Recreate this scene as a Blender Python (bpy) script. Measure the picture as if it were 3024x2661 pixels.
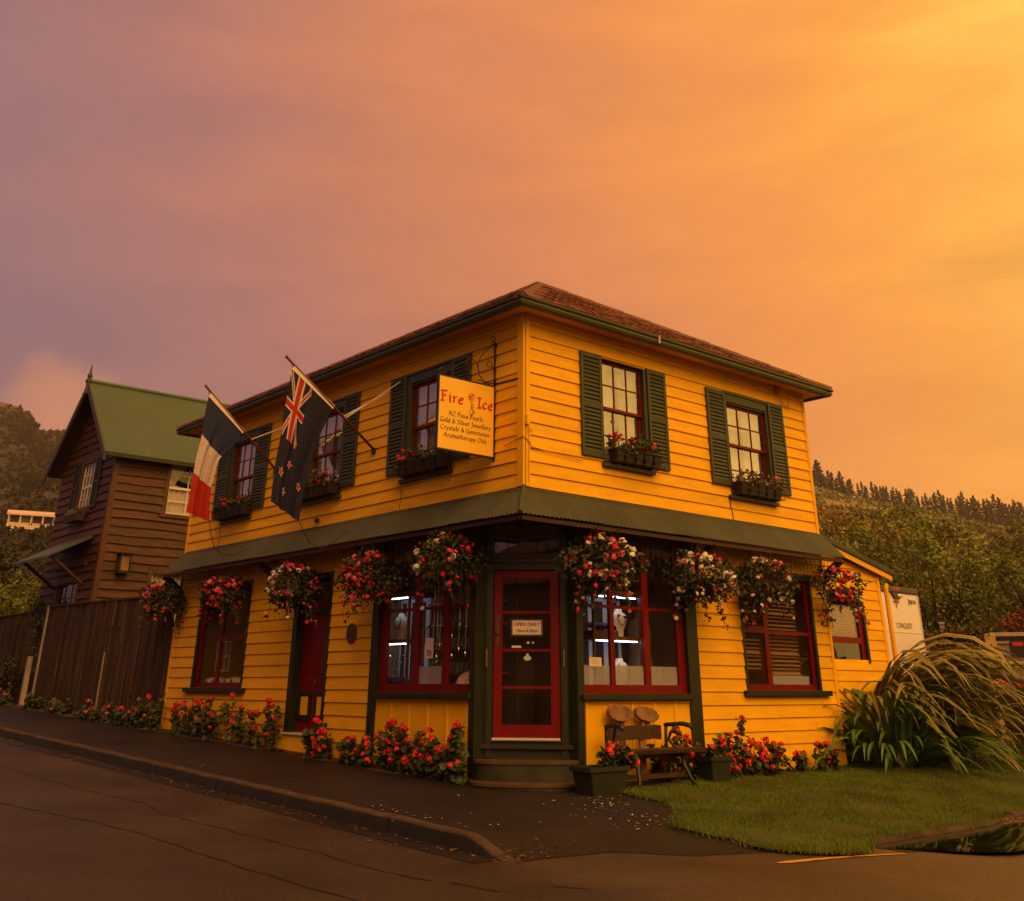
import bpy, bmesh, math, random
import numpy as np
from mathutils import Vector, Matrix, Euler

for o in list(bpy.data.objects):
    bpy.data.objects.remove(o)
SC = bpy.context.scene
COL = SC.collection
RAD = math.radians

# ------------------------------------------------------------------ camera
cam_d = bpy.data.cameras.new("camera")
cam = bpy.data.objects.new("camera", cam_d)
COL.objects.link(cam)
SC.camera = cam
cam_d.sensor_fit = 'HORIZONTAL'
cam_d.sensor_width = 36.0
cam_d.lens = 35.674
cam_d.shift_y = -0.24735
cam_d.clip_start = 0.1
cam_d.clip_end = 6000
YAW, PIT, ROL = 0.7115, 0.4495, 0.0061
Fv = Vector((math.sin(YAW) * math.cos(PIT), math.cos(YAW) * math.cos(PIT), math.sin(PIT)))
Rv = Vector((math.cos(YAW), -math.sin(YAW), 0))
Uv = Rv.cross(Fv)
R2 = Rv * math.cos(ROL) + Uv * math.sin(ROL)
U2 = Uv * math.cos(ROL) - Rv * math.sin(ROL)
M3 = Matrix((R2, U2, -Fv)).transposed()
cam.matrix_world = Matrix.Translation((-9.235, -10.442, 1.12)) @ M3.to_4x4()

# ------------------------------------------------------------------ sky, sun, exposure
GLOW_AZ, GLOW_EL = RAD(128), RAD(18)          # azimuth from +Y towards +X
GD = Vector((math.sin(GLOW_AZ) * math.cos(GLOW_EL), math.cos(GLOW_AZ) * math.cos(GLOW_EL), math.sin(GLOW_EL)))
SUN_AZ, SUN_EL = RAD(199), RAD(42)
world = bpy.data.worlds.new("World")
SC.world = world
world.use_nodes = True
nt = world.node_tree
nt.nodes.clear()


def N(tree, typ, **kw):
    n = tree.nodes.new(typ)
    for k, v in kw.items():
        setattr(n, k, v)
    return n


def ramp(tree, stops, interp='LINEAR'):
    n = tree.nodes.new('ShaderNodeValToRGB')
    n.color_ramp.interpolation = interp
    el = n.color_ramp.elements
    while len(el) < len(stops):
        el.new(0.5)
    for e, (p, c) in zip(el, stops):
        e.position = p
        e.color = (*c, 1) if len(c) == 3 else c
    return n


L = nt.links.new
out = N(nt, 'ShaderNodeOutputWorld')
bg = N(nt, 'ShaderNodeBackground')
tc = N(nt, 'ShaderNodeTexCoord')
dot = N(nt, 'ShaderNodeVectorMath', operation='DOT_PRODUCT')
dot.inputs[1].default_value = GD
L(tc.outputs['Generated'], dot.inputs[0])
mp = N(nt, 'ShaderNodeMapping')
mp.inputs['Scale'].default_value = (1.0, 1.0, 4.2)
mp.inputs['Rotation'].default_value = (0.12, -0.30, 0.0)
L(tc.outputs['Generated'], mp.inputs['Vector'])
nz = N(nt, 'ShaderNodeTexNoise')
nz.inputs['Scale'].default_value = 1.7
nz.inputs['Detail'].default_value = 5
nz.inputs['Roughness'].default_value = 0.5
nz.inputs['Distortion'].default_value = 0.5
L(mp.outputs[0], nz.inputs['Vector'])
nz2 = N(nt, 'ShaderNodeTexNoise')
nz2.inputs['Scale'].default_value = 3.6
nz2.inputs['Detail'].default_value = 6
nz2.inputs['Roughness'].default_value = 0.55
nz2.inputs['Distortion'].default_value = 0.3
L(mp.outputs[0], nz2.inputs['Vector'])
# ramp factor = (dot+1)/2 + clouds
a0 = N(nt, 'ShaderNodeMath', operation='MULTIPLY_ADD')
a0.inputs[1].default_value = 0.5
a0.inputs[2].default_value = 0.5 - 0.5 * 0.10 - 0.5 * 0.07
L(dot.outputs['Value'], a0.inputs[0])
a1 = N(nt, 'ShaderNodeMath', operation='MULTIPLY_ADD')
a1.inputs[1].default_value = 0.10
L(nz.outputs['Fac'], a1.inputs[0])
L(a0.outputs[0], a1.inputs[2])
a2 = N(nt, 'ShaderNodeMath', operation='MULTIPLY_ADD')
a2.inputs[1].default_value = 0.07
L(nz2.outputs['Fac'], a2.inputs[0])
L(a1.outputs[0], a2.inputs[2])
rp = ramp(nt, [
    (0.00, (0.20, 0.120, 0.150)),
    (0.20, (0.25, 0.140, 0.162)),
    (0.35, (0.310, 0.165, 0.182)),
    (0.45, (0.42, 0.180, 0.155)),
    (0.52, (0.58, 0.208, 0.122)),
    (0.60, (0.74, 0.250, 0.100)),
    (0.68, (0.92, 0.320, 0.080)),
    (0.74, (1.00, 0.385, 0.068)),
    (0.82, (1.08, 0.520, 0.090)),
    (1.00, (1.60, 0.900, 0.190))])
L(a2.outputs[0], rp.inputs['Fac'])
# the clear-air sky behind the cloud: it glimmers faintly through the whole dome
sky = N(nt, 'ShaderNodeTexSky', sky_type='NISHITA')
sky.sun_disc = False
sky.sun_elevation = SUN_EL
sky.sun_rotation = SUN_AZ
sky.dust_density = 4.0
mixs = N(nt, 'ShaderNodeMix', data_type='RGBA', blend_type='ADD')
mixs.inputs['Factor'].default_value = 0.002
# cloud relief grows towards the lit part of the sky
ck = N(nt, 'ShaderNodeMapRange')
ck.inputs['From Min'].default_value = 0.62
ck.inputs['From Max'].default_value = 0.98
ck.inputs['To Min'].default_value = 0.25
ck.inputs['To Max'].default_value = 2.2
L(a0.outputs[0], ck.inputs['Value'])
cn = N(nt, 'ShaderNodeMath', operation='SUBTRACT')
cn.inputs[1].default_value = 0.5
L(nz2.outputs['Fac'], cn.inputs[0])
cv_ = N(nt, 'ShaderNodeMath', operation='MULTIPLY')
L(cn.outputs[0], cv_.inputs[0])
L(ck.outputs[0], cv_.inputs[1])
c1_ = N(nt, 'ShaderNodeMath', operation='ADD')
c1_.inputs[1].default_value = 1.0
L(cv_.outputs[0], c1_.inputs[0])
rm = N(nt, 'ShaderNodeVectorMath', operation='SCALE')
L(rp.outputs['Color'], rm.inputs[0])
L(c1_.outputs[0], rm.inputs['Scale'])
L(rm.outputs['Vector'], mixs.inputs['A'])
L(sky.outputs['Color'], mixs.inputs['B'])
# a low lit cloud lying over the left ridge
cdot = N(nt, 'ShaderNodeVectorMath', operation='DOT_PRODUCT')
cdot.inputs[1].default_value = (0.2808, 0.9372, 0.2070)
L(tc.outputs['Generated'], cdot.inputs[0])
nz3 = N(nt, 'ShaderNodeTexNoise')
nz3.inputs['Scale'].default_value = 18
nz3.inputs['Detail'].default_value = 5
L(tc.outputs['Generated'], nz3.inputs['Vector'])
cm = N(nt, 'ShaderNodeMath', operation='MULTIPLY_ADD')
cm.inputs[1].default_value = 0.0026
L(nz3.outputs['Fac'], cm.inputs[0])
L(cdot.outputs['Value'], cm.inputs[2])
cr_ = N(nt, 'ShaderNodeMapRange', interpolation_type='SMOOTHSTEP')
cr_.inputs['From Min'].default_value = 0.9992
cr_.inputs['From Max'].default_value = 1.0016
cr_.inputs['To Max'].default_value = 0.8
L(cm.outputs[0], cr_.inputs['Value'])
mixc = N(nt, 'ShaderNodeMix', data_type='RGBA')
L(cr_.outputs[0], mixc.inputs['Factor'])
L(mixs.outputs['Result'], mixc.inputs['A'])
mixc.inputs['B'].default_value = (0.68, 0.28, 0.15, 1)
L(mixc.outputs['Result'], bg.inputs['Color'])
bg.inputs['Strength'].default_value = 1.0
L(bg.outputs[0], out.inputs['Surface'])

sun_d = bpy.data.lights.new("sun", 'SUN')
sun = bpy.data.objects.new("sun", sun_d)
COL.objects.link(sun)
sun_d.energy = 2.7
sun_d.angle = RAD(50)
sun_d.color = (1.0, 0.50, 0.16)
SD = Vector((math.sin(SUN_AZ) * math.cos(SUN_EL), math.cos(SUN_AZ) * math.cos(SUN_EL), math.sin(SUN_EL)))
sun.rotation_euler = SD.to_track_quat('Z', 'Y').to_euler()
sun.location = (0, -20, 30)

SC.view_settings.view_transform = 'Standard'
SC.view_settings.look = 'None'
SC.view_settings.exposure = 0.0
SC.view_settings.gamma = 1.0
SC.view_settings.use_curve_mapping = False
SC.render.engine = 'CYCLES'
SC.cycles.use_denoising = True
SC.cycles.max_bounces = 5
SC.cycles.diffuse_bounces = 3
SC.cycles.glossy_bounces = 3
SC.cycles.transparent_max_bounces = 12
SC.cycles.transmission_bounces = 4
SC.cycles.caustics_reflective = False
SC.cycles.caustics_refractive = False

rnd = random.Random(7)


# ------------------------------------------------------------------ helpers
def setp(o, label=None, cat=None, group=None, kind=None):
    if label: o['label'] = label
    if cat: o['category'] = cat
    if group: o['group'] = group
    if kind: o['kind'] = kind
    return o


def wl(o):
    p = Vector((0, 0, 0))
    while o is not None:
        p += o.location
        o = o.parent
    return p


def thing(name, loc, label, cat, group=None):
    o = bpy.data.objects.new(name, None)
    o.empty_display_size = 0.2
    o.location = loc
    COL.objects.link(o)
    return setp(o, label, cat, group)


class Frame:
    """u along the wall, v up, w outwards"""
    def __init__(s, o, u, w):
        s.o, s.u, s.w = Vector(o), Vector(u), Vector(w)

    def p(s, u, v, w=0.0):
        q = s.o + s.u * u + s.w * w
        return (q.x, q.y, q.z + v)


FL = Frame((0, 0, 0), (0, 1, 0), (-1, 0, 0))            # street wall of the yellow house
FR = Frame((0, 0, 0), (1, 0, 0), (0, -1, 0))            # lawn wall
CHF = 1.02
S2 = math.sqrt(0.5)
FC = Frame((CHF / 2, CHF / 2, 0), (S2, -S2, 0), (-S2, -S2, 0))   # cut-off corner with the door
FA = Frame((0, 0.9, 0), (1, 0, 0), (0, -1, 0))          # annex
FG = Frame((0.3, 0, 0), (0, 1, 0), (-1, 0, 0))          # brown gable
FS = Frame((0, 16.0, 0), (1, 0, 0), (0, -1, 0))         # brown side wall


class MB:
    def __init__(s):
        s.v, s.f, s.m = [], [], []

    def add(s, vs, fs, mi=0):
        b = len(s.v)
        s.v.extend([tuple(q) for q in vs])
        for f in fs:
            s.f.append([b + i for i in f])
            s.m.append(mi)
        return s

    BF = [(0, 1, 2, 3), (7, 6, 5, 4), (0, 4, 5, 1), (1, 5, 6, 2), (2, 6, 7, 3), (3, 7, 4, 0)]

    def hexa(s, a, mi=0):
        return s.add(a, MB.BF, mi)

    def box(s, x0, x1, y0, y1, z0, z1, mi=0):
        return s.hexa([(x0, y0, z0), (x1, y0, z0), (x1, y1, z0), (x0, y1, z0), (x0, y0, z1), (x1, y0, z1), (x1, y1, z1), (x0, y1, z1)], mi)

    def fb(s, F, u0, u1, v0, v1, w0, w1, mi=0):
        return s.hexa([F.p(u0, v0, w0), F.p(u1, v0, w0), F.p(u1, v0, w1), F.p(u0, v0, w1), F.p(u0, v1, w0), F.p(u1, v1, w0), F.p(u1, v1, w1), F.p(u0, v1, w1)], mi)

    def prism(s, F, pts, w0, w1, mi=0):
        """polygon (u,v) extruded from w0 to w1"""
        n = len(pts)
        vs = [F.p(u, v, w0) for u, v in pts] + [F.p(u, v, w1) for u, v in pts]
        fs = [tuple(range(n)), tuple(range(2 * n - 1, n - 1, -1))]
        fs += [(i, (i + 1) % n, n + (i + 1) % n, n + i) for i in range(n)]
        return s.add(vs, fs, mi)

    def tube(s, pts, r, seg=6, mi=0, cap=True):
        pts = [Vector(p) for p in pts]
        n = len(pts)
        rs = r if isinstance(r, (list, tuple)) else [r] * n
        ring = []
        prev = None
        for i, p in enumerate(pts):
            t = (pts[min(i + 1, n - 1)] - pts[max(i - 1, 0)])
            if t.length < 1e-9: t = Vector((0, 0, 1))
            t.normalize()
            if prev is None:
                a = Vector((0, 0, 1)) if abs(t.z) < 0.9 else Vector((1, 0, 0))
                a = (a - t * a.dot(t)).normalized()
            else:
                a = (prev - t * prev.dot(t))
                a = a.normalized() if a.length > 1e-6 else Vector((1, 0, 0))
            prev = a
            b = t.cross(a)
            ring.append([p + (a * math.cos(2 * math.pi * k / seg) + b * math.sin(2 * math.pi * k / seg)) * rs[i] for k in range(seg)])
        vs = [q for rr in ring for q in rr]
        fs = []
        for i in range(n - 1):
            for k in range(seg):
                k2 = (k + 1) % seg
                fs.append((i * seg + k, i * seg + k2, (i + 1) * seg + k2, (i + 1) * seg + k))
        if cap:
            fs.append(tuple(range(seg - 1, -1, -1)))
            fs.append(tuple((n - 1) * seg + k for k in range(seg)))
        return s.add(vs, fs, mi)

    def lathe(s, prof, c, seg=20, mi=0, axis=None):
        """prof = [(r,z)...] around vertical axis at c"""
        c = Vector(c)
        vs, fs = [], []
        for r, z in prof:
            for k in range(seg):
                a = 2 * math.pi * k / seg
                vs.append(c + Vector((math.cos(a) * r, math.sin(a) * r, z)))
        for i in range(len(prof) - 1):
            for k in range(seg):
                k2 = (k + 1) % seg
                fs.append((i * seg + k, i * seg + k2, (i + 1) * seg + k2, (i + 1) * seg + k))
        return s.add(vs, fs, mi)

    def grid(s, fn, nu, nv, mi=0):
        vs = [fn(i / nu, j / nv) for j in range(nv + 1) for i in range(nu + 1)]
        fs = [(j * (nu + 1) + i, j * (nu + 1) + i + 1, (j + 1) * (nu + 1) + i + 1, (j + 1) * (nu + 1) + i) for j in range(nv) for i in range(nu)]
        return s.add(vs, fs, mi)

    def mesh(s, name, mats, off=(0, 0, 0), smooth=False, recalc=True):
        me = bpy.data.meshes.new(name)
        ox, oy, oz = off
        me.from_pydata([(x - ox, y - oy, z - oz) for x, y, z in s.v], [], s.f)
        for m in (mats if isinstance(mats, (list, tuple)) else [mats]):
            me.materials.append(m)
        if any(s.m):
            me.polygons.foreach_set('material_index', s.m)
        if recalc:
            bm = bmesh.new()
            bm.from_mesh(me)
            bmesh.ops.recalc_face_normals(bm, faces=bm.faces)
            bm.to_mesh(me)
            bm.free()
        if smooth:
            me.polygons.foreach_set('use_smooth', [True] * len(me.polygons))
        me.update()
        return me

    def build(s, name, mats, parent=None, smooth=False, recalc=True, loc=None):
        """one mesh object; geometry is given in world coordinates"""
        if parent is not None:
            off = wl(parent)
            lo = Vector((0, 0, 0))
            if loc is not None:
                lo = Vector(loc) - off
                off = Vector(loc)
        else:
            off = Vector(loc) if loc is not None else Vector((0, 0, 0))
            lo = off
        o = bpy.data.objects.new(name, s.mesh(name, mats, off, smooth, recalc))
        o.location = lo
        COL.objects.link(o)
        if parent is not None:
            o.parent = parent
        return o


def inst(name, me, parent, mat4):
    """an object sharing mesh data, placed by a world matrix, under parent"""
    o = bpy.data.objects.new(name, me)
    COL.objects.link(o)
    if parent is not None:
        o.parent = parent
        o.matrix_basis = Matrix.Translation(-wl(parent)) @ mat4
    else:
        o.matrix_basis = mat4
    return o


def TRS(loc, rot=(0, 0, 0), sc=1.0):
    if not isinstance(sc, (tuple, list)): sc = (sc, sc, sc)
    return Matrix.LocRotScale(Vector(loc), Euler(rot), Vector(sc))


def bevel(o, w=0.004, seg=1):
    m = o.modifiers.new("bevel", 'BEVEL')
    m.width = w
    m.segments = seg
    m.limit_method = 'ANGLE'
    return o


def split(a, b, holes):
    """interval [a,b] minus holes"""
    segs = [(a, b)]
    for h0, h1 in holes:
        ns = []
        for s0, s1 in segs:
            if h1 <= s0 or h0 >= s1:
                ns.append((s0, s1))
                continue
            if h0 > s0: ns.append((s0, h0))
            if h1 < s1: ns.append((h1, s1))
        segs = ns
    return [q for q in segs if q[1] - q[0] > 0.02]


def wall_cells(mb, F, u0, u1, v0, v1, holes, w0, w1, mi=0):
    us = sorted({u0, u1, *[h for H in holes for h in H[:2] if u0 < h < u1]})
    for a, b in zip(us, us[1:]):
        m = (a + b) / 2
        hs = [(H[2], H[3]) for H in holes if H[0] < m < H[1]]
        for c, e in split(v0, v1, hs):
            mb.fb(F, a, b, c, e, w0, w1, mi)


# ------------------------------------------------------------------ materials
MATS = {}


def mat(name):
    m = bpy.data.materials.new(name)
    m.use_nodes = True
    t = m.node_tree
    b = t.nodes['Principled BSDF']
    MATS[name] = m
    return m, t, b


def lin(c):
    return tuple(((x / 255) / 12.92 if x / 255 <= 0.04045 else (((x / 255) + 0.055) / 1.055) ** 2.4) for x in c)


def surf(name, col, rough=0.6, var=0.12, vscale=3.0, bump=0.0, bscale=40.0, island=0.0, rand=0.0, stretch=(1, 1, 1), metal=0.0, spec=0.5,
         dirt=None, dirt_scale=1.2, dirt_amt=0.4, trans=0.0, detail=5):
    """procedural paint / wood / leaf / stone: colour noise, per-object and per-island change, bump, stains"""
    m, t, b = mat(name)
    lk = t.links.new
    tcn = N(t, 'ShaderNodeTexCoord')
    geo = N(t, 'ShaderNodeNewGeometry')
    mpn = N(t, 'ShaderNodeMapping')
    mpn.inputs['Scale'].default_value = stretch
    lk(geo.outputs['Position'], mpn.inputs['Vector'])
    nn = N(t, 'ShaderNodeTexNoise')
    nn.inputs['Scale'].default_value = vscale
    nn.inputs['Detail'].default_value = detail
    lk(mpn.outputs[0], nn.inputs['Vector'])
    c1 = tuple(max(0, x * (1 - var)) for x in col)
    c2 = tuple(min(1, x * (1 + var)) for x in col)
    rr = ramp(t, [(0.3, c1), (0.7, c2)])
    lk(nn.outputs['Fac'], rr.inputs['Fac'])
    cur = rr.outputs['Color']
    if island or rand:
        hs = N(t, 'ShaderNodeHueSaturation')
        mr = N(t, 'ShaderNodeMapRange')
        amt = island or rand
        mr.inputs['To Min'].default_value = 1 - amt
        mr.inputs['To Max'].default_value = 1 + amt
        if island:
            lk(geo.outputs['Random Per Island'], mr.inputs['Value'])
            mh = N(t, 'ShaderNodeMapRange')
            mh.inputs['To Min'].default_value = 0.5 - 0.035 * min(1, island * 2)
            mh.inputs['To Max'].default_value = 0.5 + 0.02
            lk(geo.outputs['Random Per Island'], mh.inputs['Value'])
            lk(mh.outputs[0], hs.inputs['Hue'])
        else:
            oi = N(t, 'ShaderNodeObjectInfo')
            lk(oi.outputs['Random'], mr.inputs['Value'])
        lk(mr.outputs[0], hs.inputs['Value'])
        lk(cur, hs.inputs['Color'])
        cur = hs.outputs['Color']
    if dirt is not None:
        dn = N(t, 'ShaderNodeTexNoise')
        dn.inputs['Scale'].default_value = dirt_scale
        dn.inputs['Detail'].default_value = 7
        dn.inputs['Roughness'].default_value = 0.65
        lk(mpn.outputs[0], dn.inputs['Vector'])
        dr = ramp(t, [(0.48, (0, 0, 0)), (0.72, (dirt_amt,) * 3)])
        lk(dn.outputs['Fac'], dr.inputs['Fac'])
        mx = N(t, 'ShaderNodeMix', data_type='RGBA')
        lk(dr.outputs['Color'], mx.inputs['Factor'])
        lk(cur, mx.inputs['A'])
        mx.inputs['B'].default_value = (*dirt, 1)
        cur = mx.outputs['Result']
    lk(cur, b.inputs['Base Color'])
    b.inputs['Roughness'].default_value = rough
    b.inputs['Metallic'].default_value = metal
    b.inputs['Specular IOR Level'].default_value = spec
    if bump:
        bn = N(t, 'ShaderNodeTexNoise')
        bn.inputs['Scale'].default_value = bscale
        bn.inputs['Detail'].default_value = 4
        lk(mpn.outputs[0], bn.inputs['Vector'])
        bp = N(t, 'ShaderNodeBump')
        bp.inputs['Strength'].default_value = bump
        bp.inputs['Distance'].default_value = 0.01
        lk(bn.outputs['Fac'], bp.inputs['Height'])
        lk(bp.outputs[0], b.inputs['Normal'])
    if trans:
        tr = N(t, 'ShaderNodeBsdfTranslucent')
        lk(cur, tr.inputs['Color'])
        ms = N(t, 'ShaderNodeMixShader')
        ms.inputs[0].default_value = trans
        lk(b.outputs[0], ms.inputs[1])
        lk(tr.outputs[0], ms.inputs[2])
        lk(ms.outputs[0], t.nodes['Material Output'].inputs['Surface'])
    return m


def glass(name, tint=(0.9, 0.9, 0.9), refl=1.0, wav=0.0, haze=0.0, base=0.0):
    m, t, b = mat(name)
    lk = t.links.new
    tr = N(t, 'ShaderNodeBsdfTransparent')
    tr.inputs['Color'].default_value = (*tint, 1)
    gl = N(t, 'ShaderNodeBsdfGlossy')
    gl.inputs['Roughness'].default_value = 0.015
    gl.inputs['Color'].default_value = (refl, refl, refl, 1)
    g0 = N(t, 'ShaderNodeNewGeometry')
    dt = N(t, 'ShaderNodeVectorMath', operation='DOT_PRODUCT')
    lk(g0.outputs['Normal'], dt.inputs[0])
    lk(g0.outputs['Incoming'], dt.inputs[1])
    ab = N(t, 'ShaderNodeMath', operation='ABSOLUTE')
    lk(dt.outputs['Value'], ab.inputs[0])
    om = N(t, 'ShaderNodeMath', operation='SUBTRACT')
    om.inputs[0].default_value = 1.0
    lk(ab.outputs[0], om.inputs[1])
    pw = N(t, 'ShaderNodeMath', operation='POWER')
    pw.inputs[1].default_value = 5.0
    lk(om.outputs[0], pw.inputs[0])
    ma = N(t, 'ShaderNodeMath', operation='MULTIPLY_ADD')
    ma.inputs[1].default_value = 0.9
    ma.inputs[2].default_value = 0.08 + base
    lk(pw.outputs[0], ma.inputs[0])
    if wav:
        geo = N(t, 'ShaderNodeNewGeometry')
        nn = N(t, 'ShaderNodeTexNoise')
        nn.inputs['Scale'].default_value = 2.6
        nn.inputs['Detail'].default_value = 1.5
        lk(geo.outputs['Position'], nn.inputs['Vector'])
        bp = N(t, 'ShaderNodeBump')
        bp.inputs['Strength'].default_value = wav
        bp.inputs['Distance'].default_value = 0.03
        lk(nn.outputs['Fac'], bp.inputs['Height'])
        lk(bp.outputs[0], gl.inputs['Normal'])
    ms = N(t, 'ShaderNodeMixShader')
    lk(ma.outputs[0], ms.inputs[0])
    lk(tr.outputs[0], ms.inputs[1])
    lk(gl.outputs[0], ms.inputs[2])
    last = ms
    if haze:
        df = N(t, 'ShaderNodeBsdfDiffuse')
        df.inputs['Color'].default_value = (0.75, 0.75, 0.78, 1)
        m2 = N(t, 'ShaderNodeMixShader')
        m2.inputs[0].default_value = haze
        lk(ms.outputs[0], m2.inputs[1])
        lk(df.outputs[0], m2.inputs[2])
        last = m2
    lk(last.outputs[0], t.nodes['Material Output'].inputs['Surface'])
    return m


def emit(name, col, st):
    m, t, b = mat(name)
    b.inputs['Base Color'].default_value = (0.02, 0.02, 0.02, 1)
    b.inputs['Emission Color'].default_value = (*col, 1)
    b.inputs['Emission Strength'].default_value = st
    return m


YEL = surf('yellow_paint', (0.84, 0.455, 0.006), 0.6, 0.08, 1.6, 0.12, 60, rand=0.07, spec=0.2, stretch=(1, 1, 5), dirt=(0.52, 0.25, 0.01), dirt_scale=1.1, dirt_amt=0.40)
YELP = surf('yellow_trim_paint', (0.84, 0.46, 0.006), 0.6, 0.05, 2.0, 0.05, 50, spec=0.2)
GRN = surf('dark_green_paint', (0.012, 0.017, 0.004), 0.45, 0.15, 3.0, 0.05, 60, rand=0.08)
GRN2 = surf('shutter_green_paint', (0.034, 0.040, 0.014), 0.5, 0.15, 3.0, 0.05, 60, rand=0.10)
GUT = surf('gutter_green', (0.055, 0.060, 0.018), 0.4, 0.10, 2.0)
RED = surf('red_paint', (0.15, 0.002, 0.002), 0.45, 0.12, 3.0, 0.04, 60, spec=0.25)
REDT = surf('maroon_timber', (0.040, 0.006, 0.003), 0.55, 0.2, 4.0, 0.05, 60)
CAN = surf('canopy_iron', (0.042, 0.050, 0.021), 0.55, 0.2, 1.5, 0.0, 40, rand=0.16, dirt=(0.07, 0.08, 0.05), dirt_scale=6.0, dirt_amt=0.35)
GIRON = surf('green_roof_iron', (0.070, 0.115, 0.070), 0.5, 0.08, 1.0, rand=0.04)
TILE = surf('roof_tile', (0.17, 0.060, 0.036), 0.75, 0.25, 6.0, 0.4, 60, rand=0.25)
RCAP = surf('ridge_cap', (0.14, 0.050, 0.032), 0.65, 0.15, 4.0)
BRWN = surf('brown_stained_board', (0.058, 0.017, 0.003), 0.6, 0.6, 2.2, 0.25, 60, rand=0.28, stretch=(1.2, 1.2, 9), dirt=(0.12, 0.036, 0.007), dirt_scale=1.5, dirt_amt=0.5)
BRWT = surf('brown_trim', (0.075, 0.028, 0.008), 0.55, 0.2, 3.0, 0.1, 60)
FENCE = surf('weathered_paling', (0.022, 0.009, 0.004), 0.9, 0.75, 5.0, 0.5, 90, rand=0.45, stretch=(7, 7, 0.30), dirt=(0.17, 0.095, 0.052), dirt_scale=1.7, dirt_amt=0.8)
IRON = surf('black_iron', (0.02, 0.018, 0.016), 0.5, 0.2, 8.0)
DKWOOD = surf('dark_bench_wood', (0.040, 0.016, 0.007), 0.55, 0.35, 6.0, 0.15, 60, rand=0.1, stretch=(1, 5, 6), dirt=(0.09, 0.045, 0.02), dirt_amt=0.5)
SLICE = surf('wood_slice', (0.25, 0.13, 0.06), 0.7, 0.35, 7.0, 0.3, 40, dirt=(0.12, 0.06, 0.03), dirt_scale=5.0, dirt_amt=0.7)
PLANTER = surf('planter_green_plastic', (0.011, 0.017, 0.007), 0.6, 0.15, 4.0)
SOIL = surf('soil', (0.045, 0.028, 0.016), 0.95, 0.5, 14.0, 0.8, 30)
BOXW = surf('window_box_dark', (0.030, 0.022, 0.014), 0.7, 0.25, 9.0, 0.1, 40, rand=0.2)
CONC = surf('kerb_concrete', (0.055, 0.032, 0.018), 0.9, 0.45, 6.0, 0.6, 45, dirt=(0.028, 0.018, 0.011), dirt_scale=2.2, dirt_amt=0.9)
STEPG = surf('step_green_paint', (0.018, 0.021, 0.005), 0.6, 0.3, 4.0, 0.15, 50, dirt=(0.07, 0.045, 0.022), dirt_scale=2.0, dirt_amt=0.45)
STEPE = surf('step_worn_edge', (0.065, 0.036, 0.015), 0.7, 0.3, 6.0, 0.2, 50)
WHITE = surf('white_paint', (0.72, 0.68, 0.62), 0.5, 0.05, 3.0)
ALU = surf('threshold_aluminium', (0.72, 0.70, 0.68), 0.35, 0.08, 4.0, metal=0.4)
CREAM = surf('lace_curtain', (0.80, 0.76, 0.66), 0.85, 0.16, 16.0, 0.3, 90, trans=0.35)
CREAM2 = surf('heavy_curtain', (0.85, 0.78, 0.62), 0.85, 0.08, 6.0, trans=0.3)
INTW = surf('interior_wall', (0.50, 0.38, 0.22), 0.9, 0.1, 2.0)
INTD = surf('interior_dark', (0.035, 0.024, 0.016), 0.9, 0.2, 2.0)
INTF = surf('interior_floor', (0.09, 0.05, 0.028), 0.6, 0.3, 2.0)
CAB = surf('cabinet_wood', (0.12, 0.045, 0.016), 0.45, 0.3, 3.0, stretch=(5, 5, 1))
CABW = surf('cabinet_back', (0.62, 0.64, 0.72), 0.7, 0.06, 3.0)
PURP = surf('purple_velvet', (0.10, 0.05, 0.30), 0.8, 0.2, 12.0)
BUST = surf('white_bust', (0.82, 0.82, 0.85), 0.6, 0.04, 5.0)
SILV = surf('silver_jewellery', (0.75, 0.75, 0.75), 0.22, 0.1, 9.0, metal=0.9)
PAPER = surf('paper_notice', (0.78, 0.66, 0.55), 0.8, 0.05, 5.0)
BLIND = surf('blind_slat', (0.30, 0.17, 0.085), 0.6, 0.15, 5.0, rand=0.15)
BLINDW = surf('pale_blind_slat', (0.42, 0.26, 0.15), 0.6, 0.1, 5.0, rand=0.1)
GLS = glass('window_glass', (0.86, 0.86, 0.84), 0.95, 0.12, base=0.30)
GLS2 = glass('shop_glass', (0.92, 0.92, 0.92), 0.9, 0.03, base=0.015)
FROST = glass('frosted_strip', (0.9, 0.9, 0.9), 0.5, haze=0.40)
LED = emit('cabinet_light', (0.72, 0.84, 1.0), 9.0)
LEDW = emit('house_lamp_glow', (1.0, 0.72, 0.35), 0.7)
ROPE = surf('rope', (0.06, 0.035, 0.025), 0.9, 0.2, 20.0)
WIREY = surf('painted_wire', (0.42, 0.20, 0.02), 0.6, 0.1, 9.0)
DWIRE = surf('dark_wire', (0.03, 0.022, 0.012), 0.7, 0.1, 9.0)
BRASS = surf('brass', (0.45, 0.28, 0.08), 0.35, 0.2, 8.0, metal=0.8)
BRONZE = surf('bronze_plaque', (0.10, 0.045, 0.018), 0.5, 0.3, 30.0, 0.4, 60, metal=0.3)
POLE = surf('flag_pole_varnish', (0.13, 0.028, 0.016), 0.4, 0.2, 5.0)
BLACKP = surf('black_lettering', (0.06, 0.03, 0.015), 0.6, 0.1, 9.0)
REDL = surf('red_lettering', (0.55, 0.035, 0.008), 0.5, 0.1, 9.0)
ROSEL = surf('rose_lettering', (0.62, 0.12, 0.03), 0.5, 0.1, 9.0)
SIGNY = surf('sign_yellow', (0.90, 0.56, 0.04), 0.32, 0.05, 2.0)
LEAFG = surf('geranium_leaf', (0.050, 0.075, 0.012), 0.55, 0.3, 12.0, island=0.5, trans=0.2)
LEAFD = surf('basket_leaf', (0.032, 0.044, 0.010), 0.55, 0.3, 12.0, island=0.5, trans=0.2)
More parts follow.
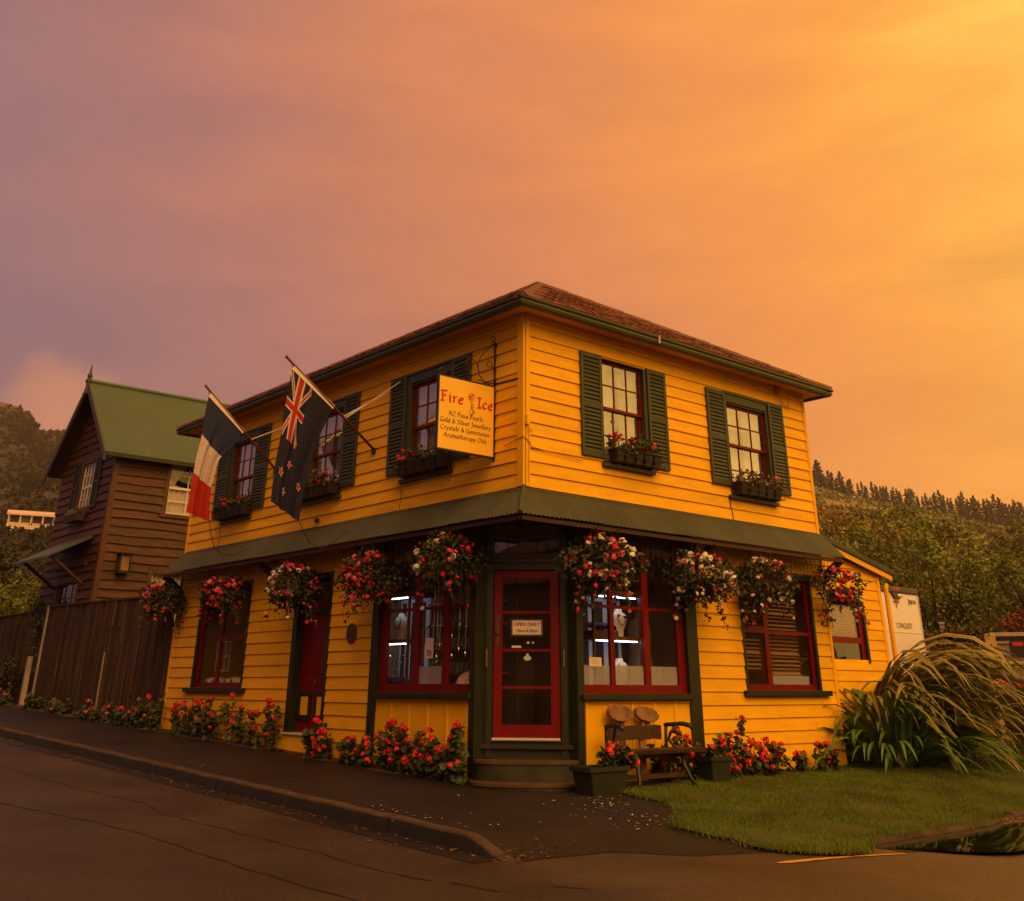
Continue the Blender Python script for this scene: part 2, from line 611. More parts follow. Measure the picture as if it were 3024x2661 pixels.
LEAFY = surf('dry_window_leaf', (0.11, 0.09, 0.022), 0.6, 0.35, 12.0, island=0.5, trans=0.2)
PET_R = surf('red_petal', (0.80, 0.030, 0.018), 0.6, 0.2, 20.0, island=0.25, trans=0.25)
PET_K = surf('crimson_petal', (0.66, 0.028, 0.090), 0.6, 0.2, 20.0, island=0.3, trans=0.25)
PET_P = surf('pink_petal', (0.75, 0.20, 0.27), 0.6, 0.2, 20.0, island=0.2, trans=0.25)
PET_W = surf('white_petal', (0.88, 0.82, 0.70), 0.6, 0.08, 20.0, island=0.1, trans=0.25)
KERBF = surf('kerb_dark_face', (0.007, 0.0045, 0.003), 0.8, 0.5, 6.0, 0.6, 45)  # near-black base colour for the street-facing side of the kerb
STEM = surf('plant_stem', (0.075, 0.060, 0.022), 0.7, 0.3, 12.0)
STRAP = surf('strap_leaf', (0.085, 0.175, 0.018), 0.4, 0.25, 4.0, rand=0.5, trans=0.15)
FLAXM = surf('flax_leaf', (0.16, 0.165, 0.030), 0.45, 0.3, 3.0, rand=0.35, trans=0.15)
FLAXE = surf('flax_leaf_edge', (0.40, 0.32, 0.085), 0.45, 0.15, 3.0, rand=0.2, trans=0.15)
TREEL = surf('tree_leaf', (0.150, 0.185, 0.016), 0.5, 0.65, 0.9, island=0.5, trans=0.2)
TREEY = surf('tree_leaf_warm', (0.25, 0.175, 0.015), 0.5, 0.65, 0.7, island=0.5, trans=0.2)
TREED = surf('tree_leaf_dark', (0.022, 0.028, 0.008), 0.55, 0.35, 1.0, island=0.5, trans=0.15)
BARK = surf('bark', (0.07, 0.045, 0.028), 0.9, 0.35, 6.0, 0.5, 25)
PINEM = surf('pine_needles', (0.010, 0.012, 0.005), 0.8, 0.3, 0.2, island=0.35)
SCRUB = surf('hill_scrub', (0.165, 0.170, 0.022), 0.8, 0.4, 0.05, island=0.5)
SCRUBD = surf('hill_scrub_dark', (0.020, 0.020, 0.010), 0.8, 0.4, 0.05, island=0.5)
ROPEW = surf('white_plastic', (0.62, 0.55, 0.48), 0.5, 0.08, 5.0)
CARA = surf('caravan_white', (0.78, 0.74, 0.70), 0.35, 0.04, 1.0)
CARAG = surf('caravan_grey_trim', (0.06, 0.055, 0.05), 0.5, 0.15, 4.0)
BINB = surf('bin_body_dark', (0.022, 0.018, 0.016), 0.55, 0.2, 5.0)
BINL = surf('bin_lid_red', (0.55, 0.035, 0.022), 0.4, 0.12, 5.0)
FPANEL = surf('fence_panel_iron', (0.30, 0.27, 0.20), 0.55, 0.1, 2.0)
POSTC = surf('pale_post', (0.42, 0.36, 0.29), 0.8, 0.2, 5.0, 0.2, 40)
POSTY = surf('yellow_post', (0.55, 0.38, 0.10), 0.7, 0.2, 5.0, 0.2, 40)
WLEAF = surf('litter_petal', (0.55, 0.45, 0.36), 0.8, 0.2, 20.0, island=0.3)
RLEAF = surf('litter_leaf', (0.20, 0.075, 0.025), 0.8, 0.3, 20.0, island=0.4)
YPAINT = surf('yellow_road_paint', (0.62, 0.34, 0.03), 0.6, 0.15, 5.0, 0.2, 60, dirt=(0.16, 0.08, 0.03), dirt_scale=5.0, dirt_amt=0.7)
TAR = surf('tar_seam', (0.010, 0.008, 0.007), 0.6, 0.3, 14.0)
# ------------------------------------------------------------------ ground, road, pavement, lawn
def gz(y):
    return 0.033 * max(-45.0, min(45.0, y))


def sst(a, b, x):
    t = max(0.0, min(1.0, (x - a) / (b - a)))
    return t * t * (3 - 2 * t)


def pave_end(x):
    if x < -1.45: return -2.78 + .03 * math.sin(x * 5)
    if x < -.9: return -2.78 - (x + 1.45) / .55 * .60
    return -3.38 - .22 * min(1, (x + .9) / .9) + .02 * math.sin(x * 7)


def pave_z(x, y):
    e = pave_end(x)
    drop = sst(e + .75, e + .03, y)
    return gz(y) - 0.132 * drop


def road_z(x, y):
    return gz(y) - 0.136


def asphalt(name, col, rough_lo, rough_hi, patch=0.35, lighter=None):
    m, t, b = mat(name)
    lk = t.links.new
    geo = N(t, 'ShaderNodeNewGeometry')
    n1 = N(t, 'ShaderNodeTexNoise')
    n1.inputs['Scale'].default_value = 0.55
    n1.inputs['Detail'].default_value = 6
    n1.inputs['Roughness'].default_value = 0.6
    n2 = N(t, 'ShaderNodeTexNoise')
    n2.inputs['Scale'].default_value = 42
    n2.inputs['Detail'].default_value = 6
    n2.inputs['Roughness'].default_value = 0.8
    v = N(t, 'ShaderNodeTexVoronoi')
    v.inputs['Scale'].default_value = 130
    for n in (n1, n2, v):
        lk(geo.outputs['Position'], n.inputs['Vector'])
    r1 = ramp(t, [(0.3, tuple(c * (1 - patch) for c in col)), (0.7, tuple(c * (1 + patch) for c in col))])
    lk(n1.outputs['Fac'], r1.inputs['Fac'])
    r2 = ramp(t, [(0.34, (0.35, 0.35, 0.35)), (0.66, (1.75, 1.7, 1.65))])
    lk(n2.outputs['Fac'], r2.inputs['Fac'])
    mx = N(t, 'ShaderNodeMix', data_type='RGBA', blend_type='MULTIPLY')
    mx.inputs['Factor'].default_value = 1
    lk(r1.outputs['Color'], mx.inputs['A'])
    lk(r2.outputs['Color'], mx.inputs['B'])
    cur = mx.outputs['Result']
    if lighter:
        # base colour turns paler towards the side street, edge broken up by noise
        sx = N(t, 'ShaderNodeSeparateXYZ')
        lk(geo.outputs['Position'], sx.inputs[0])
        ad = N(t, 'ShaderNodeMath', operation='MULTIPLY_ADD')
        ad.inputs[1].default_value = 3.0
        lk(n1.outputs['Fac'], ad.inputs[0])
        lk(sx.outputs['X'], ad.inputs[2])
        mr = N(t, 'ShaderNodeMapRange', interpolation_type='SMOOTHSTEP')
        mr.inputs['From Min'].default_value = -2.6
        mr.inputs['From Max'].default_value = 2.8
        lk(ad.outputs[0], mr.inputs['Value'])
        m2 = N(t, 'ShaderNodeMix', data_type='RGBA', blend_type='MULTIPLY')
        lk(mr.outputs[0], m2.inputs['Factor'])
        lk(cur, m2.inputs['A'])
        m2.inputs['B'].default_value = (*lighter, 1)
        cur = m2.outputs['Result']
    lk(cur, b.inputs['Base Color'])
    b.inputs['Specular IOR Level'].default_value = 0.42
    rr = N(t, 'ShaderNodeMapRange')
    rr.inputs['From Min'].default_value = 0.3
    rr.inputs['From Max'].default_value = 0.7
    rr.inputs['To Min'].default_value = rough_lo
    rr.inputs['To Max'].default_value = rough_hi
    lk(n1.outputs['Fac'], rr.inputs['Value'])
    lk(rr.outputs[0], b.inputs['Roughness'])
    bp = N(t, 'ShaderNodeBump')
    bp.inputs['Strength'].default_value = 0.9
    bp.inputs['Distance'].default_value = 0.012
    lk(n2.outputs['Fac'], bp.inputs['Height'])
    lk(bp.outputs[0], b.inputs['Normal'])
    return m


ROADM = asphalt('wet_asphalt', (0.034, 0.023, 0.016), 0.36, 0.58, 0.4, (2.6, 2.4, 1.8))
PAVEM = asphalt('dark_footpath_asphalt', (0.012, 0.0072, 0.0045), 0.42, 0.7, 0.45)
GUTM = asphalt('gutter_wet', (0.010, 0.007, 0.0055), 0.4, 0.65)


def hill_mat(name, ca, cb, cc, sc):
    m, t, b = mat(name)
    lk = t.links.new
    geo = N(t, 'ShaderNodeNewGeometry')
    n1 = N(t, 'ShaderNodeTexNoise')
    n1.inputs['Scale'].default_value = sc
    n1.inputs['Detail'].default_value = 8
    n1.inputs['Roughness'].default_value = 0.62
    lk(geo.outputs['Position'], n1.inputs['Vector'])
    r1 = ramp(t, [(0.40, ca), (0.48, cb), (0.52, cb), (0.555, cc)])
    lk(n1.outputs['Fac'], r1.inputs['Fac'])
    lk(r1.outputs['Color'], b.inputs['Base Color'])
    b.inputs['Roughness'].default_value = 0.95
    return m


SOILG = surf('rough_grass_soil', (0.05, 0.045, 0.018), 0.95, 0.4, 0.6, 0.6, 8)
g = MB()
XS = [-900, -200, -60, -20, 0, 20, 60, 200, 1200]
YS = [-300, -45, -10, 0, 10, 45, 200, 1100]
g.grid(lambda a, b: (XS[round(a * 8)], YS[round(b * 7)], gz(YS[round(b * 7)]) - 0.30), 8, 7)
setp(g.build('ground', SOILG, recalc=False), 'rough earth lying under the whole scene', kind='structure')

g = MB()
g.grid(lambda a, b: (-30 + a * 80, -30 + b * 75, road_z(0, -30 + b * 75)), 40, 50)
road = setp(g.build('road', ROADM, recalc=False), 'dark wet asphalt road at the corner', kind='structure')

g = MB()


def pv(a, b):
    x = -2.44 + a * 4.2
    e = pave_end(x)
    y = e + (40 - e) * b ** 1.6
    return (x, y, pave_z(x, y))


nu, nv = 40, 260
g.grid(pv, nu, nv)
pave = setp(g.build('pavement', PAVEM, recalc=False, smooth=True), 'dark asphalt footpath along the yellow house', kind='structure')
# second footpath panel that dips to the road in front of the lawn tip
# gutter strip
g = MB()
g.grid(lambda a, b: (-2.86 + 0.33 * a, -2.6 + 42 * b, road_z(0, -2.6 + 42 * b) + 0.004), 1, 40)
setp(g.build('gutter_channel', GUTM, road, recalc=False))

# kerb in cast lengths, the last ones dropping to the crossing
kerb = bpy.data.objects.new('kerb', None)
COL.objects.link(kerb)
setp(kerb, 'low weathered concrete kerb between road and footpath', kind='structure')
ks = -2.75
kr = random.Random(3)
while ks < 34:
    ln = 1.85 if ks < 16 else 3.0
    g = MB()
    nseg = 14

    def kv(a, b):
        y = ks + 0.001 + (ln - 0.002) * b
        h = 0.002 + pave_z(-2.43, y) - gz(y)
        prof = [(-2.42, -0.25), (-2.42, h - 0.006), (-2.435, h + 0.001), (-2.52, h + 0.0), (-2.54, h - 0.006), (-2.552, h - 0.022), (-2.575, -0.25)]
        px, pz = prof[round(a * 6)]
        return (px + 0.005 * math.sin(y * 3.3) + 0.004 * math.sin(y * 11) + kr.uniform(-.003, .003), y, gz(y) + pz + 0.003 * math.sin(y * 5.1 + a) + kr.uniform(-.002, .002))
    g.grid(kv, 6, nseg)
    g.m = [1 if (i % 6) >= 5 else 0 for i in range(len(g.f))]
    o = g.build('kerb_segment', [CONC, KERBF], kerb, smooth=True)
    ks += ln

# tar seams on the road: ribbons that follow the old trenches
for pts, w in (([(-5.6, 5.2), (-5.08, 2.79), (-4.95, 2.2), (-4.68, .95), (-4.57, .02), (-4.56, -1.3), (-4.52, -2.3), (-4.44, -3.2), (-4.4, -4.0)], 0.035),
               ([(-4.0, 9.5), (-3.97, 6.65), (-3.99, 5.26), (-3.95, 3.73), (-3.75, 2.1), (-3.91, 1.31), (-3.8, -.26), (-3.7, -1.55), (-3.7, -2.46), (-3.56, -3.0)], 0.024),
               ([(-3.5, -3.1), (-3.37, -3.56), (-2.92, -3.63), (-2.72, -3.86)], 0.03),
               ([(-5.3, 4.4), (-5.15, 4.15), (-4.95, 4.2)], 0.03)):
    g = MB()
    dense = []
    for (x0, y0), (x1, y1) in zip(pts, pts[1:]):
        k = max(2, int(math.hypot(x1 - x0, y1 - y0) / 0.07))
        for i in range(k):
            dense.append((x0 + (x1 - x0) * i / k, y0 + (y1 - y0) * i / k))
    dense.append(pts[-1])
    ph = kr.random() * 6
    vs, fs = [], []
    for i, (x, y) in enumerate(dense):
        ww = w * (0.5 + 0.35 * math.sin(i * 0.9 + ph) + 0.5 * kr.random())
        xx = x + 0.012 * math.sin(i * 0.55 + ph) + kr.uniform(-.006, .006)
        vs += [(xx - ww / 2, y, road_z(0, y) + 0.004), (xx + ww / 2, y, road_z(0, y) + 0.004)]
        if i: fs.append((2 * i - 2, 2 * i - 1, 2 * i + 1, 2 * i))
    g.add(vs, fs)
    g.build('tar_seam', TAR, road, recalc=False)

# lawn -----------------------------------------------------------------------
LAWN = [(-0.55, -2.80), (-0.42, -3.05), (-0.22, -3.25), (-0.16, -3.45), (-0.05, -3.74), (0.15, -3.97), (0.40, -4.16), (0.72, -4.12), (0.95, -3.95),
        (1.2, -3.86), (2.0, -3.86), (3.4, -3.86), (4.0, -3.74), (5.4, -3.44), (7.5, -3.1), (10, -2.9), (16, -2.6), (24, -2.0), (24, 3.5), (13, 3.5), (11, 1.0), (7.2, 0.6), (7.0, -0.10),
        (5.5, -0.2), (3.4, -0.30), (2.2, -0.55), (1.3, -0.72), (0.9, -0.62), (0.85, -1.0), (0.75, -1.6), (0.35, -2.1), (-0.15, -2.5)]


def inpoly(x, y, P):
    c = False
    j = len(P) - 1
    for i in range(len(P)):
        if (P[i][1] > y) != (P[j][1] > y) and x < (P[j][0] - P[i][0]) * (y - P[i][1]) / (P[j][1] - P[i][1]) + P[i][0]:
            c = not c
        j = i
    return c


def edge_dist(x, y, P):
    best = 9
    for i in range(len(P)):
        ax, ay = P[i - 1]
        bx_, by_ = P[i]
        dx, dy = bx_ - ax, by_ - ay
        t = max(0, min(1, ((x - ax) * dx + (y - ay) * dy) / (dx * dx + dy * dy + 1e-9)))
        best = min(best, math.hypot(x - ax - t * dx, y - ay - t * dy))
    return best


def lawn_z(x, y):
    base = gz(y) + 0.015 - 0.122 * sst(-1.2, -3.5, y)
    return max(base, pave_z(x, y) + .022) if x < 1.9 else base


LAWNM = surf('lawn_turf', (0.040, 0.058, 0.004), 0.9, 0.35, 1.3, 0.6, 40, dirt=(0.09, 0.065, 0.02), dirt_scale=0.8, dirt_amt=0.5)
bm = bmesh.new()
top = [bm.verts.new((x, y, lawn_z(x, y))) for x, y in LAWN]
bot = [bm.verts.new((x, y, lawn_z(x, y) - 0.16)) for x, y in LAWN]
for i in range(len(LAWN)):
    bm.faces.new((top[i - 1], top[i], bot[i], bot[i - 1]))
lid = [bm.verts.new(v.co) for v in top]
f = bm.faces.new(lid)
bmesh.ops.triangulate(bm, faces=[f])
bot_s = set(bot)
for _ in range(7):
    ed = [e for e in bm.edges if e.calc_length() > 0.45 and not (e.verts[0] in bot_s or e.verts[1] in bot_s) and not (e.verts[0] in top and e.verts[1] in top)]
    if not ed: break
    bmesh.ops.subdivide_edges(bm, edges=ed, cuts=1)
    bmesh.ops.triangulate(bm, faces=[f_ for f_ in bm.faces if len(f_.verts) > 3 and not any(v in bot_s for v in f_.verts)])
for v in bm.verts:
    if v not in bot_s: v.co.z = lawn_z(v.co.x, v.co.y)
bmesh.ops.recalc_face_normals(bm, faces=bm.faces)
me = bpy.data.meshes.new('lawn')
bm.to_mesh(me)
bm.free()
me.materials.append(LAWNM)
lawn = bpy.data.objects.new('lawn', me)
COL.objects.link(lawn)
setp(lawn, 'mown lawn in front of the yellow house', kind='structure')

GRASSM = surf('grass_blade', (0.105, 0.165, 0.006), 0.6, 0.5, 1.1, island=0.45, trans=0.25, dirt=(0.12, 0.11, 0.012), dirt_scale=0.9, dirt_amt=0.6)
gr = random.Random(11)
vs, fs = [], []


def blade(x, y, z, h, w, lean=0.5):
    a = gr.uniform(0, 6.283)
    lx, ly = math.cos(a) * h * lean * gr.random(), math.sin(a) * h * lean * gr.random()
    b = gr.uniform(0, 6.283)
    cx, cy = math.cos(b) * w, math.sin(b) * w
    i = len(vs)
    vs.extend([(x - cx, y - cy, z), (x + cx, y + cy, z), (x + lx, y + ly, z + h)])
    fs.append((i, i + 1, i + 2))


n = 0
while n < 90000:
    x = gr.uniform(-0.6, 13)
    y = gr.uniform(-4.2, 1.2)
    if x > 7 and gr.random() < 0.55: continue
    if not inpoly(x, y, LAWN): continue
    tuft = 1.0 + 0.5 * math.sin(x * 5.1 + 2.0 * math.sin(y * 3.7)) * math.sin(y * 4.3)
    blade(x, y, lawn_z(x, y) - 0.004, gr.uniform(0.016, 0.040) * tuft, gr.uniform(0.003, 0.006))
    n += 1
# shaggy edges of the lawn
for i in range(len(LAWN)):
    (x0, y0), (x1, y1) = LAWN[i - 1], LAWN[i]
    ln = math.hypot(x1 - x0, y1 - y0)
    if x0 > 10 or x1 > 10: continue
    for k in range(int(ln * 260)):
        t = gr.random()
        x, y = x0 + (x1 - x0) * t + gr.gauss(0, .03), y0 + (y1 - y0) * t + gr.gauss(0, .03)
        blade(x, y, min(lawn_z(x, y), pave_z(x, y) + .03) - 0.012, gr.uniform(0.03, 0.075), 0.005, 0.9)
me = bpy.data.meshes.new('grass')
me.from_pydata(vs, [], fs)
me.materials.append(GRASSM)
o = bpy.data.objects.new('grass', me)
COL.objects.link(o)
setp(o, 'short green grass blades covering the lawn', 'grass', kind='stuff')

# bare garden bed along the lawn wall and along the street wall
g = MB()


def bed(a, b):
    x = 0.95 + a * 6.0
    y = -0.02 - b * (0.75 - 0.35 * sst(2.5, 4.0, x))
    return (x, y, gz(y) + 0.008 + 0.02 * (1 - b) + 0.012 * math.sin(x * 9) * math.sin(y * 11))


g.grid(bed, 40, 6)
setp(g.build('garden_bed', SOIL, recalc=False, smooth=True), 'bare earth strip at the foot of the lawn wall', kind='structure')
g = MB()


def bed2(a, b):
    y = 1.2 + a * 22
    if 4.3 < y < 5.8: b *= 0.2
    x = -0.005 - b * (0.30 + 0.07 * math.sin(y * 3.1))
    return (x, y, gz(y) + 0.005 + 0.02 * (1 - b))


g.grid(bed2, 80, 3)
setp(g.build('street_bed', SOIL, recalc=False, smooth=True), 'narrow earth strip at the foot of the street wall', kind='structure')

# flat paver / worn strip in the lawn
g = MB()
pts = [(0.9, -1.55), (1.5, -1.45), (1.95, -1.62), (1.5, -1.82), (1.0, -1.78), (0.8, -1.68)]
vv = [(x, y, lawn_z(x, y) + 0.008) for x, y in pts] + [(x, y, lawn_z(x, y) - 0.03) for x, y in pts]
g.add(vv, [tuple(range(6))] + [(i, (i + 1) % 6, 6 + (i + 1) % 6, 6 + i) for i in range(6)])
setp(g.build('stepping_stone', CONC), 'flat brown stepping stone set in the lawn', 'stepping stone')

lrn = random.Random(2)
# kerb stones on the side street, puddle, yellow line
sk = bpy.data.objects.new('side_kerb', None)
COL.objects.link(sk)
setp(sk, 'broken stone kerb along the front of the lawn', kind='structure')
kx = 1.1
while kx < 12:
    ln = 0.9 + kr.random() * 0.7
    y0 = -3.87 + 0.12 * sst(3.4, 4.0, kx) + 0.23 * max(0, kx - 4.0) * 0.62
    y1 = -3.87 + 0.12 * sst(3.4, 4.0, kx + ln) + 0.23 * max(0, kx + ln - 4.0) * 0.62
    if not (3.40 < kx + ln / 2 < 3.75):
        g = MB()
        top = gz(-3.9) - 0.086 + kr.uniform(-.006, .006)
        rr = []
        for s_ in range(5):
            t = s_ / 4
            rr.append((kx + 0.002 + (ln - 0.004) * t, y0 + (y1 - y0) * t + kr.uniform(-.012, .012), top + kr.uniform(-.008, .008)))
        vs_, fs_ = [], []
        for i, (x, y, z) in enumerate(rr):
            vs_ += [(x, y + 0.09, z - 0.25), (x, y + 0.085, z), (x, y - 0.03, z - 0.002), (x, y - 0.055, z - 0.03), (x, y - 0.06, z - 0.25)]
            if i:
                b0 = (i - 1) * 5
                fs_ += [(b0 + k, b0 + k + 1, b0 + 6 + k, b0 + 5 + k) for k in range(4)]
        fs_ += [(0, 1, 2, 3, 4), tuple(20 + k for k in (4, 3, 2, 1, 0))]
        g.add(vs_, fs_)
        g.build('kerb_stone', CONC, sk)
    kx += ln

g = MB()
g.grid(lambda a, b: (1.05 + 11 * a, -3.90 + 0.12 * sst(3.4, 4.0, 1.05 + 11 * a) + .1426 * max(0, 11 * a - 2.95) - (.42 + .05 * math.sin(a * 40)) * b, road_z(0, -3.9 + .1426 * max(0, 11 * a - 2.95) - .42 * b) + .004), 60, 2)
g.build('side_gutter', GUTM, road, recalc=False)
m, t, b = mat('puddle_water')
b.inputs['Base Color'].default_value = (0.006, 0.005, 0.004, 1)
b.inputs['Roughness'].default_value = 0.02
b.inputs['IOR'].default_value = 1.33
b.inputs['Specular IOR Level'].default_value = 0.8
PUD = m
P = [(1.02, -4.0), (1.5, -3.99), (2.2, -3.99), (3.0, -3.98), (3.6, -3.94), (4.3, -3.84), (4.6, -3.95), (4.2, -4.18), (3.9, -4.35), (3.6, -4.6), (3.2, -4.9), (2.6, -5.05), (2.1, -5.02), (1.7, -4.92), (1.45, -4.68), (1.25, -4.35)]
g = MB()
pz = gz(-4.2) - 0.126
sm = []
for i in range(len(P)):
    p0, p1, p2, p3 = P[i - 1], P[i], P[(i + 1) % len(P)], P[(i + 2) % len(P)]
    for k in range(6):
        f = k / 6
        sm.append(tuple(.5 * (2 * p1[c] + (-p0[c] + p2[c]) * f + (2 * p0[c] - 5 * p1[c] + 4 * p2[c] - p3[c]) * f * f + (-p0[c] + 3 * p1[c] - 3 * p2[c] + p3[c]) * f ** 3) + lrn.uniform(-.008, .008) for c in range(2)))
P = sm
g.add([(x, y, pz) for x, y in P], [tuple(range(len(P)))])
setp(g.build('puddle', PUD, recalc=False), 'still rain puddle in the gutter beside the lawn kerb', kind='structure')
g = MB()
P = []
# a worn painted stroke, thick near its left end and thinning to the right, with a chip broken out
up_, lo_ = [], []
for i in range(49):
    f = i / 48
    x = -.55 + 1.52 * f
    yc = -3.985 - .36 * f + .05 * math.sin(f * 3.1)
    w = .085 * min(1, f / .10) ** .7 * (1 - .72 * f) + .006 + .008 * lrn.random() if f > 0 else .003
    if .60 < f < .63: w *= .35
    up_.append((x, yc + w * .5 + .004 * math.sin(f * 60)))
    lo_.append((x, yc - w * .5 + .004 * math.sin(f * 47 + 1)))
pts = up_ + lo_[::-1]
vv = [(x, y, max(pave_z(x, y) if y > pave_end(x) else -9, road_z(x, y)) + 0.006) for x, y in pts]
n_ = len(up_)
g.add(vv, [(i, i + 1, 2 * n_ - 2 - i, 2 * n_ - 1 - i) for i in range(n_ - 1)])
g.build('painted_line', YPAINT, road, recalc=False)

# litter: petals and dead leaves on the footpath and in the gutter
lr = random.Random(5)


def flake(g, x, y, z, s):
    a = lr.uniform(0, 6.28)
    pts = []
    for k in range(5):
        aa = a + k * 1.2566
        r_ = s * lr.uniform(.5, 1)
        pts.append((x + math.cos(aa) * r_, y + math.sin(aa) * r_ * 0.6, z + lr.uniform(.001, .35 * s)))
    g.add(pts, [(0, 1, 2, 3, 4)])


g = MB()
for cx, cy, sx, sy, n in ((-0.4, -2.3, .45, .35, 55), (0.1, -1.5, .25, .2, 25), (-2.3, -.7, .12, .5, 22), (-2.2, 4.6, .2, .6, 16), (0.3, -1.0, .3, .15, 20), (-1.2, -1.2, .9, .9, 14)):
    for _ in range(n):
        x, y = lr.gauss(cx, sx), lr.gauss(cy, sy)
        if inpoly(x, y, LAWN): continue
        flake(g, x, y, pave_z(x, y) + .004, lr.uniform(.008, .03))
setp(g.build('petal_litter', WLEAF, recalc=False), 'fallen pale petals scattered on the footpath', 'litter', kind='stuff')
g = MB()
for _ in range(340):
    y = lr.uniform(-2.4, 14)
    x = lr.choice([lr.gauss(-2.66, .05), lr.gauss(-2.9, .12), lr.gauss(-2.63, .03)])
    flake(g, x, y, road_z(x, y) + .007, lr.uniform(.012, .035))
for _ in range(150):
    x = lr.uniform(0.9, 6)
    y = lr.uniform(-.75, -.1)
    flake(g, x, y, gz(y) + .03, lr.uniform(.012, .035))
for _ in range(90):
    x, y = lr.gauss(4.2, .5), lr.gauss(-3.85, .06)
    flake(g, x, y, road_z(x, y) + .02, lr.uniform(.015, .04))
for _ in range(60):
    x, y = lr.gauss(-2.3, .2), lr.gauss(-2.6, .1)
    flake(g, x, y, pave_z(max(x, -2.4), y) + .006, lr.uniform(.015, .03))
setp(g.build('leaf_litter', RLEAF, recalc=False), 'dead brown leaves gathered in the gutter and the bed', 'litter', kind='stuff')
# ------------------------------------------------------------------ the yellow corner shop
LX, LY = 6.825, 10.39
shop = thing('corner_shop', (0, 0, 0), 'two storey yellow weatherboard corner shop with green shutters and red door', 'building')
Z0, EXPO = 0.19, 0.1765
NC = 33
WTOP = 5.985

L_UP = [(1.59, 2.77, 4.00, 5.645), (4.60, 5.78, 4.00, 5.645), (7.72, 8.80, 4.00, 5.645)]
R_UP = [(1.535, 2.535, 4.06, 5.63), (4.47, 5.655, 3.93, 5.635)]
L_LO = [(7.32, 9.33, 1.00, 2.80), (4.585, 5.74, 0.25, 2.79), (-1, 3.37, -1, 3.22)]
R_LO = [(4.44, 6.39, 1.01, 2.80), (-1, 3.36, -1, 3.22)]


def clad(F, u0, u1, v0, v1, holes, parent, back_w=-0.10, mat_=YEL, expo=EXPO, base=Z0, proud=0.026, backmat=None, top_fn=None, bname='weatherboard', r=None, vback0=None, wname='wall'):
    r = r or random.Random(int(u1 * 100))
    mb = MB()
    wall_cells(mb, F, u0, u1, v0 if vback0 is None else vback0, v1, holes, back_w, 0.0)
    wall = mb.build(wname, backmat or mat_, parent)
    k = 0
    while base + k * expo < v1 - 0.01:
        a, b = base + k * expo, min(base + (k + 1) * expo, v1)
        k += 1
        if b < v0: continue
        cuts = sorted({u0, u1, *[h for H in holes for h in H[:2] if u0 < h < u1 and H[2] < b and H[3] > a]})
        run = []
        for c, e in zip(cuts, cuts[1:]):
            m = (c + e) / 2
            pa, pb = a, b
            for H in holes:
                if H[0] < m < H[1]:
                    if H[2] <= pa and H[3] >= pb: pa = pb
                    elif H[2] <= pa < H[3]: pa = H[3]
                    elif H[2] < pb <= H[3]: pb = H[2]
            if pb - pa > 0.012:
                if run and run[-1][1] == c and run[-1][2:] == (pa, pb): run[-1] = (run[-1][0], e, pa, pb)
                else: run.append((c, e, pa, pb))
        cut = []
        for c, e, pa, pb in run:                                   # butt joints in the long courses
            while e - c > 3.4:
                m = c + r.uniform(1.3, 2.9)
                cut.append((c, m - .0012, pa, pb))
                c = m + .0012
            cut.append((c, e, pa, pb))
        for c, e, pa, pb in cut:
            if top_fn:
                # clip below a raking line
                e2 = e
                while e2 > c + .05 and top_fn(e2) < pb: e2 -= 0.05
                if e2 <= c + .06: continue
                e = e2
            f0, f1 = (pa - a) / expo, (pb - a) / expo
            wb, wt = proud - (proud - 0.006) * f0, proud - (proud - 0.006) * f1
            j = r.uniform(-.0015, .0015)
            j2 = r.uniform(-.0015, .0015)
            g = MB()
            c2, e2 = c + 0.001, e - 0.001
            n = max(1, int((e2 - c2) / 1.2))
            for i in range(n):
                q0, q1 = c2 + (e2 - c2) * i / n, c2 + (e2 - c2) * (i + 1) / n
                d0 = j + 0.0012 * math.sin(q0 * 2.3 + k)
                d1 = j + 0.0012 * math.sin(q1 * 2.3 + k)
                g.hexa([F.p(q0, pa + d0, 0.001), F.p(q1, pa + d1, 0.001), F.p(q1, pa + d1, wb + j2), F.p(q0, pa + d0, wb + j2), F.p(q0, pb, 0.001), F.p(q1, pb, 0.001), F.p(q1, pb, wt), F.p(q0, pb, wt)])
            g.build(bname, mat_, wall)
    return wall


clad(FL, 0.0, LY - 0.06, 0.19, 3.545, [H for H in L_LO], shop, vback0=-0.3)
clad(FL, 0.10, LY - 0.06, 3.545, WTOP, L_UP, shop)
clad(FR, 0.0, LX - 0.06, 0.19, 3.545, R_LO, shop, vback0=-0.3)
clad(FR, 0.10, LX - 0.06, 3.545, WTOP, R_UP, shop)
# closing walls at the back, floors and ceilings so that no light leaks in
g = MB()
g.box(LX - 0.1, LX, 0.1, LY, -0.3, WTOP)
g.box(0.1, LX - 0.1, LY - 0.1, LY, -0.3, WTOP)
g.build('rear_wall', YELP, shop)
g = MB()
g.add([(0.12, 1.1, 0.46), (1.1, 0.12, 0.46), (LX - .12, .12, .46), (LX - .12, LY - .12, .46), (.12, LY - .12, .46)], [(0, 1, 2, 3, 4)])
g.build('shop_floor', INTF, shop)
g = MB()
g.box(0.08, LX - .1, 0.08, LY - .1, 3.25, 3.40)
g.box(0.08, LX - .1, 0.08, LY - .1, 5.80, 5.90)
g.build('ceiling', INTW, shop)
g = MB()
g.box(3.55, 3.63, 0.1, 4.2, 0.46, 3.25)
g.box(0.1, 3.55, 3.75, 3.83, 0.46, 3.25)
g.box(0.1, LX - .1, 6.6, 6.68, 0.46, 3.25)
g.box(3.0, 3.08, 0.1, LY, 3.4, 5.8)
g.box(0.1, LX - .1, 3.6, 3.68, 3.4, 5.8)
g.build('partition_wall', INTW, shop)
g = MB()
g.box(2.2, 3.0, 3.70, 3.74, 0.47, 2.55)
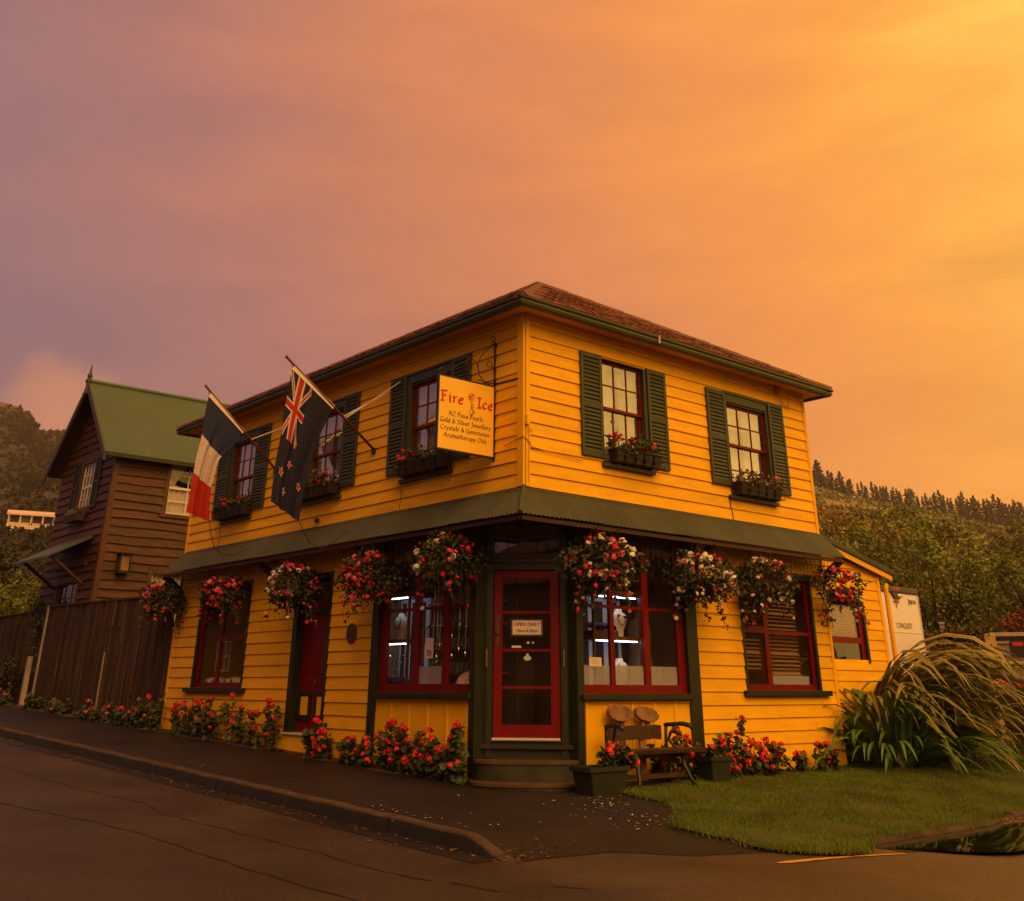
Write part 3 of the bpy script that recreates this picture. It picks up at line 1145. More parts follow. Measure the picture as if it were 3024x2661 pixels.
g.build('inner_doorway', INTD, shop)

# corner boards
for F, a, b, v0, v1, n in ((FL, -0.032, 0.10, 3.545, WTOP, 'corner_board'), (FR, 0.0, 0.10, 3.545, WTOP, 'corner_board'),
                           (FR, LX - 0.06, LX + 0.012, -0.05, WTOP, 'corner_board'), (FL, LY - 0.06, LY + 0.012, 0.2, WTOP, 'corner_board')):
    g = MB()
    g.fb(F, a, b, v0, v1, -0.02, 0.032)
    bevel(g.build(n, YELP, shop), 0.004)
# plain plinth boards
g = MB()
g.fb(FL, 3.37, 4.585, -0.1, 0.192, 0.0, 0.022)
g.fb(FL, 5.74, LY, -0.1, 0.192, 0.0, 0.022)
g.build('plinth', YELP, shop)
g = MB()
g.fb(FR, 3.36, LX, -0.1, 0.192, 0.0, 0.022)
g.build('plinth', YELP, shop)
# frieze under the soffit
for F, a, b in ((FL, 0.10, LY), (FR, 0.10, LX)):
    g = MB()
    g.fb(F, a, b, 5.90, 5.984, 0.024, 0.036)
    g.build('frieze_board', YELP, shop)


def sash_window(F, H, meet, head, inner, sill, parent, stag=True):
    u0, u1, v0, v1 = H
    a, b = inner                      # sash opening in u
    g = MB()
    g.fb(F, u0, a, v0, v1, -0.10, 0.034)
    g.fb(F, b, u1, v0, v1, -0.10, 0.034)
    g.fb(F, a, b, v1 - head, v1, -0.10, 0.036)
    if head > .1:
        g.fb(F, u0 - .01, u1 + .01, v1 - 0.035, v1 + .004, 0.0, 0.055)
        g.fb(F, a + .001, b - .001, v1 - head - 0.03, v1 - head, -0.09, 0.012)
    win = g.build('window', GRN2, parent)
    bevel(win, .003)
    g = MB()
    g.fb(F, sill[0], sill[1], sill[2] - 0.055, sill[2], -0.09, 0.085)
    bevel(g.build('sill', GRN2, win), 0.006)
    vt = v1 - head - (0.03 if head > .1 else 0)
    for (s0, s1, w) in ((meet - 0.02, vt, -0.035), (sill[2] + 0.001, meet + 0.02, -0.072)):
        st = 0.042
        g = MB()
        g.fb(F, a + .001, a + st, s0, s1, w - 0.03, w)
        g.fb(F, b - st, b - .001, s0, s1, w - 0.03, w)
        g.fb(F, a + st, b - st, s1 - (st if w > -.05 else .04), s1, w - 0.03, w)
        g.fb(F, a + st, b - st, s0, s0 + (.04 if w > -.05 else .06), w - 0.03, w)
        i0, i1, j0, j1 = a + st, b - st, s0 + (.04 if w > -.05 else .06), s1 - .04
        for c in (1, 2):
            x = i0 + (i1 - i0) * c / 3
            g.fb(F, x - .009, x + .009, j0, j1, w - 0.026, w - 0.003)
        for c in range(3):
            q0, q1 = i0 + (i1 - i0) * c / 3 + (.009 if c else 0), i0 + (i1 - i0) * (c + 1) / 3 - (.009 if c < 2 else 0)
            z = (j0 + j1) / 2
            g.fb(F, q0, q1, z - .009, z + .009, w - 0.026, w - 0.003)
        g.build('sash', RED, win)
        for c in range(3):
            for rr_ in range(2):
                x0, x1 = i0 + (i1 - i0) * c / 3, i0 + (i1 - i0) * (c + 1) / 3
                z0, z1 = j0 + (j1 - j0) * rr_ / 2, j0 + (j1 - j0) * (rr_ + 1) / 2
                g = MB()
                e = rnd.uniform(-.0022, .0022)
                g.add([F.p(x0, z0, w - .015 + e), F.p(x1, z0, w - .015 - e), F.p(x1, z1, w - .015 - e * .5), F.p(x0, z1, w - .015 + e * 1.4)], [(0, 1, 2, 3)])
                g.build('pane', GLS, win)
    # lace curtains
    for c0, c1, ph in ((a + .02, (a + b) / 2 - .06, 0.4), ((a + b) / 2 + .06, b - .02, 2.0)):
        g = MB()
        g.grid(lambda p, q: F.p(c0 + (c1 - c0) * p * (1 if ph < 1 else 1), v0 + .03 + (v1 - v0 - .06) * q, -0.16 + 0.022 * math.sin(p * 30 + ph + q)), 28, 3)
        g.build('curtain', CREAM, win, smooth=True, recalc=False)
    return win


SLATM = None


def shutter(F, u0, u1, v0, v1, parent):
    g = MB()
    st, w0, w1 = 0.055, 0.026, 0.062
    mid = v0 + (v1 - v0) * 0.485
    g.fb(F, u0, u0 + st, v0, v1, w0, w1)
    g.fb(F, u1 - st, u1, v0, v1, w0, w1)
    g.fb(F, u0 + st, u1 - st, v1 - .075, v1, w0, w1 - .001)
    g.fb(F, u0 + st, u1 - st, v0, v0 + .075, w0, w1 - .001)
    g.fb(F, u0 + st, u1 - st, mid - .04, mid + .04, w0, w1 - .001)
    g.fb(F, u0 + st, u1 - st, v0 + .075, v1 - .075, w0 - .002, w0 + .006)
    sh = g.build('shutter', GRN2, parent)
    bevel(sh, .003)
    for a, b in ((v0 + .075, mid - .04), (mid + .04, v1 - .075)):
        n = 11
        for i in range(n):
            z = a + (b - a) * (i + .5) / n
            h = (b - a) / n * 0.60
            g = MB()
            g.hexa([F.p(u0 + st, z - h, .056), F.p(u1 - st, z - h, .056), F.p(u1 - st, z - h + .010, .060), F.p(u0 + st, z - h + .010, .060),
                    F.p(u0 + st, z + h - .012, .034), F.p(u1 - st, z + h - .012, .034), F.p(u1 - st, z + h, .036), F.p(u0 + st, z + h, .036)])
            g.build('slat', GRN2, sh)
    return sh


sash_window(FR, R_UP[0], 4.89, 0.02, (1.555, 2.475), (1.50, 2.60, 4.055), shop)
sash_window(FR, R_UP[1], 4.775, 0.165, (4.52, 5.60), (4.39, 5.68, 3.925), shop)
for H in L_UP:
    sash_window(FL, H, 4.765, 0.165, (H[0] + .06, H[1] - .10), (H[0] - .06, H[1] + .05, 3.985), shop)
for a, b, c, e in ((1.083, 1.527, 4.11, 5.65), (2.54, 2.97, 4.11, 5.65), (3.985, 4.465, 4.065, 5.62), (5.662, 6.09, 4.09, 5.655)):
    shutter(FR, a, b, c, e, shop)
for a, b in ((1.14, 1.585), (2.775, 3.215), (4.155, 4.595), (5.785, 6.22), (7.22, 7.71), (8.81, 9.29)):
    shutter(FL, a, b, 4.095, 5.65, shop)


# ground floor casement windows
def low_window(F, H, sill, mull, trans, parent, blinds, side):
    u0, u1, v0, v1 = H
    g = MB()
    fw = 0.055
    vb = sill[2]
    g.fb(F, u0, u0 + fw, vb, v1, -0.12, 0.03)
    g.fb(F, u1 - fw, u1, vb, v1, -0.12, 0.03)
    g.fb(F, u0 + fw, u1 - fw, v1 - .07, v1, -0.12, 0.031)
    g.fb(F, u0 - .02, u1 + .02, v1 - .01, v1 + .035, -.01, 0.05)
    win = g.build('window', GRN, parent)
    g = MB()
    g.fb(F, sill[0], sill[1], vb - .075, vb, -.12, .095)
    bevel(g.build('sill', GRN, win), .006)
    a, b, c, d = u0 + fw, u1 - fw, vb, v1 - .07
    w = -0.035
    g = MB()
    t = .065
    m0, m1 = mull - .055, mull + .055
    g.fb(F, a, a + t, c, d, w - .04, w)
    g.fb(F, b - t, b, c, d, w - .04, w)
    g.fb(F, m0, m1, c, d, w - .04, w)
    for x0, x1 in ((a + t, m0), (m1, b - t)):
        g.fb(F, x0, x1, c, c + .085, w - .04, w)
        g.fb(F, x0, x1, d - .06, d, w - .04, w)
    g.fb(F, a + t, m0, trans - (.02 if side > 0 else .075), trans + (.075 if side > 0 else .02), w - .04, w)
    g.fb(F, m1, b - t, trans - (.075 if side > 0 else .02) * 0.35, trans + .02, w - .04, w)
    g.build('sash', RED, win)
    for x0, x1 in ((a + t, m0), (m1, b - t)):
        for z0, z1 in ((c + .085, trans), (trans, d - .06)):
            g = MB()
            e = rnd.uniform(-.003, .003)
            g.add([F.p(x0, z0, w - .02 + e), F.p(x1, z0, w - .02), F.p(x1, z1, w - .02 - e), F.p(x0, z1, w - .02)], [(0, 1, 2, 3)])
            g.build('pane', GLS2, win)
    if blinds:
        for x0, x1, zb in ((a + .04, m0 - .0, 1.35), (m1 - .02, b - .25, 1.30)):
            z = d - .06
            i = 0
            while z > zb:
                g = MB()
                tl = .010 + (0.014 if i % 5 == 3 else 0) + rnd.uniform(-.004, .004)
                g.hexa([F.p(x0, z - tl, -.13), F.p(x1, z - tl + rnd.uniform(-.004, .004), -.13), F.p(x1, z - tl + .006, -.13), F.p(x0, z - tl + .006, -.13),
                        F.p(x0, z + tl, -.17), F.p(x1, z + tl, -.17), F.p(x1, z + tl + .006, -.17), F.p(x0, z + tl + .006, -.17)])
                g.build('blind_slat', BLIND, win)
                z -= .058
                i += 1
        g = MB()
        g.fb(F, m1 + .02, b - .1, c + .08, 1.30, -.10, -.098)
        g.build('frosted_strip', FROST, win)
    return win


low_window(FL, L_LO[0], (7.18, 9.52, 1.075), 8.44, 1.915, shop, False, -1)
low_window(FR, R_LO[0], (4.36, 6.565, 1.09), 5.13, 1.92, shop, True, 1)

# side door on the street: dark frame, plain red leaf, two yellow bottom panels
g = MB()
g.fb(FL, 4.585, 4.66, 0.25, 2.79, -.2, .03)
g.fb(FL, 5.60, 5.74, 0.25, 2.79, -.2, .03)
g.fb(FL, 4.66, 5.60, 2.70, 2.79, -.2, .031)
g.fb(FL, 4.66, 5.60, 2.20, 2.26, -.19, -.05)
sd = g.build('side_door', GRN, shop)
g = MB()
g.fb(FL, 4.66, 5.60, 0.45, 2.20, -.16, -.12)
for z in (1.30, 1.84):
    g.fb(FL, 4.66, 5.60, z - .012, z + .012, -.12, -.11)
g.fb(FL, 4.66, 5.60, 2.26, 2.70, -.15, -.12)
g.fb(FL, 5.10, 5.16, 0.46, 1.06, -.12, -.105)
g.build('door_leaf', RED, sd)
for a in (4.70, 5.19):
    g = MB()
    g.fb(FL, a, a + .38, 0.62, 1.03, -.12, -.10)
    g.build('panel_moulding', GRN, sd)
    g = MB()
    g.fb(FL, a + .09, a + .29, 0.70, .96, -.10, -.09)
    g.build('door_panel', YELP, sd)
g = MB()
g.lathe([(.0, 0), (.045, 0), (.05, .01), (.0, .02)], (0, 0, 0), 12)
g2 = MB()
for q in g.v:
    g2.v.append(FL.p(5.12 + q[0], 1.17 + q[1], -.12 + q[2]))
g2.f, g2.m = g.f, g.m
g2.tube([FL.p(5.12 + .035 * math.cos(t * .5), 1.13 + .035 * math.sin(t * .5), -.085) for t in range(13)], .007, 5)
g2.build('knocker', BRONZE, sd)
g = MB()
g.fb(FL, 4.60, 5.74, 0.425, 0.452, -.16, .07)
g.build('threshold', ROPEW, sd)
g = MB()
g.fb(FL, 4.58, 5.745, -.05, 0.424, -.05, .037)
g.build('door_plinth', YELP, sd)

# shop windows ---------------------------------------------------------------
def shop_window(F, m1, m2, post, name_flip):
    g = MB()
    g.fb(F, post[0], post[1], -.1, 3.25, -.12, .045)
    g.fb(F, .90, 1.022, -.1, 3.25, -.12, .045)
    g.fb(F, 1.022, post[0], 3.115, 3.25, -.10, .04)
    win = g.build('shop_window', GRN, shop)
    bevel(win, .004)
    g = MB()
    g.fb(F, .955, post[0] + .02, .965, 1.045, -.12, .10)
    bevel(g.build('sill', GRN, win), .012)
    a, b, c, d = 1.022, post[0], 1.045, 3.115
    w = -.02
    g = MB()
    g.fb(F, b - .15, b, c, d, w - .05, w)
    g.fb(F, a, a + .016, c, d, w - .05, w)
    g.fb(F, a + .016, b - .15, c, c + .105, w - .05, w)
    for x0, x1 in (m1, m2):
        g.fb(F, x0, x1, c + .105, d, w - .05, w)
    for x0, x1 in ((a + .016, m1[0]), (m1[1], m2[0]), (m2[1], b - .15)):
        g.fb(F, x0, x1, 2.10, 2.14, w - .045, w - .004)
        g.fb(F, x0, x1, d - .03, d, w - .045, w - .004)
    g.build('sash', RED, win)
    for x0, x1 in ((a + .016, m1[0]), (m1[1], m2[0]), (m2[1], b - .15)):
        for z0, z1 in ((c + .105, 2.10), (2.14, d - .03)):
            g = MB()
            e = rnd.uniform(-.003, .003)
            g.add([F.p(x0, z0, w - .03 + e), F.p(x1, z0, w - .03), F.p(x1, z1, w - .03 - e), F.p(x0, z1, w - .03)], [(0, 1, 2, 3)])
            g.build('pane', GLS2, win)
    # board and batten below the sill
    g = MB()
    g.fb(F, 1.022, post[0], -.1, .965, -.08, .005)
    kp = g.build('kick_panel', YELP, shop)
    x = 1.06
    while x < post[0] - .05:
        g = MB()
        g.fb(F, x, x + .055, -.1, .93, .005, .022)
        bevel(g.build('batten', YELP, kp), .003)
        x += .43
    g = MB()
    g.fb(F, 1.022, post[0], .93, .964, .005, .03)
    g.build('batten_rail', YELP, kp)
    return win


swl = shop_window(FL, (1.585, 1.70), (2.265, 2.385), (3.20, 3.37), 0)
swr = shop_window(FR, (1.595, 1.675), (2.27, 2.385), (3.12, 3.36), 1)

# cut-off corner: posts, fanlight, glazed red door, step
g = MB()
for s in (-1, 1):
    a, b = sorted((s * .722, s * .60))
    g.fb(FC, a, b, .0, 3.25, -.15, .03)
    a, b = sorted((s * .60, s * .535))
    g.fb(FC, a, b, .30, 3.25, -.15, -.015)
    a, b = sorted((s * .535, s * .447))
    g.fb(FC, a, b, .30, 3.25, -.15, .018)
g.fb(FC, -.447, .447, 3.14, 3.25, -.15, .016)
g.fb(FC, -.447, .447, 2.555, 2.77, -.15, .016)
g.fb(FC, -.447, .447, 2.64, 2.70, .016, .04)
entry = g.build('shop_entry', GRN, shop)
bevel(entry, .004)
g = MB()
g.fb(FC, -.60, .60, .0, .505, -.15, -.01)
g.fb(FC, -.60, .60, .405, .455, -.01, .05)
bevel(g.build('door_base', GRN, entry), .006)
g = MB()
g.add([FC.p(-.447, 2.77, -.05), FC.p(.447, 2.77, -.055), FC.p(.447, 3.14, -.048), FC.p(-.447, 3.14, -.05)], [(0, 1, 2, 3)])
g.build('fanlight', GLS2, entry)
g = MB()
W0, W1 = -.07, -.025
g.fb(FC, -.44, -.325, .53, 2.548, W0, W1)
g.fb(FC, .315, .44, .53, 2.548, W0, W1)
g.fb(FC, -.325, .315, 2.45, 2.548, W0, W1)
g.fb(FC, -.325, .315, .53, .68, W0, W1)
for z in (2.02, 1.555, 1.11):
    g.fb(FC, -.325, .315, z - .018, z + .018, W0, W1 - .004)
door = g.build('door', RED, entry)
bevel(door, .003)
for z0, z1 in ((.68, 1.092), (1.128, 1.537), (1.573, 2.002), (2.038, 2.45)):
    g = MB()
    e = rnd.uniform(-.003, .003)
    g.add([FC.p(-.325, z0, -.05 + e), FC.p(.315, z0, -.05), FC.p(.315, z1, -.05 - e), FC.p(-.325, z1, -.05)], [(0, 1, 2, 3)])
    g.build('door_pane', GLS2, entry)
g = MB()
g.fb(FC, -.445, .43, .500, .532, -.06, .035)
g.fb(FC, -.445, .43, .508, .524, .035, .045)
g.build('threshold', ALU, entry)
g = MB()
g.fb(FC, -.41, -.365, 1.60, 1.98, W1, W1 + .008)
g.tube([FC.p(-.388, 1.77, W1), FC.p(-.388, 1.77, W1 + .05)], .022, 10)
g.build('door_lock', BRONZE, entry)
for s, zc in ((-.525, 1.46), (.49, 1.46)):
    g = MB()
    g.tube([FC.p(s, zc - .10, 0.0), FC.p(s, zc - .10, .05), FC.p(s, zc + .10, .05), FC.p(s, zc + .10, 0.0)], .011, 6)
    g.build('pull_handle', BRASS, entry)
for hw, dep, zt, zb, nm in ((.655, .36, .295, .07, 0), (.70, .66, .072, -.14, 1)):
    g = MB()
    n = 20
    pts = [(-hw, -.02)] + [(-hw * math.cos(math.pi * i / n) if True else 0, .05 + (dep - .05) * math.sin(math.pi * i / n) ** 0.6) for i in range(n + 1)] + [(hw, -.02)]
    r1 = []
    for lvl, zz_, ins, mi in ((0, zb, .0, 0), (1, zt - .045, .0, 0), (2, zt - .04, -.014, 1), (3, zt - .006, -.014, 1), (4, zt, -.004, 1)):
        r1.append([FC.p(u * (1 - ins / hw), zz_, w - ins * (w > 0.04)) for u, w in pts])
    m_ = len(pts)
    vs = [q for r_ in r1 for q in r_]
    for l in range(4):
        g.add(vs[l * m_:(l + 2) * m_], [(i, i + 1, m_ + i + 1, m_ + i) for i in range(m_ - 1)], 0 if l < 1 else 1)
    g.add(vs[4 * m_:], [tuple(range(m_))], 1)
    g.build('step', [STEPG, STEPE], entry)
# flat ceiling above the recessed corner
g = MB()
g.add([(-.30, -.30, 3.20), (-.30, 3, 3.20), (0.0, 3, 3.20), (0.0, 1.1, 3.2), (1.1, 0, 3.2), (3, 0, 3.2), (3, -.30, 3.2)], [(0, 1, 2, 3, 4, 5, 6)])
g.add([(0, 1.1, 3.201), (1.1, 0, 3.201), (.0, 0, 3.201)], [(0, 1, 2)])
g.build('canopy_lining', REDT, shop)

# canopy ---------------------------------------------------------------------
CP, CT, CB = 0.462, 3.555, 3.108


def sheet(F, u0, u1, parent, p=CP, zt=CT, zb=CB, m=CAN, amp=.009, lam=.076, hip=True, end=None):
    g = MB()
    n = max(2, int((u1 - u0) / lam * 8))
    rows = 2
    cols = []
    for i in range(n + 1):
        u = u0 + (u1 - u0) * i / n
        h = amp * math.sin(u / lam * 2 * math.pi)
        s0 = max(0.0, -u) / p if hip else 0.0
        cols.append([(u, s0 + (1 - s0) * k / rows, h) for k in range(rows + 1)])
    L_ = math.hypot(p, zt - zb)
    nx, nz_ = (zt - zb) / L_, p / L_
    vs = []
    for off in (0.0, -.003):
        for c in cols:
            for u, s, h in c:
                vs.append(F.p(u, zt + (zb - zt) * s + (h + off) * nz_, p * s + (h + off) * nx))
    m_ = rows + 1
    q = len(vs) // 2
    fs = []
    for i in range(n):
        for k in range(rows):
            fs.append((i * m_ + k, (i + 1) * m_ + k, (i + 1) * m_ + k + 1, i * m_ + k + 1))
            fs.append((q + i * m_ + k, q + i * m_ + k + 1, q + (i + 1) * m_ + k + 1, q + (i + 1) * m_ + k))
        fs.append((i * m_ + rows, (i + 1) * m_ + rows, q + (i + 1) * m_ + rows, q + i * m_ + rows))
    for i in (0, n):
        for k in range(rows):
            fs.append((i * m_ + k, i * m_ + k + 1, q + i * m_ + k + 1, q + i * m_ + k))
    g.add(vs, fs)
    return g.build('roof_sheet', m, parent, smooth=False)


g = MB()
for F, e in ((FL, LY), (FR, LX)):
    g.fb(F, -.40, e - .02, 3.035, 3.088, .375, .425)
    g.fb(F, .02, e - .02, 3.46, 3.50, .03, .07)
canopy = g.build('canopy', REDT, shop)
for F, e in ((FL, LY + .02), (FR, LX + .03)):
    u = -CP
    first = True
    while u < e - .05:
        u2 = min(u + .762, e)
        o = sheet(F, u + (0 if first else -.03), u2, canopy)
        o.location.z += 0.006 * (int(u * 10) % 2)
        first = False
        u = u2
g = MB()
g.tube([(0.01, 0.01, CT + .012), (-CP, -CP, CB + .012)], .028, 8)
g.build('hip_capping', CAN, canopy)
for F, u in ((FL, .93), (FL, 3.44), (FL, 6.52), (FL, LY - .06), (FR, .96), (FR, 3.46), (FR, LX - .04)):
    g = MB()
    N_ = 10
    vs = []
    for i in range(N_ + 1):
        t = i / N_
        ang = t * math.pi / 2
        w = .02 + .40 * (1 - math.cos(ang)) ** 0.9
        z = 2.70 + .36 * math.sin(ang) ** 0.9 if False else 2.70 + .37 * t ** 0.85
        th = .05
        # normal in (w,z)
        dx, dz = .40 * math.sin(ang) + .05, .36
        l_ = math.hypot(dx, dz)
        nx, nz_ = -dz / l_ * th, dx / l_ * th
        for du in (-.035, .035):
            vs.append(F.p(u + du, z + nz_, w + nx))
            vs.append(F.p(u + du, z - nz_, w - nx))
    fs = []
    for i in range(N_):
        a = i * 4
        fs += [(a, a + 4, a + 5, a + 1), (a + 2, a + 3, a + 7, a + 6), (a, a + 2, a + 6, a + 4), (a + 1, a + 5, a + 7, a + 3)]
    fs += [(0, 1, 3, 2), (N_ * 4, N_ * 4 + 2, N_ * 4 + 3, N_ * 4 + 1)]
    g.add(vs, fs)
    g.fb(F, u - .04, u + .04, 2.66, 3.10, .001, .03)
    g.build('bracket', REDT, canopy)

# eaves, gutter, roof --------------------------------------------------------
OV = 0.42


def ring(off, z):
    return [(-off, -off, z), (LX + off, -off, z), (LX + off, LY + off, z), (-off, LY + off, z)]


def ring_mesh(prof):
    g = MB()
    vs = []
    for off, z in prof:
        vs += ring(off, z)
    fs = []
    for i in range(len(prof) - 1):
        for k in range(4):
            k2 = (k + 1) % 4
            fs.append((i * 4 + k, i * 4 + k2, i * 4 + 4 + k2, i * 4 + 4 + k))
    return g.add(vs, fs)


ring_mesh([(.0, 5.99), (.33, 5.985), (.33, 6.03), (0.0, 6.03)]).build('soffit', YELP, shop)
ring_mesh([(.30, 5.945), (.37, 5.945), (.39, 5.965), (.39, 5.985), (.405, 5.985), (.405, 6.005), (.392, 6.005), (.392, 6.028), (.41, 6.032), (.42, 6.05), (.42, 6.072), (.405, 6.075), (.395, 6.06), (.37, 6.0), (.33, 5.995), (.32, 5.99)]).build('gutter', GUT, shop)
g = MB()
for x, y in ((2.46, -OV - .004), ):
    g.box(x - .012, x + .012, y - .006, y + .02, 5.955, 6.08)
for y in (5.9, ):
    g.box(-OV - .006, -OV + .02, y - .012, y + .012, 5.955, 6.08)
g.build('gutter_strap', ROPEW, shop)

PT = math.tan(RAD(30))
AP = LX / 2 + OV - .03                 # run from eave to ridge
ZE = 6.055
E0, E1 = -OV + .03, LX + OV - .03
F1 = LY + OV - .03
apx, apz = LX / 2, ZE + AP * PT
r0, r1 = (apx, E0 + AP, apz), (apx, F1 - AP, apz)
g = MB()
g.add([(E0, E0, ZE), (E1, E0, ZE), (E1, F1, ZE), (E0, F1, ZE), r0, r1], [(0, 1, 4), (1, 2, 5, 4), (2, 3, 5), (3, 0, 4, 5), (3, 2, 1, 0)])
roof = g.build('roof', RCAP, shop)
tr = random.Random(21)
C30, S30 = math.cos(RAD(30)), math.sin(RAD(30))


def tile_mesh(seed):
    q = random.Random(seed)
    g = MB()
    nx, ny = 8, 3
    hs = [[q.uniform(-.004, .004) + .010 * abs(math.sin(i * 1.9 + seed)) for i in range(nx + 1)] for j in range(ny + 1)]
    vs = []
    for j in range(ny + 1):
        for i in range(nx + 1):
            t = j / ny
            vs.append((i / nx - .5, t, .034 - .022 * t + hs[j][i]))
    fs = [(j * (nx + 1) + i, j * (nx + 1) + i + 1, (j + 1) * (nx + 1) + i + 1, (j + 1) * (nx + 1) + i) for j in range(ny) for i in range(nx)]
    b = len(vs)
    for i in range(nx + 1):
        vs.append((i / nx - .5, 0.0 + .01, -.005))
    fs += [(i, b + i, b + i + 1, i + 1) for i in range(nx)]
    g.add(vs, fs)
    return g.mesh('roof_tile', TILE, recalc=False)


TMS = [tile_mesh(s) for s in range(5)]


def tile_face(o, xd, ud, width, tilew, rowh, rows, n_up):
    """o eave start, xd along eave, ud plan direction up the slope; the tiles at the hips are cut to the hip line"""
    o, xd, ud = Vector(o), Vector(xd), Vector(ud)
    sl = ud * C30 + Vector((0, 0, S30))
    nrm = xd.cross(sl)
    if nrm.z < 0: nrm = -nrm
    for k in range(rows):
        s = k * rowh
        i0, i1 = s * C30, (s + rowh) * C30
        a, b = i1 + .03, width - i1 - .03
        if b - a > .1:
            n = max(1, round((b - a) / tilew))
            tw = (b - a) / n
            for i in range(n):
                c = o + xd * (a + tw * (i + .5)) + sl * (s - .02) + nrm * (0.008 + tr.uniform(-.004, .006))
                R = Matrix((xd * tw * 1.01, sl * (rowh * 1.10), nrm)).transposed().to_4x4()
                inst('roof_tile', tr.choice(TMS), roof, Matrix.Translation(c) @ R)
        for e0, e1, mid in ((i0 + .02, min(i1 + .04, width / 2), 1), (width - i0 - .02, max(width - i1 - .04, width / 2), -1)):
            g = MB()
            p0, p1, p2 = o + xd * e0 + sl * (s - .02), o + xd * e1 + sl * (s - .02), o + xd * e1 + sl * (s + rowh)
            g.add([p0 + nrm * .035, p1 + nrm * .04, p2 + nrm * .02, p0 - nrm * .01, p1 - nrm * .01], [(0, 1, 2), (0, 3, 4, 1)])
            g.build('roof_tile', TILE, roof, recalc=False)


tile_face((E0, E0, ZE), (1, 0, 0), (0, 1, 0), E1 - E0, 0.42, 0.36, 12, 0)
tile_face((E0, F1, ZE), (0, -1, 0), (1, 0, 0), F1 - E0, 0.80, 0.36, 12, 0)
for a, b in (((E0, E0, ZE), r0), ((E1, E0, ZE), r0), ((E0, F1, ZE), r1), ((E1, F1, ZE), r1), (r0, r1)):
    a, b = Vector(a), Vector(b)
    n = 10
    for i in range(n):
        p, q = a.lerp(b, i / n + .001), a.lerp(b, (i + 1) / n)
        d_ = (q - p).normalized()
        sd_ = d_.cross(Vector((0, 0, 1))).normalized()
        up = sd_.cross(d_)
        if up.z < 0: up = -up
        g = MB()
        prof = [(-.12, -.045), (-.10, -.005), (-.035, .058), (.035, .058), (.10, -.005), (.12, -.045)]
        vs = [p + sd_ * x + up * (z + .012) for x, z in prof] + [q + sd_ * x + up * (z + .002) for x, z in prof]
        g.add(vs, [(j, j + 1, 7 + j, 6 + j) for j in range(5)] + [(0, 1, 2, 3, 4, 5), (11, 10, 9, 8, 7, 6), (0, 5, 11, 6)])
        g.build('hip_cap', RCAP, roof)

# small fittings on the walls -------------------------------------------------
g = MB()
g.fb(FR, -.005, .05, 4.37, 4.50, .033, .085)
g.build('junction_box', YELP, shop)
g = MB()
g.tube([FR.p(.03, 4.37, .06), FR.p(.06, 4.30, .06), FR.p(.11, 4.27, .05), FR.p(.09, 4.33, .05), FR.p(.04, 4.30, .05), FR.p(.07, 4.16, .045), FR.p(.09, 4.11, .045)], .004, 5)
g.tube([FL.p(.35, 4.13, .04), FL.p(.05, 4.19, .045), FL.p(-.04, 4.20, .045), FR.p(.03, 4.17, .045), FR.p(.12, 4.08, .042), FR.p(.4, 4.06, .04), FR.p(.9, 4.03, .04), FR.p(1.08, 4.02, .04)], .006, 5)
g.tube([FR.p(.07, 4.16, .045), FR.p(.06, 3.9, .045), FR.p(.06, 3.6, .045)], .004, 5)
g.build('cable', WIREY, shop)
g = MB()
g.fb(FR, 5.95, 6.05, 5.86, 5.97, .04, .09)
g.tube([FR.p(6.0, 5.86, .07), FR.p(6.12, 5.70, .06), FR.p(6.3, 5.62, .05), FR.p(6.32, 5.78, .05), FR.p(6.33, 5.92, .06), FR.p(6.5, 5.90, .06), FR.p(6.75, 5.80, .05), FR.p(6.80, 5.66, .05)], .006, 5)
g.tube([FR.p(5.98, 5.86, .06), FR.p(6.2, 5.66, .05), FR.p(6.33, 5.68, .045)], .005, 5)
g.build('cable_loop', WIREY, shop)
for F, u, z0 in ((FL, 2.80, 3.98), (FL, 8.85, 3.94)):
    g = MB()
    g.tube([F.p(u, z0, .04), F.p(u + .02, z0 - .12, .05), F.p(u - .02, z0 - .2, .045), F.p(u + .01, z0 - .42, .05)], .005, 5)
    g.build('drain_wire', DWIRE, shop)
g = MB()
g.tube([FR.p(4.41, 3.87, .03), FR.p(4.415, 3.72, .035), FR.p(4.45, 3.66, .03), FR.p(4.45, 3.5, .035)], .007, 5)
g.build('drain_wire', DWIRE, shop)
g = MB()
g.fb(FL, 5.18, 5.24, 3.60, 3.67, .03, .09)
g.build('sensor_box', IRON, shop)
g = MB()
g.lathe([(0, .02), (.135, .02), (.145, .012), (.145, 0), (0, 0)], (0, 0, 0), 24)
g2 = MB()
g2.v = [FL.p(3.94 + q[0], 1.842 + q[1], .018 + q[2]) for q in g.v]
g2.f, g2.m = g.f, g.m
for k in range(3):
    g2.fb(FL, 3.87, 4.01, 1.80 + k * .035, 1.812 + k * .035, .038, .041)
setp(g2.build('plaque', BRONZE), 'round bronze plaque on the yellow wall beside the side door', 'plaque')
g = MB()
for k in range(16):
    a = 2 * math.pi * k / 16
g.lathe([(0, 0), (.05, 0), (.045, -.05), (.03, -.085), (0, -.09)], (FC.p(0, 3.19, .12)), 12)
setp(g.build('porch_lamp', IRON), 'small dark lamp under the canopy above the shop door', 'lamp')

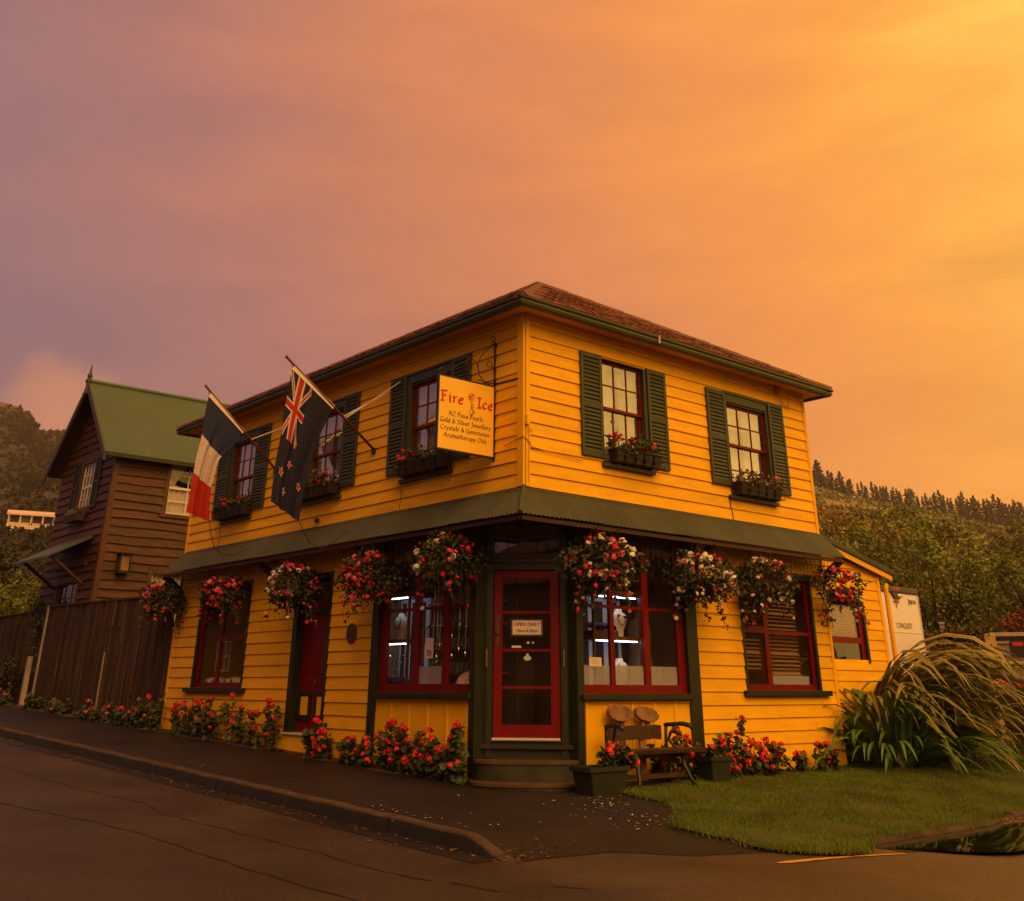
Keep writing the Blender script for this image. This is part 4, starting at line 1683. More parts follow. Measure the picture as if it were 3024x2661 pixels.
# lean-to annex on the right ---------------------------------------------------
annex = thing('annex', (6.9, .9, 0), 'low yellow weatherboard lean-to at the right end of the shop', 'building')
AW = [(8.05, 9.42, 1.55, 2.60)]
rake = lambda x: 3.115 + (10.12 - x) * .205
clad(FA, 6.84, 10.03, 0.19, 3.72, AW, annex, top_fn=lambda x: rake(x) - .03, backmat=YELP, vback0=2.9) if False else None
g = MB()
g.prism(FA, [(6.84, -.2), (10.08, -.2), (10.08, 1.55), (6.84, 1.55)], -.1, 0)
g.prism(FA, [(6.84, 1.55), (8.05, 1.55), (8.05, 2.60), (6.84, 2.60)], -.1, 0)
g.prism(FA, [(9.42, 1.55), (10.08, 1.55), (10.08, 2.60), (9.42, 2.60)], -.1, 0)
g.prism(FA, [(6.84, 2.60), (10.08, 2.60), (10.08, rake(10.08)), (6.84, rake(6.84))], -.1, 0)
g.box(10.0, 10.1, .95, 6, -.2, 3.1)
aw = g.build('wall', YEL, annex)
k = 0
while Z0 + k * EXPO < 3.75:
    a, b = Z0 + k * EXPO, Z0 + (k + 1) * EXPO
    k += 1
    for c, e in split(6.84, 10.0, [H[:2] for H in AW if H[2] < (a + b) / 2 < H[3]]):
        tl, trr = rake(c) - .02, rake(e) - .02
        b0, b1 = min(b, tl), min(b, trr)
        if b0 - a < .02: continue
        if b1 - a < .004:
            e = 10.12 - (a + .03 - 3.115 + .02) / .205
            b1 = a + .008
            if e - c < .1: continue
        g = MB()
        g.hexa([FA.p(c, a, .001), FA.p(e, a, .001), FA.p(e, a, .024), FA.p(c, a, .024), FA.p(c, b0, .001), FA.p(e, b1, .001), FA.p(e, b1, .007), FA.p(c, b0, .007)])
        g.build('weatherboard', YEL, aw)
g = MB()
g.fb(FA, 10.0, 10.09, -.1, 3.10, -.02, .032)
g.build('corner_board', YELP, annex)
g = MB()
g.tube([FA.p(10.28, 2.98, .06), FA.p(10.24, 2.90, .06), FA.p(10.24, .1, .06)], .045, 10)
g.build('downpipe', YELP, annex)
g = MB()
g.prism(FA, [(6.6, rake(6.6) - .01), (10.42, rake(10.42) - .01), (10.42, rake(10.42) + .09), (6.6, rake(6.6) + .09)], .10, .13)
g.build('barge_board', YELP, annex)
g = MB()
n = 46


def ar(p, q):
    x = 6.6 + p * 3.9
    y = .9 - .16 + q * 6
    return (x, y, rake(x) + .105 + .010 * math.sin(y / .076 * 6.283) * (q > 0))


g.grid(ar, 4, 200)
g.prism(FA, [(6.6, rake(6.6) + .09), (10.48, rake(10.48) + .09), (10.48, rake(10.48) + .20), (6.6, rake(6.6) + .20)], .06, .15)
g.build('roof', CAN, annex, recalc=False)
g = MB()
g.fb(FA, 8.05, 8.11, 1.55, 2.60, -.1, .03)
g.fb(FA, 9.36, 9.42, 1.55, 2.60, -.1, .03)
g.fb(FA, 8.05, 9.42, 2.60, 2.66, -.1, .03)
aw2 = g.build('window', GRN, annex)
g = MB()
g.fb(FA, 8.11, 8.18, 1.55, 2.60, -.06, -.02)
g.fb(FA, 9.24, 9.36, 1.55, 2.60, -.06, -.02)
g.fb(FA, 8.18, 9.24, 2.53, 2.60, -.06, -.02)
g.fb(FA, 8.18, 9.24, 1.88, 1.98, -.06, -.02)
g.fb(FA, 8.18, 9.24, 1.55, 1.6, -.06, -.02)
g.build('sash', RED, aw2)
g = MB()
g.add([FA.p(8.18, 1.55, -.05), FA.p(9.24, 1.55, -.05), FA.p(9.24, 2.55, -.05), FA.p(8.18, 2.55, -.05)], [(0, 1, 2, 3)])
g.build('pane', GLS2, aw2)
z = 2.52
while z > 1.96:
    g = MB()
    g.fb(FA, 8.18, 9.20, z - .012, z + .012, -.085, -.075)
    g.build('blind_slat', BLINDW, aw2)
    z -= .034
g = MB()
g.fb(FA, 8.1, 9.4, 1.5, 2.62, -.5, -.48)
g.build('back_panel', INTD, aw2)
# ------------------------------------------------------------------ shop interior seen through the glass
def cabinet(label, x0, x1, y0, y1, face, shelf, zt, zb=1.12):
    """glass-fronted lit display cabinet; face 'x' looks to -X, 'y' looks to -Y"""
    t = thing('display_cabinet', ((x0 + x1) / 2, (y0 + y1) / 2, zb), label, 'cabinet')
    f = .035
    g = MB()
    for X_ in (x0, x1 - f):
        for Y_ in (y0, y1 - f):
            g.box(X_, X_ + f, Y_, Y_ + f, zb, zt)
    g.box(x0, x1, y0, y1, zb - .04, zb)
    g.box(x0, x1, y0, y1, zt, zt + .07)
    g.box(x0, x1, y0, y1, .47, zb - .041)
    g.build('carcass', CAB, t)
    g = MB()
    g.box(x0 + .002, x1 - .002, y0 + .002, y1 - .002, shelf - .05, shelf)
    g.build('shelf', CAB, t)
    g = MB()
    if face == 'x': g.box(x1 - f - .012, x1 - f - .002, y0 + f, y1 - f, zb, zt)
    else: g.box(x0 + f, x1 - f, y1 - f - .012, y1 - f - .002, zb, zt)
    g.build('back_panel', CABW, t)
    for z in (zt, shelf - .05):
        g = MB()
        if face == 'x': g.box(x0 + .05, x0 + .07, y0 + .06, y1 - .06, z - .018, z - .004)
        else: g.box(x0 + .06, x1 - .06, y0 + .05, y0 + .07, z - .018, z - .004)
        g.build('light_strip', LED, t)
    # dark stripes of the mirrored back
    n = 3
    for i in range(n):
        g = MB()
        if face == 'x':
            a = y0 + (y1 - y0) * (i + .55) / (n + .3)
            g.box(x1 - f - .016, x1 - f - .0125, a, a + .10, zb + .02, zt - .05)
        else:
            a = x0 + (x1 - x0) * (i + .45) / (n + .3)
            g.box(a, a + .15, y1 - f - .016, y1 - f - .0125, zb + .02, zt - .05)
        g.build('mirror_strip', INTD, t)
    return t


cabinet('lit wooden jewellery cabinet in the left shop window', .16, .62, 2.72, 3.55, 'x', 1.74, 2.32)
cabinet('lit wooden jewellery cabinet in the right shop window', 1.44, 2.42, .18, .62, 'y', 1.76, 2.28)


def bust(x, y, z, h, ang, label):
    g = MB()
    prof = [(0, 0.02, .30), (.25, .03, .33), (.5, .05, .50), (.7, .055, .55), (.82, .05, .42), (.9, .03, .22), (1.0, .028, .20)]
    ca, sa = math.cos(ang), math.sin(ang)
    vs = []
    for t, th, hw in prof:
        for sx, sy in ((-1, -.4), (-.6, -1), (.6, -1), (1, -.4), (1, .6), (-1, .6)):
            lx, ly = sx * hw * h * .8, sy * th
            vs.append((x + lx * ca - ly * sa, y + lx * sa + ly * ca, z + t * h))
    fs = [(i * 6 + k, i * 6 + (k + 1) % 6, i * 6 + 6 + (k + 1) % 6, i * 6 + 6 + k) for i in range(len(prof) - 1) for k in range(6)]
    g.add(vs, fs + [tuple(range((len(prof) - 1) * 6, len(prof) * 6))])
    t = thing('display_bust', (x, y, z), label, 'display bust')
    g.build('form', BUST, t, smooth=True)
    g = MB()
    pts = []
    for k in range(13):
        a = math.pi * k / 12
        lx, lz = math.cos(a) * h * .24, h * (.82 - .42 * math.sin(a))
        ly = -.075
        pts.append((x + lx * ca - ly * sa, y + lx * sa + ly * ca, z + lz))
    g.tube(pts, .006, 5)
    g.build('necklace', INTD, t)


bust(.33, 3.12, 1.745, .34, RAD(-90 - 0) + math.pi, 'white necklace bust on the upper shelf of the left shop window cabinet') if False else None
bust(.33, 3.14, 1.745, .36, -math.pi / 2, 'white necklace bust on the upper shelf of the left shop window cabinet')
bust(2.10, .34, 1.765, .36, 0, 'white necklace bust on the upper shelf of the right shop window cabinet')
bust(2.09, .34, 1.125, .36, 0, 'white necklace bust on the lower shelf of the right shop window cabinet')


def roll(x0, y0, z, dx, dy, n, label):
    t = thing('velvet_ring_tray', (x0, y0, z), label, 'jewellery tray')
    for i in range(n):
        g = MB()
        cx, cy = x0 + dx * i, y0 + dy * i
        w = .10
        px, py = (-dy, dx)
        l_ = math.hypot(px, py)
        px, py = px / l_ * w, py / l_ * w
        ux, uy = dx * .46, dy * .46
        vs = []
        for k in range(7):
            a = math.pi * k / 6
            for s in (-1, 1):
                vs.append((cx + ux * math.cos(a) + px * s, cy + uy * math.cos(a) + py * s, z + .065 * math.sin(a) + (.05 if s > 0 else 0)))
        g.add(vs, [(2 * k, 2 * k + 1, 2 * k + 3, 2 * k + 2) for k in range(6)])
        g.build('velvet_roll', PURP, t, smooth=True)


roll(.30, 2.86, 1.13, 0, .075, 7, 'purple velvet ring tray on the lower shelf of the left window cabinet')
roll(1.56, .32, 1.83, .085, 0, 5, 'purple velvet ring tray in the upper part of the right window cabinet')
g = MB()
g.box(1.5, 1.97, .22, .45, 1.762, 1.828)
setp(g.build('tray_stand', CAB), 'brown wooden stand under the purple tray in the right window cabinet', 'stand')
for k in range(6):
    g = MB()
    y = 2.84 + k * .09
    z = 1.25 + (k * 7 % 4) * .09
    g.lathe([(0, .022), (.016, .016), (.022, 0), (.016, -.016), (0, -.022)], (.26, y, z), 8)
    g.tube([(.26, y, z + .02), (.26, y, 1.66)], .0015, 3)
    setp(g.build('earring', SILV), 'small bright earring hanging in the lit left window cabinet', 'earring', 'earrings in the left window cabinet')
pr_ = random.Random(4)
for k in range(17):
    y = 1.10 + k * .068 + pr_.uniform(-.02, .02)
    x = .14 + pr_.random() * .12
    z = pr_.uniform(1.42, 2.0)
    g = MB()
    g.tube([(x, y, z), (x, y, 2.75)], .0028, 4)
    g.lathe([(0, .035), (.012, .02), (.017, 0), (.010, -.03), (0, -.05)], (x, y, z - .02), 7)
    setp(g.build('pendant_necklace', SILV), 'silver pendant on a long chain hanging in the left shop window', 'necklace', 'pendants hanging in the left shop window')
rk = thing('ring_rack', (.5, 1.7, 1.3), 'tiered dark rack of grey ring holders behind the left shop window', 'display rack')
GREYV = surf('grey_ring_holder', (0.16, 0.14, 0.12), 0.8, 0.2, 9.0, rand=0.3)
for rz in (1.30, 1.62, 1.92, 2.22):
    g = MB()
    g.box(.42, .66, 1.05, 2.6, rz - .03, rz)
    g.build('shelf', CAB, rk)
    for i in range(15):
        g = MB()
        y = 1.10 + i * .098
        g.hexa([(.44, y, rz + .005), (.54, y, rz + .005), (.54, y + .06, rz + .005), (.44, y + .06, rz + .005), (.50, y + .03, rz + .13), (.58, y + .03, rz + .13), (.58, y + .08, rz + .13), (.50, y + .08, rz + .13)])
        g.build('ring_holder', GREYV, rk)
g = MB()
g.box(.68, .70, .9, 2.65, .5, 2.9)
g.build('back_board', INTD, rk)
FLORAL = surf('floral_shade', (0.72, 0.55, 0.36), 0.8, 0.1, 5.0, dirt=(0.35, 0.13, 0.07), dirt_scale=22.0, dirt_amt=0.9)
g = MB()
g.lathe([(.23, 0), (.225, .06), (.19, .13), (.12, .185), (.04, .21), (0, .212)], (.30, 1.38, 1.10), 24)
setp(g.build('lampshade', FLORAL, smooth=True), 'rounded floral lampshade low in the left shop window', 'lampshade')
g = MB()
g.fb(FL, 1.94, 2.13, 1.47, 1.73, -.045, -.043)
g.fb(FL, 1.98, 2.09, 1.50, 1.58, -.043, -.0425, 1)
GREYP = surf('printed_grey', (0.30, 0.26, 0.22), 0.8, 0.5, 30.0)
setp(g.build('window_notice', [PAPER, GREYP]), 'tall paper notice taped inside the left shop window', 'notice')
g = MB()
g.fb(FR, 1.21, 1.44, 1.37, 1.48, -.05, -.048)
for k in range(3):
    g.fb(FR, 1.25, 1.40 - .02 * k, 1.40 + .025 * k, 1.406 + .025 * k, -.048, -.0475, 1)
setp(g.build('price_card', [PAPER, GREYP]), 'small cream card taped inside the right shop window', 'card')
for F, a, b, zt, lab in ((FL, 1.71, 2.26, 1.37, 'frosted band along the foot of the middle pane, left shop window'),
                         (FR, 1.04, 1.592, 1.385, 'frosted band along the foot of the left pane, right shop window'),
                         (FR, 1.68, 2.265, 1.385, 'frosted band along the foot of the middle pane, right shop window'),
                         (FR, 2.39, 2.965, 1.385, 'frosted band along the foot of the right pane, right shop window')):
    t = thing('frosted_band', F.p((a + b) / 2, 1.15, -.056), lab, 'window film')
    g = MB()
    g.fb(F, a, b, 1.152, zt, -.0575, -.056)
    g.build('film', FROST, t)
    g = MB()
    m_ = (a + b) / 2
    g.tube([F.p(m_ + .02 * math.cos(q * .7) * (1 - q / 10), 1.33 + .02 * math.sin(q * .7) * (1 - q / 10), -.053) for q in range(10)], .003, 4)
    g.tube([F.p(m_ + .004, 1.315, -.053), F.p(m_ + .008, 1.26, -.053), F.p(m_ - .005, 1.21, -.053)], .003, 4)
    g.build('rose_mark', GREYP, t)
# solid form added for the faint figure mirrored in the dark right part
g = MB()
g.lathe([(.20, 0), (.22, .35), (.17, .62), (.21, .85), (.15, 1.0), (.06, 1.06), (.05, 1.12), (0, 1.13)], (2.95, .75, 1.0), 16)
setp(g.build('reflected_figure', GREYV, smooth=True), 'dim grey form imitating a figure reflected in the dark right shop window', 'reflected figure')
# small room behind the left casement window: white lattice added for a reflected sash, folded cloth on the sill
g = MB()
for k in range(4):
    y = 8.62 + k * .17
    g.box(.34, .36, y, y + .022, 1.35, 1.86)
for z in (1.35, 1.60, 1.84):
    g.box(.341, .359, 8.62, 9.15, z, z + .022)
setp(g.build('sash_reflection', WHITE), 'white lattice imitating a sash reflected in the small street window', 'panel')
for y0, y1, lab in ((8.5, 9.2, 'pale folded cloth on the left of the small street window sill'), (7.9, 8.35, 'pale folded cloth on the right of the small street window sill')):
    g = MB()
    g.grid(lambda a, b: (.12 + .3 * b, y0 + (y1 - y0) * a, 1.10 + .20 * math.sin(a * 3.14) * (.6 + .4 * math.sin(a * 9 + b * 4)) * (1 - .3 * b)), 14, 5)
    setp(g.build('folded_cloth', CREAM2, smooth=True, recalc=False), lab, 'cloth')

# ------------------------------------------------------------------ lettering
def arc(cx, cy, rx, ry, a0, a1, n=7):
    return [(cx + rx * math.cos(RAD(a0 + (a1 - a0) * i / n)), cy + ry * math.sin(RAD(a0 + (a1 - a0) * i / n))) for i in range(n + 1)]


XH = .62
GLY = {
    'F': (.58, [[(.15, 0), (.15, 1)], [(0, .96), (.55, 1)], [(.15, .54), (.45, .56)], [(0, .02), (.30, .02)]]),
    'I': (.42, [[(.2, 0), (.2, 1)], [(.02, .98), (.4, .98)], [(.02, .02), (.4, .02)]]),
    'i': (.28, [[(.03, XH - .04), (.14, XH)], [(.14, XH), (.14, .08), (.24, .02)], [(.12, .84), (.17, .88)]]),
    'r': (.42, [[(.03, XH - .04), (.14, XH), (.14, 0)], [(.14, .42), (.26, .60), (.38, .58)]]),
    'e': (.48, [[(.07, .34), (.40, .40), (.38, .56), (.24, .62), (.09, .46), (.06, .26), (.12, .08), (.25, .0), (.42, .10)]]),
    'c': (.46, [[(.40, .50), (.26, .62), (.10, .48), (.06, .28), (.12, .08), (.25, .0), (.42, .10)]]),
    'N': (.75, [[(.1, 0), (.1, 1)], [(.0, 1), (.12, .98), (.62, .02)], [(.62, 0), (.62, 1)]]),
    'Z': (.66, [[(.05, .95), (.58, .97), (.04, .03), (.62, .04)]]),
    'P': (.56, [[(.13, 0), (.13, 1)], [(0, .94), (.28, 1), (.48, .88), (.48, .62), (.28, .48), (.13, .50)]]),
    'a': (.50, [[(.36, .50), (.22, .62), (.08, .44), (.07, .18), (.18, .02), (.36, .20)], [(.37, .62), (.36, .12), (.46, .02)]]),
    'u': (.54, [[(.02, .58), (.11, XH), (.10, .16), (.20, .0), (.38, .18)], [(.40, XH), (.39, .10), (.50, .02)]]),
    'l': (.26, [[(.03, .95), (.13, 1), (.12, .12), (.23, .02)]]),
    's': (.38, [[(.32, .54), (.18, .62), (.08, .48), (.30, .22), (.20, .02), (.04, .08)]]),
    'G': (.72, [arc(.36, .5, .32, .5, 50, 330, 12), [(.60, .02), (.60, .42)], [(.42, .42), (.66, .42)]]),
    'o': (.50, [arc(.25, .31, .19, .31, 90, 450, 12)]),
    'd': (.53, [arc(.23, .31, .17, .31, 60, 330, 9), [(.40, 1), (.40, .10), (.50, .02)]]),
    '&': (.72, [[(.66, .02), (.18, .72), (.22, .92), (.34, .96), (.42, .82), (.14, .44), (.08, .22), (.22, .02), (.42, .10), (.60, .42)], [(.5, .44), (.68, .44)]]),
    'S': (.52, [[(.44, .86), (.30, 1), (.12, .90), (.10, .70), (.40, .40), (.40, .14), (.24, 0), (.06, .10)]]),
    'v': (.48, [[(.02, XH), (.20, .02), (.42, XH)]]),
    'J': (.36, [[(.06, .98), (.32, .98)], [(.22, .98), (.22, .05), (.10, -.22), (-.04, -.20)]]),
    'w': (.72, [[(.02, XH), (.17, .02), (.34, .56), (.50, .02), (.68, XH)]]),
    'y': (.48, [[(.02, XH), (.22, .06)], [(.42, XH), (.22, .06), (.10, -.28), (-.02, -.26)]]),
    'C': (.66, [arc(.36, .5, .32, .5, 50, 310, 12)]),
    't': (.34, [[(.14, .84), (.13, .12), (.26, .02)], [(.02, XH), (.30, XH)]]),
    'm': (.80, [[(.03, .58), (.11, XH), (.11, 0)], [(.11, .44), (.27, .62), (.38, .5), (.38, 0)], [(.38, .44), (.54, .62), (.66, .5), (.66, .08), (.75, .02)]]),
    'n': (.55, [[(.03, .58), (.11, XH), (.11, 0)], [(.11, .44), (.28, .62), (.40, .5), (.40, .08), (.50, .02)]]),
    'A': (.70, [[(.02, 0), (.34, 1), (.64, 0)], [(.14, .36), (.54, .36)]]),
    'h': (.55, [[(.03, .95), (.12, 1), (.12, 0)], [(.12, .44), (.28, .62), (.40, .5), (.40, .08), (.50, .02)]]),
    'p': (.54, [[(.03, .58), (.12, XH), (.12, -.30)], [(.12, .46), (.28, .62), (.46, .46), (.46, .18), (.30, 0), (.12, .10)]]),
    'O': (.78, [arc(.38, .5, .34, .5, 90, 450, 14)]),
}


def letters(F, text, u0, u1, base, cap, w, nib, name, material, parent, slant=0.0):
    tot = sum(.34 if c == ' ' else GLY[c][0] + .05 for c in text)
    sx = (u1 - u0) / tot
    g = MB()
    nx, nz_ = math.cos(RAD(38)) * nib, math.sin(RAD(38)) * nib
    x = u0
    q = 0
    for c in text:
        if c == ' ':
            x += .34 * sx
            continue
        wd, strokes = GLY[c]
        for st in strokes:
            for (a, b), (c2, d2) in zip(st, st[1:]):
                q += 1
                p0 = (x + a * sx + slant * b * cap, base + b * cap)
                p1 = (x + c2 * sx + slant * d2 * cap, base + d2 * cap)
                ww = w + .00006 * (q % 40)
                # nib swept along the stroke, slightly thick across it too
                dx, dz = p1[0] - p0[0], p1[1] - p0[1]
                l_ = math.hypot(dx, dz) + 1e-9
                cx, cz = -dz / l_ * nib * .22, dx / l_ * nib * .22
                s = 1 if (nx * cx + nz_ * cz) >= 0 else -1
                ox, oz = nx / 2 + s * cx, nz_ / 2 + s * cz
                g.add([F.p(p0[0] - ox, p0[1] - oz, ww), F.p(p1[0] - ox, p1[1] - oz, ww), F.p(p1[0] + ox, p1[1] + oz, ww), F.p(p0[0] + ox, p0[1] + oz, ww)], [(0, 1, 2, 3)])
        x += (wd + .05) * sx
    return g.build(name, material, parent, recalc=False)


def ftext(F, s, u, v, w, size, name, material, parent, align='CENTER', shear=0.0, sx=1.0, bold=0.0):
    cu = bpy.data.curves.new(name, 'FONT')
    cu.body = s
    cu.size = size
    cu.align_x = align
    cu.shear = shear
    cu.offset = bold
    cu.extrude = 0.0008
    tmp = bpy.data.objects.new(name, cu)
    COL.objects.link(tmp)
    me = bpy.data.meshes.new_from_object(tmp)
    bpy.data.objects.remove(tmp)
    me.materials.clear()
    me.materials.append(material)
    o = bpy.data.objects.new(name, me)
    COL.objects.link(o)
    R = Matrix((F.u * sx, Vector((0, 0, 1)), F.u.cross(Vector((0, 0, 1))))).transposed().to_4x4()
    o.parent = parent
    o.matrix_basis = Matrix.Translation(Vector(F.p(u, v, w)) - wl(parent)) @ R
    return o


# ------------------------------------------------------------------ hanging trade sign
FSI = Frame((0, .6, 0), (1, 0, 0), (0, -1, 0))
sign = thing('hanging_sign', (0, .6, 3.96), 'square yellow hanging sign with red and black lettering on scrolled iron bracket', 'sign')
U0, U1, V0, V1 = -1.045, -.03, 3.99, 5.02
g = MB()
g.fb(FSI, U0 + .018, U1 - .018, V0 + .018, V1 - .018, -.016, .016)
g.build('panel', SIGNY, sign)
g = MB()
g.fb(FSI, U0, U0 + .02, V0, V1, -.02, .02)
g.fb(FSI, U1 - .02, U1, V0, V1, -.02, .02)
g.fb(FSI, U0 + .02, U1 - .02, V1 - .02, V1, -.02, .02)
g.fb(FSI, U0 + .02, U1 + .02, V0 - .004, V0 + .02, -.02, .02)
g.build('panel_frame', IRON, sign)
g = MB()
g.fb(FSI, -.03, .0, 3.955, 5.69, -.018, .018)
g.fb(FSI, -.012, .0, 5.60, 5.70, -.035, .035)
g.fb(FSI, -.012, .0, 3.93, 4.0, -.035, .035)
g.tube([FSI.p(-.02, 5.055, .0), (-.025, .07, 5.035)], .014, 6)
g.tube([FSI.p(-.35, 5.06, 0.0), FSI.p(-.02, 5.055, 0.0)], .008, 5)
g.build('bracket', IRON, sign)


def curl(cu_, cv, r, a0, turns, dr):
    n = int(16 * turns)
    return [FSI.p(cu_ + (r - dr * i / n) * math.cos(RAD(a0) + 2 * math.pi * turns * i / n), cv + (r - dr * i / n) * math.sin(RAD(a0) + 2 * math.pi * turns * i / n), 0) for i in range(n + 1)]


g = MB()
g.tube(curl(-.075, 5.72, .045, 0, .9, .01), .007, 5)
g.tube([FSI.p(-.03, 5.66, 0), FSI.p(-.22, 5.50, 0), FSI.p(-.31, 5.38, 0), FSI.p(-.345, 5.25, 0), FSI.p(-.32, 5.14, 0), FSI.p(-.22, 5.05, 0), FSI.p(-.12, 5.03, 0), FSI.p(-.03, 5.08, 0)], .008, 5)
g.tube(curl(-.13, 5.33, .05, -40, .8, .005) + [FSI.p(-.05, 5.30, 0), FSI.p(-.03, 5.18, 0)], .007, 5)
g.tube(curl(-.98, 5.075, .045, -90, .9, .005), .007, 5)
g.tube([FSI.p(-.345, 5.27, 0), FSI.p(-.42, 5.34, 0), FSI.p(-.52, 5.33, 0), FSI.p(-.57, 5.24, 0), FSI.p(-.55, 5.14, 0), FSI.p(-.48, 5.12, 0), FSI.p(-.47, 5.18, 0), FSI.p(-.52, 5.2, 0)], .007, 5)
g.tube([FSI.p(-.03, 5.67, 0), FSI.p(-.93, 5.05, 0)], .004, 4)
g.build('scrollwork', IRON, sign)
W = .0175
letters(FSI, 'Fire', -1.0, -.585, 4.655, .145, W, .026, 'lettering', REDL, sign)
letters(FSI, 'Ice', -.355, -.055, 4.655, .145, W, .026, 'lettering', REDL, sign)
letters(FSI, 'NZ Paua Pearls', -.85, -.24, 4.470, .062, W, .0085, 'lettering', BLACKP, sign, .10)
letters(FSI, 'Gold & Silver Jewellery', -1.0, -.095, 4.370, .062, W, .0085, 'lettering', BLACKP, sign, .10)
letters(FSI, 'Crystals & Gemstones', -.985, -.115, 4.270, .062, W, .0085, 'lettering', BLACKP, sign, .10)
letters(FSI, 'Aromatherapy Oils', -.93, -.175, 4.170, .062, W, .0085, 'lettering', BLACKP, sign, .10)
g = MB()
for i, (r_, a0, a1) in enumerate(((.058, 200, 400), (.045, 20, 230), (.030, 160, 420), (.016, 0, 300))):
    g.tube([FSI.p(-.46 + r_ * math.cos(RAD(a0 + (a1 - a0) * k / 10)), 4.80 + r_ * .85 * math.sin(RAD(a0 + (a1 - a0) * k / 10)), W + .001) for k in range(11)], .0045, 4)
g.tube([FSI.p(-.515, 4.80, W), FSI.p(-.49, 4.745, W), FSI.p(-.455, 4.715, W), FSI.p(-.42, 4.75, W), FSI.p(-.405, 4.81, W)], .006, 4)
g.build('rose_emblem', ROSEL, sign)
g = MB()
g.tube([FSI.p(-.455, 4.715, W), FSI.p(-.445, 4.64, W), FSI.p(-.44, 4.57, W), FSI.p(-.46, 4.50, W), FSI.p(-.485, 4.47, W)], .004, 4)
g.tube([FSI.p(-.40, 4.56, W), FSI.p(-.47, 4.66, W), FSI.p(-.43, 4.69, W), FSI.p(-.41, 4.66, W), FSI.p(-.48, 4.60, W), FSI.p(-.49, 4.555, W), FSI.p(-.44, 4.54, W), FSI.p(-.39, 4.60, W)], .004, 4)
g.build('rose_stem', BLACKP, sign)

# door sign and stickers -------------------------------------------------------
ds = thing('door_sign', FC.p(0, 1.73, -.04), 'white OPEN DAILY card with dark border on the red shop door', 'sign')
g = MB()
g.fb(FC, -.214, .216, 1.728, 1.938, -.044, -.040)
g.build('border', CARAG, ds)
g = MB()
g.fb(FC, -.190, .192, 1.748, 1.918, -.040, -.038)
g.build('card', PAPER, ds)
ftext(FC, 'OPEN DAILY', 0, 1.853, -.037, .062, 'lettering', BLACKP, ds, shear=.15, sx=1.0, bold=.0012)
ftext(FC, '10am-4.30pm', 0, 1.775, -.037, .055, 'lettering', BLACKP, ds, shear=.2, sx=1.0, bold=.0008)
for u0, u1, v0, v1, lab in ((-.20, -.075, 1.585, 1.612, 'slim white sticker on the red shop door below the card'), (.0, .035, 1.635, 1.66, 'tiny pale sticker on the shop door, left of a pair'), (.07, .095, 1.638, 1.658, 'tiny pale sticker on the shop door, right of a pair')):
    g = MB()
    g.fb(FC, u0, u1, v0, v1, -.044, -.042)
    setp(g.build('sticker', WHITE), lab, 'sticker')
g = MB()
n = 20
for cu_, cv, r_, sx in ((.008, 1.462, .030, 1.7), (.008, 1.502, .016, 1.2)):
    g.prism(FC, [(cu_ + sx * r_ * math.cos(2 * math.pi * k / n), cv + r_ * math.sin(2 * math.pi * k / n)) for k in range(n)], -.044, -.0415 if r_ > .02 else -.041)
TEAL = surf('pale_teal_print', (0.45, 0.60, 0.56), 0.6, 0.05, 5.0)
setp(g.build('badge_sticker', TEAL), 'pale rounded badge sticker low on the red shop door', 'sticker')
g = MB()
g.fb(FC, -.28, .28, 2.99, 3.0, -.10, -.09)
setp(g.build('fanlight_branch', BARK), 'thin twig laid behind the fanlight above the door', 'twig')

# ------------------------------------------------------------------ icicle lights under the canopy
il = random.Random(8)
for F, a, b, lab in ((FL, 1.0, LY - .1, 'string of icicle lights under the street side canopy'), (FR, 1.0, LX - .1, 'string of icicle lights under the lawn side canopy')):
    t = thing('icicle_lights', F.p((a + b) / 2, 3.0, .2), lab, 'fairy lights', 'icicle lights')
    g = MB()
    gb = MB()
    top = [F.p(a + (b - a) * i / 60, 3.05 + .012 * math.sin(i * 1.7), .30) for i in range(61)]
    g.tube(top, .003, 4)
    u = a
    while u < b:
        ln = il.choice([.12, .2, .3, .38, .25])
        p = [(u, 3.05)]
        for k in range(1, 6):
            p.append((u + il.uniform(-.025, .025), 3.05 - ln * k / 5))
            gb.lathe([(0, .008), (.0055, 0), (0, -.012)], F.p(p[-1][0] + il.uniform(-.02, .02), p[-1][1], .30 + il.uniform(-.02, .02)), 4)
        g.tube([F.p(x, z, .30) for x, z in p], .0032, 4)
        u += il.uniform(.07, .13)
    g.build('cable', DWIRE, t)
    gb.build('bulbs', DWIRE, t)['kind'] = 'stuff'
t = thing('icicle_lights', FC.p(0, 3.1, .1), 'short icicle lights hanging in front of the fanlight', 'fairy lights', 'icicle lights')
g = MB()
for k in range(7):
    u = -.42 + k * .14
    p = [(u, 3.15)]
    for q in range(1, 6): p.append((u + il.uniform(-.03, .03), 3.15 - il.choice([.05, .07, .09]) * q))
    g.tube([FC.p(x, z, .06) for x, z in p], .0032, 4)
g.build('cable', DWIRE, t)

# ------------------------------------------------------------------ flags
def clothmat():
    m, t, b = mat('flag_cloth')
    at = N(t, 'ShaderNodeVertexColor', layer_name='Col')
    b.inputs['Roughness'].default_value = 0.85
    t.links.new(at.outputs['Color'], b.inputs['Base Color'])
    tr_ = N(t, 'ShaderNodeBsdfTranslucent')
    t.links.new(at.outputs['Color'], tr_.inputs['Color'])
    ms = N(t, 'ShaderNodeMixShader')
    ms.inputs[0].default_value = .35
    t.links.new(b.outputs[0], ms.inputs[1])
    t.links.new(tr_.outputs[0], ms.inputs[2])
    t.links.new(ms.outputs[0], t.nodes['Material Output'].inputs['Surface'])
    return m


CLOTH = clothmat()


